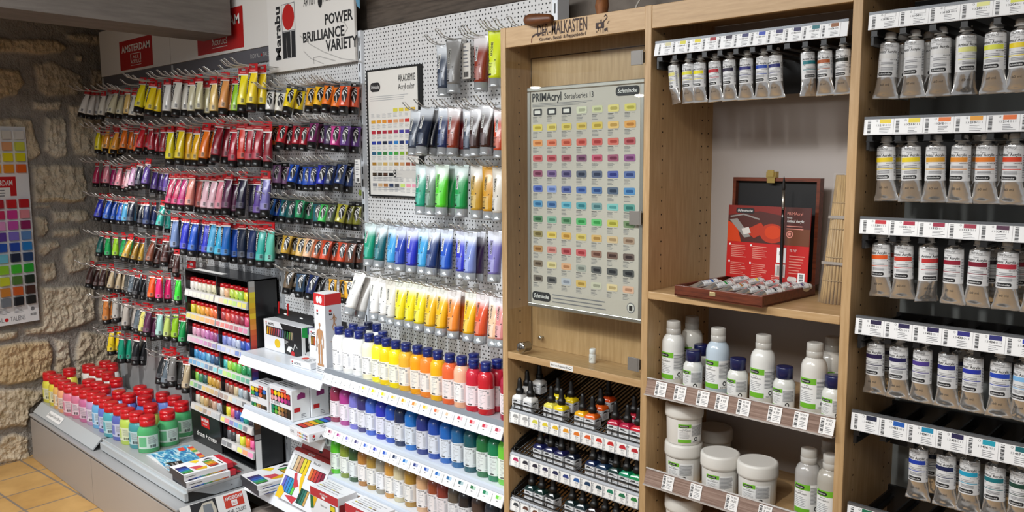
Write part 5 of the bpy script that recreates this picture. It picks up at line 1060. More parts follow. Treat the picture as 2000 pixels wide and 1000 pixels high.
# framed colour card behind the glass
PX0, PX1, PZ0, PZ1 = -1.4745, -1.1085, 1.3665, 1.9395; PYY = 1.6035
g = thing('framed_colour_card', 'silver-framed paint swatch chart behind the glass of the showcase', 'poster', (PX0, PYY-.0062, PZ0)); W, H_ = PX1-PX0, PZ1-PZ0
f = MB(); t = .0105
for q in ((0, W, 0, t), (0, W, H_-t, H_), (0, t, t, H_-t), (W-t, W, t, H_-t)): f.box(q[0], q[1], .001, .013, q[2], q[3], 0, .002)
part('frame', f, mat('#b9b5ae', .28, .85), g); f = MB(); f.box(.006, W-.006, .005, .011, .006, H_-.006); part('sheet', f, mat('#bdb7ad', .5), g)
f = MB(); mp = front_map(0, .0048, 0); ms = [INK, PAPER, GREYINK, mat('#dcdad4', .5)]
f.text('PRIMAcryl', mp, .016, H_-.036, .021, 0, .0005, fit=.098, bold=.012); f.text('Sorte/series 13', mp, .124, H_-.034, .014, 0, .0005, fit=.092); f.lines(mp, .016, H_-.0505, .215, H_-.0405, 3, 2, .0005, .35, .3)
def logo(f, mp, u0, v0, u1, v1, mb, mw, off=.0005):
    f.pill(mp, u0, v0, u1, v1, mb, off, r=(v1-v0)*.38); f.text('Schmincke', mp, u0+(u1-u0)*.09, v0+(v1-v0)*.32, (v1-v0)*.44, mw, off+.0004, fit=(u1-u0)*.82, shear=.25, bold=.01)
logo(f, mp, W-.083, H_-.036, W-.015, H_-.014, 0, 1); logo(f, mp, .014, .018, .078, .042, 0, 1)
rows = ['- - - c8ccaa c0c48a d8c860 cfc23a', 'd9c030 d8c048 d0b838 cfae30 d0b028 e0b050 d88a20', 'e08030 d85a30 d04a28 c83828 c02c28 c84030 a01c28', 'c03038 b02838 901f38 5a1a48 b02048 801f48 70206a', '7a2048 5a3a7a 3a2f68 26304c 28365a 1f2f90 24408a', '2a48b0 6a86d0 2a3f90 1f4aa0 1a4a90 243a5a 1f6ab0', '2a78b0 2a5fa0 3a98b8 2a8898 4a8088 5ab0b0 2a8078', '2a6a3a 5a9a80 3a7a4a 2aa04a 3ab050 b8b030 4a6a3a', '7a6a30 d8b840 d09830 c8b048 c89848 c8a878 907058', 'a06828 c06860 a82830 b83038 704030 4a2a20 3a2420', '5a4630 d0c080 d09060 8a9088 2a2c30 26282c 1a1c20', '4a4038 2a2a2c a0a8b8 c8a040 b8b8a0 d8c088 d8a080']
for r_, row in enumerate(rows):
    v = (1.8763-(1.8763-1.4442)*r_/11)-PZ0
    for c_, cc in enumerate(row.split()):
        u = (-1.4405+(-1.1493+1.4405)*c_/6)-PX0
        if cc == '-':
            f.pill(mp, u-.015, v-.0085, u+.015, v+.0085, 0, .0004, .003); f.pill(mp, u-.010, v-.0045, u+.010, v+.0045, 3, .0007, .002)
        else:
            c = '#'+cc; ms += [mat(mixc(c, '#e8e4da', .25), .4), mat(mixc(c, '#000000', .18), .3)]; k = len(ms)
            f.poly(mp, [(u-.016, v-.0065), (u-.013, v-.0085), (u+.014, v-.0085), (u+.0165, v-.006), (u+.016, v+.007), (u+.013, v+.0088), (u-.014, v+.008), (u-.0165, v+.006)], k-2, .0004); f.pill(mp, u-.0095, v-.0038, u+.0115, v+.0034, k-1, .0007, .003)
        f.lines(mp, u-.016, v-.026, u+.004, v-.013, 4, 2, .0004, .3); f.rect(mp, u-.016, v-.0128, u+.0, v-.0118, 0, .0004); f.stroke(mp, [(u+.004, v-.0118), (u+.014, v-.0118)], .0009, 2, .0004)
f.lines(mp, .085, .016, .275, .044, 3, 2, .0004, .3, .2); f.disc(mp, W-.033, .034, .012, .013, 2, .0004, 16); f.disc(mp, W-.033, .034, .0095, .0105, 3, .0006, 16); f.rect(mp, W-.038, .027, W-.028, .040, 0, .0008)
part('print', f, ms, g)
g = thing('glue_vial', 'small white vial standing alone on the showcase floor', 'bottle', (-1.2956, 1.652, 1.2309)); f = MB(); f.lathe([(.0088, 0), (.0092, .001), (.0092, .022), (.007, .0245)], 18); part('body', f, mat('#dcdcdc', .4), g)
f = MB(); mp = cyl_map(.0092); f.rect(mp, -.010, .003, .010, .020, 0, .0002, 8); f.text('?', mp, .001, .008, .007, 1, .0006); f.lines(mp, -.006, .005, .0, .018, 5, 2, .0005, .3); part('label', f, [PAPER, INK, GREYINK], g); f = MB(); f.lathe([(.0078, .024), (.0085, .0245), (.0085, .036), (.0075, .0372)], 18); part('cap', f, WHITE, g)
# things lying on the cabinet top
g = part('rounded_wooden_handle', (lambda f: (f.loft([[(-1.467+.094*t_, 1.583+r_*.9*math.cos(a*math.pi/10), 2.108-.006*t_+r_*math.sin(a*math.pi/10)) for a in range(20)] for t_, r_ in ((0, .0015), (.02, .008), (.08, .0125), (.25, .0158), (.5, .0150), (.75, .0128), (.93, .0105), (.99, .008), (1, .004))], 0), f)[1])(MB()), wood('dark_handle_wood', [(.3, '#4a2a16'), (.6, '#6a3e20')], (3, 20, 20), .4)); tag(g, 'rounded brown wooden handle lying across the lettered cabinet top', 'handle')
g = part('carved_wood_piece', (lambda f: (f.loft([[(-1.40+.07*.2+r_*math.cos(a*math.pi/6)*(1+.15*math.sin(a*2.3+z*60)), 1.80+r_*math.sin(a*math.pi/6), z) for a in range(12)] for z, r_ in ((2.1, .016), (2.12, .019), (2.14, .015), (2.16, .018), (2.18, .015), (2.19, .006))], 0), f)[1])(MB()), wood('rough_orange_wood', [(.3, '#4a2612'), (.6, '#8a5428')], (8, 8, 3), .7)); tag(g, 'small rough orange-brown wood piece standing on the cabinet top', 'wood')
# small pale cord on the cabinet top
f = MB(); p = at(1236, 14, Y=1.70); f.tube([(p.x, 1.70, 2.1), (p.x-.003, 1.72, 2.13), (p.x+.001, 1.75, 2.17), (p.x+.006, 1.80, 2.25), (p.x+.003, 1.9, 2.45), (p.x, 2.07, 2.7)], .0022, 6); g = part('cord', f, mat('#b9b4ac', .5)); tag(g, 'pale cord rising from the cabinet top at the divider', 'cord')

# --- wire racks with dropper bottles
f = MB(); w_ = .0162
def rsq(w2, z, r_=.003): return [(sx*(w2-r_)+r_*math.cos(math.radians(a)), sy*(w2-r_)+r_*math.sin(math.radians(a)), z) for sx, sy, a0 in ((1, 1, 0), (-1, 1, 90), (-1, -1, 180), (1, -1, 270)) for a in (a0, a0+45, a0+90)]
f.loft([rsq(w_*.96, 0), rsq(w_, .001), rsq(w_, .0275), rsq(w_*.92, .0345), rsq(w_*.50, .0395), rsq(w_*.42, .043)], [0, 0, 1, 1, 1]); DR_B = f.mesh('glass_body')
f = MB()
for a in range(4):
    c, s_ = math.cos(a*math.pi/2), math.sin(a*math.pi/2); mpq = (lambda c, s_: lambda u, v, o=0.: (u*c+(w_+o)*s_, u*s_-(w_+o)*c, v))(c, s_); f.rect(mpq, -w_*.86, .002, w_*.86, .0255, 0, .0003); f.rect(mpq, -w_*.75, .0205, w_*.75, .0218, 1, .0006); f.lines(mpq, -w_*.7, .005, w_*.7, .018, 4, 2, .0006, .3); f.pill(mpq, -w_*.6, .0222, w_*.2, .0248, 1, .0006)
DR_L = f.mesh('label')
f = MB(); f.lathe([(.0098, .0405), (.0108, .041), (.0112, .050), (.0105, .0535), (.0080, .0555), (.0072, .058), (.0068, .066), (.0058, .078), (.0042, .0835), (.0015, .085)], 18); DR_C = f.mesh('dropper')
def droppers(zr, Ys, data, phrase, slope=.30, y0=1.623):
    labs = named([d[0] for d in data], '{0} dropper bottle {1}in '+phrase)
    for (nm, c, x, y, r_, tip), lab in zip(data, labs):
        Y = Ys[r_]; zb = zr+(Y-y0)*slope
        X = at(970+x/2.778, 640+y/2.778, Y=Y).x
        t = thing('dropper_bottle', lab, 'bottle', (X, Y, zb), random.uniform(-.06, .10), 'dropper bottles in the wire racks')
        part('glass_body', DR_B, [mat('#b8bcc0', .15, coat=.5) if True else None, mat(c, .15, coat=.6)], t); part('label', DR_L, [mat('#dfe0e2', .45), INK, GREYINK], t); part('dropper', DR_C, mat('#0e0e0f', .45), t)
YR = (1.623, 1.664, 1.705)
W_ = '#e4e4e2'
ZR1, ZR2, ZR3 = 1.0690, .9455, .8180
droppers(ZR1, YR, [('white', W_, 125, 290, 0, 1), ('white', W_, 165, 250, 1, 1), ('white', W_, 184, 300, 0, 1), ('white', W_, 232, 222, 2, 1), ('pale yellow', '#e0d860', 298, 325, 0, 1), ('yellow', '#e8d420', 334, 290, 1, 1), ('yellow', '#ecd41c', 352, 340, 0, 1), ('yellow', '#e6c81c', 405, 305, 1, 1),
 ('amber', '#e8ac18', 467, 380, 0, 1), ('orange', '#e0641c', 521, 395, 0, 1), ('orange', '#de5c1c', 566, 350, 1, 1), ('deep orange', '#d84c1c', 608, 306, 2, 1), ('crimson', '#b01838', 646, 432, 0, 1), ('crimson', '#a8143c', 712, 447, 0, 1), ('crimson', '#b41c34', 747, 402, 1, 1), ('red', '#c01c2c', 772, 462, 0, 1)], 'uppermost black wire rack')
droppers(ZR2, YR, [('navy', '#1c2050', 240, 640, 0, 0), ('navy', '#1c2048', 297, 660, 0, 0), ('indigo', '#1e1e4c', 354, 680, 0, 0), ('blue black', '#141a2c', 416, 700, 0, 0), ('dark purple', '#241a34', 290, 600, 1, 0), ('black', '#141418', 350, 615, 1, 0), ('deep blue', '#16264c', 525, 740, 0, 0), ('steel blue', '#1a3450', 585, 765, 0, 0), ('dark teal', '#12302c', 650, 785, 0, 0), ('green', '#14825c', 708, 810, 0, 0), ('green', '#148a4c', 764, 830, 0, 0), ('dark blue', '#142038', 575, 690, 1, 0), ('black', '#121416', 640, 710, 1, 0)], 'middle black wire rack')
droppers(ZR3, YR, [('dark green', '#183030', 193, 870, 0, 0), ('dark green', '#16302c', 247, 890, 0, 0), ('black', '#141c1c', 308, 912, 0, 0), ('dark teal', '#16282a', 412, 955, 0, 0), ('slate', '#1c2c32', 468, 975, 0, 0), ('dark brown', '#2c2020', 530, 990, 0, 0), ('umber', '#3a2620', 590, 1010, 0, 0), ('black', '#18181a', 650, 1030, 0, 0)], 'lowest black wire rack')
def wire_rack(zr, sz, label, sw, nums):
    g = thing('wire_rack', label, 'rack', ((L0+L1)/2, 1.62, zr)); h = (L1-L0)/2-.003; f = MB(); sl = .30; Z = lambda y: -.0025+(y-1.623)*sl
    n = 34
    for i in range(n):
        x = -h+.006+(2*h-.012)*i/(n-1); f.tube([(x, 1.598-1.62, Z(1.598)), (x, 1.862-1.62, Z(1.862))], .0024, 5)
    for y in (1.599, 1.606, 1.614, 1.70, 1.86): f.tube([(-h, y-1.62, Z(y)-.003), (h, y-1.62, Z(y)-.003)], .0022, 6)
    part('grid', f, BLKMETAL, g)
    f = MB(); yb = 1.603
    for dz in (.011, .024): f.tube([(-h+.01, yb-1.62, Z(yb)+dz), (h, yb-1.62, Z(yb)+dz)], .0019, 6)
    for x in (-h+.012, -h*.40, h*.14, h*.60): f.tube([(x, yb-1.62, Z(yb)), (x, yb-1.62, Z(yb)+.024), (x, 1.845-1.62, Z(1.845)+.024)], .0016, 5)
    part('guard_rail', f, BLKMETAL, g)
    f = MB(); f.prism([(1.598-1.62, Z(1.598)-.004), (1.86-1.62, Z(1.86)-.004), (1.86-1.62, Z(1.86)+.026), (1.64-1.62, Z(1.64)+.026), (1.602-1.62, Z(1.602)+.014)], 'x', -h-.0005, -h+.003); part('side_plate', f, BLKMETAL, g)
    f = MB(); zt = sz-zr; f.loft([[(x, FY+.001-1.62, zt-.034), (x, FY+.004-1.62, zt), (x, FY+.010-1.62, zt+.006), (x, FY+.012-1.62, zt+.004), (x, FY+.006-1.62, zt-.034)] for x in (-h, h)], 0, smooth=False); f.box(-h, h, FY+.008-1.62, FY+.0085-1.62, zt+.002, zt+.0095, 1); f.box(-h, h, FY+.006-1.62, 1.606-1.62, zt-.01, zt-.006, 1); part('label_strip', f, [mat('#b4b8be', .3, .2), mat('#8b9097', .3, .5)], g)
    mp = plane_map((-h, FY+.0006-1.62, zt-.0335), (1, 0, 0), (0, .088, .996)); n = len(sw); pw = 2*h/n
    for i, c in enumerate(sw):
        f = MB(); u = pw*i+.002; f.rect(mp, u, .002, u+pw-.003, .031, 0, .0003); f.lines(mp, u+.001, .004, u+.005, .029, 8, 1, .0006, .5, .3); cx = u+pw*.6
        f.poly(mp, [(cx-.010, .017), (cx+.010, .017), (cx+.009, .022), (cx+.005, .027), (cx, .0265), (cx-.006, .026), (cx-.010, .0215)], 2, .0006); f.text(nums % i, mp, cx-.005, .0115, .004, 1, .0006, fit=.011); f.lines(mp, cx-.004, .004, cx+.008, .010, 3, 1, .0006, .25); part('price_label', f, [mat('#f0f0ee', .5), GREYINK, mat(c, .5)], g)
wire_rack(ZR1, 1.0645, 'black wire rack with white, yellow, orange and crimson dropper bottles', '#9a9a9a #a4a4a4 #d0cc50 #dcc838 #e0b828 #e09828 #dc7828 #d85a28 #c83428 #c02828 #b82430 #b0242c'.split(), '2810%d')
wire_rack(ZR2, .9405, 'black wire rack with navy, teal and green dropper bottles', '#b02858 #2a2a34 #2c2838 #28284a #20244a #2a3a7a #2a5a9a #1c3a5a #24424c #1f7a5c #22704a #2a7a3a'.split(), '2830%d')
wire_rack(ZR3, .8095, 'lowest black wire rack with dark green and brown dropper bottles', '#3a3f44 #5a3a30 #6a4430 #7a5a34 #4a3a30 #3a3430 #2a2a2a #3a3a3c #4a4a4c #6a6a6c #8a8a8a #b0b0b0'.split(), '2850%d')

# --- second cabinet: paint box shelf, medium bottles and jars
g2 = thing('shelf_cabinet', 'open beech cabinet with hanging tubes, wooden paint box and medium bottles', 'cabinet')
M0, M1 = CABX[1][1], CABX[2][0]
side_panel(g2, 2, True, True)
f = MB(); f.box(M0+.0005, M1-.0005, FY+.001, FY+.019, 2.048, TOP-.001, 0, .001); part('header_board', f, WH, g2); f = MB(); f.box(M0, M1, FY+.019, BYK, TOP-.019, TOP-.001); part('top_board', f, WH, g2)
f = MB(); f.box(M0, M1, BYK-.004, BYK+.004, .05, 2.08); part('back_panel', f, mat('#b0a8a3', .6), g2)
for z, nm in ((1.448, 'shelf'), (1.2195, 'shelf'), (.9895, 'shelf'), (.855, 'shelf')): shelfboard(g2, M0+.0005, M1-.0005, z, nm, FY+.004 if z < 1.4 else FY)
PLW = wood('plastic_with_painted_wood_reflection', [(.3, '#6b564b'), (.5, '#8a7266'), (.7, '#a38d80')], (1.5, 20, 60), .22, 5); CLEAR = mat('#b9b4b0', .12, 0., coat=.6)  # brown stripes paint the wood's reflection onto the clear plastic strips
def clear_strip(zt, label, xs):
    g = thing('price_strip', label, 'price strip', ((M0+M1)/2, FY, zt-.035)); h = (M1-M0)/2-.001; f = MB(); f.loft([[(x, -.012, -.001), (x, .0005, .037), (x, .0025, .036), (x, -.006, .0)] for x in (-h+.002, h)], 0, smooth=False); part('insert', f, PLW, g)
    f = MB(); f.loft([[(x, -.0145, -.002), (x, -.0145, .001), (x, -.010, .001), (x, -.010, -.002)] for x in (-h+.001, h)], 0, smooth=False); f.loft([[(x, -.0015, .036), (x, .0005, .0385), (x, .003, .038), (x, .001, .0355)] for x in (-h+.001, h)], 0, smooth=False); f.box(-h+.001, h, -.010, .003, -.003, -.001); part('clear_profile', f, CLEAR, g)
    mp = plane_map((-h, -.0128, -.0005), (1, 0, 0), (0, .31, .95))
    for i, px in enumerate(xs):
        X = px-(M0+M1)/2+h; f = MB(); f.rect(mp, X, .003, X+.030, .036, 0, .0004); f.bars(mp, X+.002, .005, X+.0085, .034, 1, .0007, 11); f.text('50 %d' % (551+i*3), mp, X+.012, .0295, .004, 1, .0007, fit=.014); f.text(['26,80', '10,20', '29,00', '9,95', '29,00', '9,95', '29,80', '9,95', '24,80'][i % 9], mp, X+.012, .0215, .005, 1, .0007, fit=.013, shear=.3); f.lines(mp, X+.012, .006, X+.028, .019, 4, 2, .0007, .3); part('price_label', f, [mat('#eceae8', .5), INK, GREYINK], g)
def cx9(x, y, Y=FY-.006): return at(1250+x/2.381, 580+y/2.381, Y=Y).x
clear_strip(1.2395, 'clear plastic price strip with painted wood reflection under the medium bottles', [cx9(x, y) for x, y in ((72, 430), (160, 455), (265, 480), (352, 505), (452, 525), (595, 560), (715, 585), (835, 610))])
clear_strip(1.0185, 'clear plastic price strip with painted wood reflection under the white jars', [cx9(x, y) for x, y in ((105, 870), (232, 910), (398, 965), (550, 1010))])
# bottles of medium
f = MB(); r = .0268; f.lathe([(r*.95, 0), (r, .0025), (r, .098), (r*.97, .106), (r*.85, .115), (r*.66, .1205), (.0158, .1225), (.0158, .124)], 26); MB_B = f.mesh('body')
def green_label(r_, z0, z1, band_b=True, arc0=-1.15, arc1=1.75, vol='250 ml'):
    f = MB(); mp = cyl_map(r_); u0, u1 = arc0*r_, arc1*r_; um = u0+(u1-u0)*.48; H2 = z1-z0
    f.rect(mp, u0, z0, u1, z1, 0, .0003, 14); f.rect(mp, u0+.001, z1-H2*.20, um, z1, 1, .0006, 6)
    if band_b: f.rect(mp, u0+.001, z0, um, z0+H2*.17, 1, .0006, 6)
    f.pill(mp, u0+.004, z1-H2*.165, u0+.004+min(.022, um-u0-.008), z1-H2*.05, 2, .0009); f.text('Schmincke', mp, u0+.006, z1-H2*.132, H2*.055, 0, .0012, fit=min(.017, um-u0-.012), shear=.25)
    f.text('50 557', mp, u0+.012, z1-H2*.27, H2*.035, 2, .0007, fit=.010); f.text('Acryl-Medium', mp, u0+.004, z1-H2*.36, H2*.06, 2, .0007, fit=min(.026, um-u0-.006)); f.lines(mp, u0+.004, z0+H2*.22, um-.003, z1-H2*.42, 6, 3, .0007, .22); f.lines(mp, um+.001, z0+H2*.34, u1-.002, z1-H2*.08, 13, 3, .0007, .45, .15)
    f.disc(mp, um+(u1-um)*.35, z0+H2*.18, .0045, .0055, 2, .0007); f.disc(mp, um+(u1-um)*.35, z0+H2*.18, .0025, .003, 0, .0009); f.text(vol, mp, um+(u1-um)*.1, z0+H2*.02, H2*.06, 2, .0007, fit=.015)
    return f.mesh('label')
MB_L = green_label(r, .018, .082)
f = MB(); f.lathe([(.0160, .1225), (.0170, .123), (.0170, .136), (.0164, .1365), (.0168, .137), (.0165, .152), (.0155, .1535), (.011, .154)], 24); MB_C = f.mesh('cap')
f = MB(); r5 = .0232; f.lathe([(r5*.95, 0), (r5, .002), (r5, .052), (r5*.96, .058), (r5*.8, .064), (.0165, .067), (.0165, .069)], 24); SB_B = f.mesh('body'); SB_L = green_label(r5, .006, .048, True, -1.2, 1.2, '100 ml')
f = MB(); f.lathe([(.0168, .0675), (.0178, .068), (.0178, .090), (.0170, .0925), (.012, .093)], 24); SB_C = f.mesh('cap')
MILK = mat('#d8dad6', .25, coat=.3); TRANSL = mat('#d2d0ca', .15, coat=.5, alpha=.72)
def medium(kind, x, y, z, lab, c='#dcdcd8', rz=.35):
    t = thing('medium_bottle', lab, 'bottle', (x, y, z), rz, 'acrylic medium bottles'); B, Lb, Cp, cm_ = (MB_B, MB_L, MB_C, TRANSL) if kind == 't' else (SB_B, SB_L, SB_C, mat('#161c4c', .3, coat=.3))
    part('body', B, mat(c, .22, coat=.4), t); part('label', Lb, [PAPER, GREEN, INK, GREYINK], t); part('cap', Cp, cm_, t)
def p9(x, y, Y): return at(1250+x/2.381, 580+y/2.381, Y=Y)
for kind, x, y, Y, lab, c in (('t', 152, 395, 1.655, 'tall milky medium bottle standing leftmost on upper medium shelf', '#dfe0dc'), ('t', 237, 380, 1.735, 'tall medium bottle behind the leftmost one on upper shelf', '#dcdcd6'), ('s', 246, 418, 1.650, 'navy-capped small bottle left of the bluish medium bottle', '#d9dad4'), ('s', 283, 380, 1.715, 'small navy-capped bottle peeking behind the first small bottle', '#d9dad4'),
 ('t', 358, 447, 1.655, 'tall medium bottle with bluish clear liquid', '#b9c9d6'), ('s', 452, 467, 1.650, 'navy-capped small bottle right of the bluish medium bottle', '#d9dad4'), ('t', 566, 492, 1.655, 'tall milky medium bottle in the middle of upper shelf', '#dfe0dc'), ('s', 667, 515, 1.650, 'navy-capped small bottle right of the middle milky bottle', '#d6d7d2'),
 ('t', 802, 552, 1.655, 'tall milky medium bottle near the right cabinet panel', '#d8d6d0'), ('t', 884, 540, 1.735, 'tall medium bottle in the back right corner of upper shelf', '#cfccc4'), ('s', 895, 572, 1.650, 'navy-capped small bottle cut by the right cabinet panel', '#d9dad4')):
    p = p9(x, y, Y); X = min(p.x, M1-.025 if kind == 's' else M1-.029); medium(kind, X, Y, 1.2197, lab, c)
for x, y, Y, lab, c in ((777, 960, 1.655, 'greyish clear medium bottle on the jar shelf', '#a9a7a4'), (893, 985, 1.652, 'second clear medium bottle beside the right panel on jar shelf', '#aaa69c'), (872, 900, 1.735, 'clear medium bottle at the back of the jar shelf', '#a8a298')):
    X = min(p9(x, y, Y).x, M1-.029); medium('t', X, Y, .9897, lab, c)
# jars
f = MB(); r = .0425; f.lathe([(r*.93, 0), (r*.95, .0025), (r*.985, .060), (r*.985, .066)], 30); JB = f.mesh('body'); JL = green_label(r*.975, .008, .052, True, -.55, 1.05, '300 ml')
f = MB(); f.lathe([(r*1.0, .063), (r*1.055, .064), (r*1.07, .070), (r*1.06, .0895), (r*1.02, .0945), (r*.9, .0955), (r*.86, .0948)], 32); JC = f.mesh('lid')
def jar(x, y, z, lab, rz=.3):
    t = thing('medium_jar', lab, 'jar', (x, y, z), rz, 'white medium jars'); part('body', JB, mat('#dcdad4', .35, coat=.2), t); part('label', JL, [PAPER, GREEN, INK, GREYINK], t); part('lid', JC, mat('#d8d6d0', .38), t)
zj = .9897
p = p9(200, 845, 1.66); jar(p.x, 1.66, zj, 'lower white jar of the two-jar stack at the left panel', .1); p = p9(203, 700, 1.66); jar(p.x, 1.66, zj+.0957, 'upper white jar topping the stack at the left panel', .75)
p = p9(363, 900, 1.652); jar(p.x+.004, 1.652, zj, 'white jar between the jar stack and the right jar', .25); p = p9(543, 950, 1.66); jar(p.x, 1.66, zj, 'white jar standing rightmost on the jar shelf', .15)
p = p9(343, 720, 1.80); jar(p.x, 1.80, zj, 'shaded white jar at the back, lower of its pair'); jar(p.x, 1.80, zj+.0957, 'shaded white jar on top at the back of the jar shelf') if False else None
p = p9(200, 1090, 1.66); jar(p.x, 1.66, .8552, 'white jar on the lowest shelf at picture bottom', .1)

# --- wooden paint box, sleeve, brush, bamboo mat
RZ = math.radians(-3.9); g = thing('wooden_paint_box', 'open mahogany paint box with black-lined lid on the beech shelf', 'paint box', (-1.0105, 1.5863, 1.4485), RZ)
W, D, Ht = .222, .223, .024; f = MB()
f.box(0, W, 0, D, 0, .004); f.box(0, W, 0, .006, 0, Ht, 0, .001); f.box(0, W, D-.006, D, 0, Ht, 0, .001); f.box(0, .006, .006, D-.006, 0, Ht, 0, .001); f.box(W-.006, W, .006, D-.006, 0, Ht, 0, .001); part('tray', f, MAHOG, g)
f = MB(); a = .035; LQ = lambda x, d, v: (x, D-.004+d+v*a, Ht+v); LH = .238
def lbox(f, x0, x1, d0, d1, v0, v1, m=0): f.add([LQ(x, d, v) for v in (v0, v1) for d in (d0, d1) for x in (x0, x1)], [(0, 2, 3, 1), (4, 5, 7, 6), (0, 1, 5, 4), (2, 6, 7, 3), (0, 4, 6, 2), (1, 3, 7, 5)], m)
lbox(f, 0, W, .014, .018, 0, LH); lbox(f, 0, .008, 0, .014, 0, LH); lbox(f, W-.008, W, 0, .014, 0, LH); lbox(f, .008, W-.008, 0, .014, LH-.008, LH); lbox(f, .008, W-.008, 0, .014, 0, .006); lid = part('lid', f, MAHOG, g)
f = MB(); lbox(f, .008, W-.008, .012, .0138, .006, LH-.008); part('lining', f, mat('#101012', .7), lid, 'black lining'); BRASS = mat('#b39a5a', .3, .9)
f = MB(); lbox(f, .092, .112, -.003, .0, LH-.012, LH+.004); lbox(f, .090, .114, -.004, .010, LH, LH+.014); lbox(f, .094, .110, -.006, -.004, LH+.002, LH+.018); part('latch', f, BRASS, lid, 'brass latch')
f = MB(); f.box(.094, .109, -.0016, .0, .010, .019, 0, .0005); part('clasp_plate', f, mat('#cdb98a', .35, .6), g, 'brass clasp plate')
def inbox(x, y): return Vector((-1.0105, 1.5863, 0))+Matrix.Rotation(RZ, 3, 'Z') @ Vector((x, y, 0))
# red printed sleeve leaning against the lid
o = inbox(.007, D-.030); g = thing('red_card_sleeve', 'red printed card sleeve leaning inside the open paint box lid', 'card', (o.x, o.y, 1.4735), RZ); w_, h = .210, .172; a2 = .05
mp0 = plane_map((0, 0, 0), (1, 0, 0), (0, a2, 1)); f = MB(); vs = [mp0(u, v, o_) for o_ in (0, -.002) for u, v in ((0, 0), (w_, 0), (w_, h), (0, h))]; f.add(vs, [(0, 1, 2, 3), (7, 6, 5, 4), (0, 4, 5, 1), (1, 5, 6, 2), (2, 6, 7, 3), (3, 7, 4, 0)]); SLR = mat('#b81f1c', .35); part('card', f, SLR, g)
f = MB(); ms = [mat('#4a201a', .4), mat('#b0341c', .35), mat('#c8401c', .3), mat('#8d8783', .35), mat('#cfc8c2', .35), INK, PAPER, mat('#6a3a20', .4), mat('#7a2018', .4), mat('#d98a7c', .5)]
f.rect(mp0, 0, h*.50, w_, h, 0, .0004); f.poly(mp0, [(0, h*.5), (w_*.18, h*.5), (w_*.12, h*.72), (0, h*.78)], 2, .0007); f.disc(mp0, w_*.56, h*.64, w_*.15, h*.13, 1, .0008, 20); f.disc(mp0, w_*.57, h*.655, w_*.10, h*.09, 2, .0011, 18); f.poly(mp0, [(w_*.22, h*.66), (w_*.42, h*.78), (w_*.50, h*.66), (w_*.34, h*.56)], 1, .0009)
f.poly(mp0, [(w_*.02, h*.80), (w_*.22, h*.56), (w_*.30, h*.58), (w_*.12, h*.82)], 3, .001); f.poly(mp0, [(w_*.18, h*.68), (w_*.27, h*.71), (w_*.30, h*.63), (w_*.21, h*.60)], 4, .0012); f.stroke(mp0, [(w_*.03, h*.84), (w_*.2, h*.88), (w_*.4, h*.82)], h*.02, 3, .0009); f.rect(mp0, w_*.72, h*.50, w_, h*.72, 7, .0006); f.poly(mp0, [(0, h*.86), (w_*.4, h*.93), (w_*.7, h*.88), (w_*.7, h), (0, h)], 8, .0005)
logo(f, mp0, w_*.10, h*.895, w_*.33, h*.965, 5, 6, .001); f.text('PRIMAcryl', mp0, w_*.73, h*.90, h*.04, 9, .001, fit=w_*.18); f.text('Finest', mp0, w_*.73, h*.855, h*.02, 6, .001, fit=w_*.06); f.text("Artists' Acrylic", mp0, w_*.73, h*.805, h*.035, 6, .001, fit=w_*.20, bold=.01); f.lines(mp0, w_*.73, h*.70, w_*.97, h*.77, 2, 9, .001, .3)
f.disc(mp0, w_*.77, h*.645, .0085, .0085, 9, .001, 14); f.disc(mp0, w_*.77, h*.645, .006, .006, 7, .0013, 14); f.rect(mp0, w_*.755, h*.63, w_*.785, h*.665, 9, .0016)
for u, v in ((.06, .44), (.33, .44), (.06, .20), (.33, .20)): f.disc(mp0, w_*(u-.02), h*(v+.02), .0026, m=6, off=.0006, n=8); f.lines(mp0, w_*(u+.0), h*(v-.16), w_*(u+.20), h*(v+.02), 7, 9, .0006, .35)
f.rect(mp0, w_*.63, h*.26, w_*.74, h*.46, 6, .0006); f.rect(mp0, w_*.66, h*.36, w_*.70, h*.41, 3, .0009); f.rect(mp0, w_*.62, h*.07, w_*.74, h*.24, 4, .0006); f.bars(mp0, w_*.63, h*.09, w_*.73, h*.22, 3, .0009, 7, False); f.text('73 717', mp0, w_*.78, h*.42, h*.03, 6, .0008, fit=w_*.08); f.lines(mp0, w_*.78, h*.12, w_*.97, h*.38, 7, 9, .0006, .3); f.rect(mp0, w_*.89, -h*.0+.002, w_*.97, h*.15, 6, .0008); f.bars(mp0, w_*.905, .006, w_*.955, h*.14, 5, .0011, 10); f.lines(mp0, w_*.58, h*.02, w_*.76, h*.09, 3, 9, .0008, .4); f.pill(mp0, w_*.77, h*.02, w_*.88, h*.09, 4, .0008)
part('print', f, ms, g)
# ten tubes lying in the tray: built with the metal tube maker below
b0 = at(1533, 565, Y=1.742); tp = at(1534, 343, Y=1.752)
g = thing('paint_brush', 'long black paint brush standing upright in the paint box', 'brush', (tp.x, 1.746, 1.4535)); L = .262; f = MB(); f.lathe([(.0022, 0), (.0034, .03), (.0042, .11), (.0038, .165), (.0030, .190)], 12); part('handle', f, mat('#0f0e10', .2, coat=.5), g); f = MB(); f.lathe([(.0036, .188), (.0037, .192), (.0034, .193), (.0036, .195), (.0030, .232)], 12); part('ferrule', f, mat('#8b857c', .3, .9), g); f = MB(); f.lathe([(.0029, .230), (.0034, .238), (.0026, .252), (.0004, L)], 12); part('bristles', f, mat('#15110f', .7), g)
g = thing('bamboo_brush_mat', 'rolled bamboo mat in clear wrap leaning in the shelf corner', 'brush mat', (-.703, 1.728, 1.4485)); f = MB(); BAM = wood('bamboo_slats', [(.3, '#8d7146'), (.6, '#b3945f')], (40, 40, 2), .5)
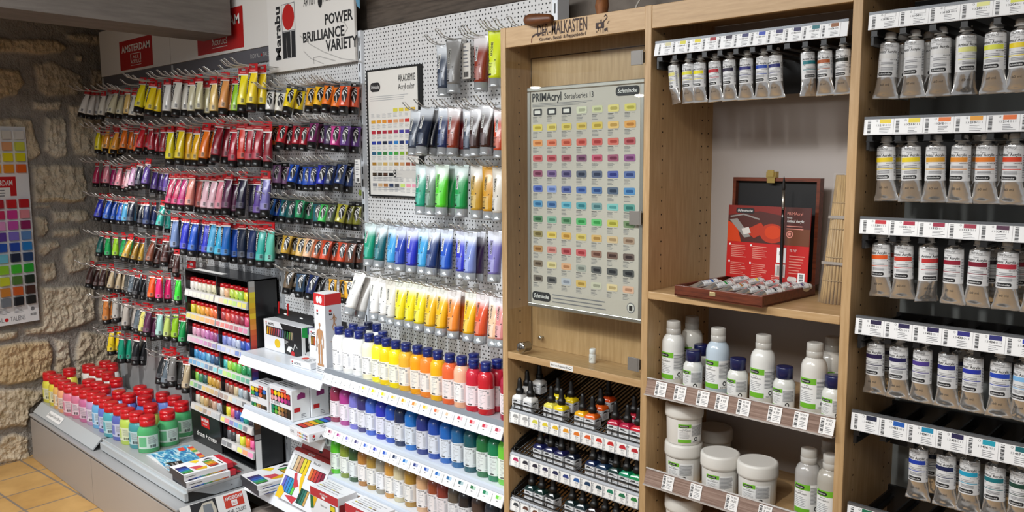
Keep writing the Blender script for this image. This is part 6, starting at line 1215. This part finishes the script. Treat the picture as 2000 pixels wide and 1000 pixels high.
for i in range(16):
    a_ = math.pi*(.0+i/15*1.25)+.2; x0_, y0_ = .028*math.cos(a_), .020*math.sin(a_); x1_, y1_ = .016*math.cos(a_)+.018, .013*math.sin(a_)+.012
    f.tube([(x0_, -y0_, 0), (x0_*.9+x1_*.1, -y0_*.9-y1_*.1, .03), (x1_, -y1_, .272)], .0034, 6)
part('slats', f, BAM, g); f = MB()
for z, k in ((.05, .9), (.10, .8), (.16, .65), (.215, .5)): f.tube([((.032-.013*(z/.27))*math.cos(a_)+.018*z/.27, -(.024-.008*z/.27)*math.sin(a_)-.012*z/.27, z) for a_ in [math.pi*(.1+j/10*1.1) for j in range(11)]], .0012, 5)
part('binding_strings', f, mat('#a58a5e', .6), g)
m = mat('#e4e4e2', .08, 0., alpha=.07); f = MB(); rings = [[((.036-.012*t_)*math.cos(a_)+.018*t_, -(.028-.008*t_)*math.sin(a_)-.012*t_, .276*t_) for a_ in [math.pi*2*j/22+.07*math.sin(j*2.1+t_*9) for j in range(22)]] for t_ in (0.003, .1, .2, .32, .45, .58, .7, .82, .92, 1.0)]; f.loft(rings, 0, False, False); part('clear_wrap', f, m, g, 'clear plastic wrap'); f = MB()
for z in (.185, .088): t_ = z/.276; f.box(-.029+.031*t_, .028+.006*t_, -.029+.0*t_, -.0285, z-.003, z+.003)
part('tape', f, mat('#9a938c', .3), g, 'pale tape bands')
# --- third cabinet
g3 = thing('rack_cabinet', 'beech cabinet at right filled with rows of hanging metal paint tubes', 'cabinet')
R0, R1 = CABX[2][1], CABX[3][0]; side_panel(g3, 3, True, True)
f = MB(); f.box(R0, R1, BYK-.004, BYK+.004, .05, 2.08); part('back_panel', f, mat('#7f8484', .5), g3); f = MB(); f.box(R0, R1, FY+.019, BYK, TOP-.019, TOP-.001); part('top_board', f, WH, g3); f = MB(); f.box(R0, R1, FY+.001, FY+.019, 2.07, TOP-.001); part('header_board', f, WH, g3); shelfboard(g3, R0, R1, .1, 'bottom_board')

# ---------------------------------------------------------------- metal tubes hung by their caps in black racks
def proto_met(k):
    """hangs from its white cap at the origin, crimp at the bottom; k scales the 60 ml tube"""
    P_ = {}; r, a = .0166*k, .0236*k; zs, zl, zb = -.019*k, -.083*k, -.1235*k
    f = MB(); f.lathe([(.0095*k, -.0105*k), (.0098*k, -.010*k), (.0098*k, -.0025*k), (.0085*k, -.002*k), (.0085*k, 0)], 18); f.lathe([(.0115*k, -.0118*k), (.0115*k, -.0105*k)], 18); P_['cap'] = f.mesh('cap')
    st = [(zb, a, .0012*k), (zb+.006*k, a*.985, .0022*k), (zb+.014*k, a*.87, r*.34), (zl, r*1.04, r*.93), (zs-.004*k, r, r), (zs, r*.96, r*.96)]
    f = MB(); f.ell(dense(st, 3)+[(-.0150*k, .0068*k, .0068*k), (-.0115*k, .0066*k, .0066*k)], 22, 0)
    P_['body'] = f.mesh('foil_body')
    st2 = [(z, x, y) for z, x, y in st]; mp = lerp_map(st2, r); f = MB(); z1 = zs-.002*k; H2 = z1-zl; u0, u1 = -r*1.5, r*1.5
    nb = 3
    for j in range(nb): f.rect(mp, u0, zl+H2*j/nb, u1, zl+H2*(j+1)/nb, 0, .0003, 12)
    mid = -r*.15; fw = r*1.9
    f.text('PRIMAcryl', mp, mid, z1-H2*.085, .0042*k, 3, .0007, fit=r*1.15, anchor='c'); f.rect(mp, -r*1.05, z1-H2*.115, r*.95, z1-H2*.108, 3, .0006, 6); f.text('Finest', mp, mid, z1-H2*.19, .003*k, 3, .0007, fit=r*.5, anchor='c')
    f.text("Artists' Acrylic", mp, mid, z1-H2*.285, .0048*k, 2, .0007, fit=r*2.1, anchor='c', bold=.012)
    f.rect(mp, -r*1.15, z1-H2*.445, r*1.0, z1-H2*.315, 1, .0006, 10); f.rect(mp, -r*1.15, z1-H2*.665, r*1.0, z1-H2*.645, 1, .0006, 10)
    for j in range(5): f.disc(mp, r*(.30+.12*j), z1-H2*.49, r*.04, m=2, off=.0007, n=5)
    f.rect(mp, r*.9, z1-H2*.505, r*1.0, z1-H2*.475, 2, .0007); f.lines(mp, -r*1.05, z1-H2*.505, -r*.7, z1-H2*.475, 1, 3, .0007, .5)
    for v in (.555, .60, .71, .745, .78): f.rect(mp, -r*.7, z1-H2*(v+.014), r*.6, z1-H2*v, 3, .0006, 5)
    for v in (.62, .725, .765): f.rect(mp, -r*1.1, z1-H2*(v+.004), r*.98, z1-H2*v, 4, .0006, 6)
    logo_m = lambda uu, vv, o=0.: mp(uu, vv, o)
    f.pill(mp, -r*.95, zl+H2*.045, r*.55, zl+H2*.155, 2, .0006, r=H2*.045); f.text('Schmincke', mp, -r*.82, zl+H2*.075, H2*.05, 0, .001, fit=r*1.2, shear=.25, bold=.015)
    f.text('60 ml' if k > .95 else '35 ml', mp, mid, zl-.016*k, .0042*k, 5, .0006, fit=r*.8, anchor='c'); f.lines(mp, r*1.12, zl+H2*.1, r*1.45, zl+H2*.75, 14, 3, .0006, .5, .2)
    P_['label'] = f.mesh('label'); P_['L'] = .1235*k; return P_
M60, M35 = proto_met(1.), proto_met(.84)
m, nt, b = nodes('crumpled_tube_foil'); b.inputs['Base Color'].default_value = lin('#dddbd8'); b.inputs['Metallic'].default_value = .82; b.inputs['Roughness'].default_value = .17
tc = nd(nt, 'ShaderNodeTexCoord'); n = nd(nt, 'ShaderNodeTexNoise', i_Scale=38., i_Detail=1.5); nt.links.new(tc.outputs['Object'], n.inputs['Vector']); bp = nd(nt, 'ShaderNodeBump', i_Strength=.45, i_Distance=.006); nt.links.new(n.outputs['Fac'], bp.inputs['Height']); nt.links.new(bp.outputs[0], b.inputs['Normal']); FOIL = m
LABW = mat('#dadbdc', .35); CAPW = mat('#dddcd8', .38)
def met_tube(P_, lab, c, M, grp, solid=True):
    t = thing('metal_paint_tube', lab, 'paint tube', M=M, group=grp)
    part('foil_body', P_['body'], FOIL, t); part('label', P_['label'], [LABW, mat(c, .35), INK, GREYINK, LINK, mat('#5a544e', .4)], t); part('cap', P_['cap'], CAPW, t); return t
def tube_rack(x0, x1, zt, zb, tilt, label, sw, codes, pitch, first, yt):
    """front label strip over a black plastic rail with a slot for every tube"""
    g = thing('tube_rack', label, 'rack', ((x0+x1)/2, FY+.03, zb)); h = (x1-x0)/2; yf = FY+.004-(FY+.03); f = MB(); H2 = zt-zb
    f.loft([[(x, yf-.002, 0), (x, yf+tilt, H2), (x, yf+tilt+.003, H2), (x, yf+.002, 0)] for x in (-h, h)], 0, smooth=False); f.box(-h, h, yf+tilt-.001, yf+tilt+.006, H2-.001, H2+.004, 1); part('label_strip', f, [mat('#e3e4e6', .4), mat('#6f7276', .35, .5)], g)
    f = MB(); f.box(-h+.003, h-.003, yf+.004, yf+.008, .002, H2*.8); f.box(-h+.003, -h+.010, yf+.004, .20, -.030, -.001, 0, .002)
    n = int((x1-x0)/pitch)+1
    for i in range(n+1):
        X = first-pitch*.5+pitch*i-(x0+x1)/2
        if -h+.008 < X < h: f.box(X-.0055, X+.0055, yf+.003, yf+.008, -.012, .003); f.prism([(X-.0075, -.0125), (X+.0075, -.0125), (X+.0055, -.0095), (X-.0055, -.0095)], 'y', yf+.004, .19); f.box(X-.0018, X+.0018, yf+.006, .19, -.010, .006)
    f.box(-h+.003, h-.003, .190, .198, -.085, .012); part('slot_rail', f, mat('#0c0c0e', .35, spec=.6), g)
    mp = plane_map((-h, yf-.0022, 0), (1, 0, 0), (0, tilt+.002, H2)); Lh = math.hypot(H2, tilt)
    for i, (c, cd) in enumerate(zip(sw, codes)):
        X = first+pitch*i-(x0+x1)/2+h-pitch*.62; f = MB(); pw = pitch*.98
        if X < 0: X = 0
        if X+pw > 2*h: break
        f.rect(mp, X, .001, X+pw, Lh-.001, 0, .0004); f.bars(mp, X+pw*.06, Lh*.08, X+pw*.18, Lh*.92, 1, .0007, 13)
        if c: f.rect(mp, X+pw*.50, Lh*.70, X+pw*.90, Lh*.95, 2, .0007)
        else:
            for q in ((.50, .70, .90, .715), (.50, .935, .90, .95), (.50, .70, .507, .95), (.893, .70, .90, .95)): f.rect(mp, X+pw*q[0], Lh*q[1], X+pw*q[2], Lh*q[3], 3, .0007)
        f.disc(mp, X+pw*.40, Lh*.86, Lh*.06, m=3, off=.0007, n=8); f.disc(mp, X+pw*.40, Lh*.86, Lh*.04, m=0, off=.0009, n=8)
        a_, b_, c_ = cd; f.text(a_, mp, X+pw*.38, Lh*.53, Lh*.11, 3, .0007, fit=pw*.10); f.text(b_, mp, X+pw*.50, Lh*.53, Lh*.12, 1, .0007, fit=pw*.18, bold=.02); f.text(c_, mp, X+pw*.71, Lh*.53, Lh*.11, 3, .0007, fit=pw*.18)
        f.lines(mp, X+pw*.50, Lh*.08, X+pw*.92, Lh*.46, 4, 3, .0007, .28, .5); part('price_label', f, [mat('#ecedee', .45), INK, mat(c or '#eeeeee', .45), GREYINK], g)
    return g
def met_row(P_, ox, oy, k, Y, data, phrase, grp, zcap):
    its = [(d.split(':')[0].strip(), [float(t) for t in d.split(':')[1].split(',')], d.split(':')[2:]) for d in data.split(';') if d.strip()]
    labs = named([i[0] for i in its], '{0} metal tube {1}in '+phrase); k_ = P_['L']; Xp = None
    for (nm, q, ex), lab in zip(its, labs):
        c = '#'+ex[0]; rz = float(ex[1]) if len(ex) > 1 else 0.; dy = float(ex[2]) if len(ex) > 2 else 0.
        top = at(ox+q[0]/k, oy+q[1]/k, Y=Y+dy); bot = at(ox+q[2]/k, oy+q[3]/k, Y=Y+dy); top.z = zcap; d = bot-top; d.normalize(); bot = top+d*k_
        met_tube(P_, lab, c, frame_mat(top, bot, rz), grp)
RS = [(2.0205, 1.992), (1.8286, 1.7985), (1.6408, 1.6122), (1.4489, 1.4166), (1.2600, 1.2246), (1.0700, 1.0340)]
codes = [['100', '101', '102', '203', '204', '205', '206', '207'], ['210', '211', '212', '213', '214', '215', '216', '217'], ['320', '321', '322', '323', '324', '325', '326', '327'], ['330', '421', '432', '433', '434', '435', '436', '437'], ['440', '453', '454', '455', '456', '457', '458', '459'], ['550', '551', '552', '553', '554', '555', '556', '557']]
sws = [[None, None, None, '#dfe08e', '#d3d84a', '#e6d020', '#e8c820', '#e8b820'], ['#e2c828', '#e2cc24', '#e07020', '#e09a20', '#e06a1c', '#d84a34', '#d03a30', '#c83030'], ['#c0202c', '#a81c3c', '#981c3c', '#98203c', '#4a1a3c', '#a01c34', '#8a1a3a', '#7a1a3a'], ['#241a40', '#221a48', '#22184c', '#28247a', '#262870', '#1f3ab0', '#7ab0e0', '#3a6ac0'], ['#1f2440', '#1f5ab0', '#1f8ab0', '#241f4a', '#1f9ab0', '#16646c', '#1a2a30', '#1a4a3a'], ['#1a6a4a', '#1a7a3a', '#3a8a3a', '#6a8a2a', '#8a8a2a', '#b0902a', '#a0702a', '#8a5a2a']]
names = ['top', 'second', 'third', 'fourth', 'fifth', 'lowest']
for i, (zt, zb) in enumerate(RS):
    tube_rack(R0+.010, R1-.004, zt, zb, .001, names[i]+' black tube rack with white label strip in the right cabinet', sws[i], [('13', c, '011') for c in codes[i]], .0508-.0012*0, -.572, 1.64)
G_ = 'metal tubes in the right cabinet'
YT = 1.640
met_row(M60, 1640, 0, 4, YT, 'white:400,265,355,795:d6d6d4:.25;white:590,240,570,785:dadad8;white:795,220,780,770:d8d8d6:.25;pale lemon:990,198,975,775:dede88:.7;lemon:1225,180,1200,770:d6da48;yellow:1425,155,1400,750:e8cf20;yellow:1640,140,1600,730:e8c020', 'top rack of the right cabinet', G_, 1.9895)
met_row(M60, 1640, 0, 4, YT, 'side-turned white:498,300,478,800:d6d6d4:1.3:.045;shaded white:700,290,690,760:d6d6d4:1.2:.045', 'second rank of the top right rack', G_, 1.9895)
met_row(M60, 1640, 200, 4, YT, 'yellow:365,280,365,795:e4c828;bright yellow:560,275,560,795:e4cc22:.25;amber:755,275,740,805:d8a030:.3;light orange:960,270,930,810:dc8c2c:-.15;orange:1155,265,1130,815:e07a22:.05;vermilion:1375,262,1340,835:d6441f:-.1;red:1600,255,1560,850:c8302a', 'second rack of the right cabinet', G_, 1.7965)
met_row(M60, 1640, 200, 4, YT, 'shaded yellow:478,285,468,790:e0c424:.2:.048;shaded pale:1070,280,1050,790:dc8c2c:1.1:.048;shaded white:1265,285,1250,800:d8d8d6:1.2:.048', 'second rank of the second right rack', G_, 1.7965)
met_row(M60, 1640, 420, 3.572, YT, 'orange red:290,158,290,605:de5a22;red:450,170,440,625:c23a2a:.2;turned red:620,182,605,665:b83030:.8;ruby:805,185,785,665:8e1c30:-.15;dark crimson:985,200,945,700:76162a:.05;crimson:1180,210,1155,720:b02838:.05;wine red:1385,225,1360,740:8a1a3a', 'third rack of the right cabinet', G_, 1.6105)
met_row(M60, 1640, 420, 3.572, YT, 'shaded red:372,165,365,600:b03a28:.1:.048;shaded dark:1062,230,1058,670:2a1620:.0:.048;shaded red:1255,235,1250,700:901c30:.1:.048', 'second rank of the third right rack', G_, 1.6105)
met_row(M60, 1640, 620, 2.63, YT, 'dark violet:188,105,178,420:2a1f4c;indigo:305,125,300,445:201c50:.1;violet:430,143,415,480:4c3a8a;navy:560,160,548,495:262a80;royal blue:690,180,675,530:2632a0;blue:830,205,818,540:2444b0:.1;light blue:955,230,930,570:7ab2e0:-.2', 'fourth rack of the right cabinet', G_, 1.4150)
met_row(M60, 1640, 620, 2.63, YT, 'shaded violet:245,120,240,400:241c44:0:.05;shaded navy:615,180,612,480:22285a:0:.05', 'second rank of the fourth right rack', G_, 1.4150)
met_row(M60, 1640, 620, 2.63, YT, 'bright blue:407,660,400,985:1f3ea8;navy:550,690,540,1010:1a2450;cyan blue:670,722,658,1040:1f9cc0:.05;teal:800,757,790,1070:16707a:.05;dark green:930,790,918,1100:1c4236;deep green:1060,820,1050,1130:1c5a40', 'fifth rack of the right cabinet', G_, 1.2230)
met_row(M60, 1640, 620, 2.63, YT, 'shaded blue:470,675,470,940:1a2c50:0:.05;shaded navy:610,705,606,960:1a2040:0:.05;shaded black:858,775,858,1000:141a1c:.1:.05', 'second rank of the fifth right rack', G_, 1.2230)
# rack of small tubes in the middle cabinet
sw2 = ['#c9c39a', '#cfc83a', '#dccb20', '#9a1c24', '#281c34', '#2a2a60', '#2440a8', '#241f5a', '#241f50', '#166a72', '#8a5428', '#222226']
tube_rack(M0+.006, M1-.010, 2.0150, 1.9860, .004, 'black tube rack with tilted label strip in the middle cabinet', sw2, [('13', c, '009') for c in '203 204 205 325 330 433 435 438 456 457 676 780'.split()], .0375, -1.049, 1.64)
met_row(M35, 1250, 0, 3.124, YT-.004, 'pale lemon:207,340,222,632:d6d078:-.5;lemon yellow:296,335,300,625:dad63a;yellow:368,322,366,625:e4d820;crimson:456,315,465,612:b0202c;black violet:546,305,550,615:1c1432;violet navy:652,295,648,595:2a2a70:.1;blue:753,295,748,598:2446a4;indigo:829,280,832,595:20246a;turned teal:1020,250,1030,565:15737c:.9;copper brown:1131,240,1131,570:a8562a;black:1243,230,1240,560:1c1f1a', 'middle cabinet rack', 'small metal tubes in the middle cabinet', 1.9830)
# the ten tubes in the wooden paint box
tb = [('blue', '1c5aa8', .020, .028), ('green', '1f8a3c', .060, .022), ('bronze', 'a8743c', .102, .018), ('black', '1c1c22', .145, .018), ('white', '24303a', .185, .016), ('grey', '8a8c90', .040, .118), ('yellow', 'dccb3a', .080, .118), ('red', 'c02a24', .122, .118), ('crimson', '8a2838', .164, .116), ('violet', '4a4478', .192, .118)]
for nm, c, x, y in tb:
    o = inbox(x, y); ang = RZ-.35; dr = Vector((-math.sin(ang), math.cos(ang), 0))
    bot = Vector((o.x, o.y, 1.4655)); top = bot+dr*.088+Vector((0, 0, .006))
    z = (top-bot).normalized(); y_ = Vector((0, 0, -1)); x_ = y_.cross(z).normalized(); y_ = z.cross(x_)
    M = Matrix(((x_.x, y_.x, z.x, top.x), (x_.y, y_.y, z.y, top.y), (x_.z, y_.z, z.z, top.z), (0, 0, 0, 1))) @ Matrix.Scale(.80, 4)
    met_tube(M35, nm+'-banded metal tube lying in the wooden paint box', '#'+c, M, 'metal tubes in the wooden paint box')
# ---------------------------------------------------------------- ceiling spot lamps of the shop (seen mirrored in the showcase glass)
for k, (P_, to) in enumerate((((-4.11, -1.36, 2.27), (-2.6, 1.6, 1.0)), ((-3.40, -1.67, 2.19), (-1.6, 1.6, 1.0)))):
    g = thing('ceiling_spot', ['ceiling spot lamp hanging furthest left over the aisle', 'ceiling spot lamp hanging nearer over the aisle'][k], 'lamp', P_)
    f = MB(); f.lathe([(.030, .0), (.045, .01), (.042, .05), (.02, .09), (.012, .1)], 20); part('housing', f, GREYMET, g); f = MB(); f.lathe([(.004, .1), (.004, 2.749-P_[2])], 8); part('rod', f, GREYMET, g); f = MB(); f.lathe([(.002, -.014), (.024, -.010), (.040, -.001), (.038, .004)], 18); part('bulb', f, mat('#fff2d8', .4, emit=40.), g)
dups = {k: v for k, v in LABELS.items() if len(v) > 1}
if dups: print('DUPLICATE LABELS', dups)
long_ = [k for k in LABELS if not 4 <= len(k.split()) <= 16]
if long_: print('LABEL LENGTH', long_[:20], len(long_))
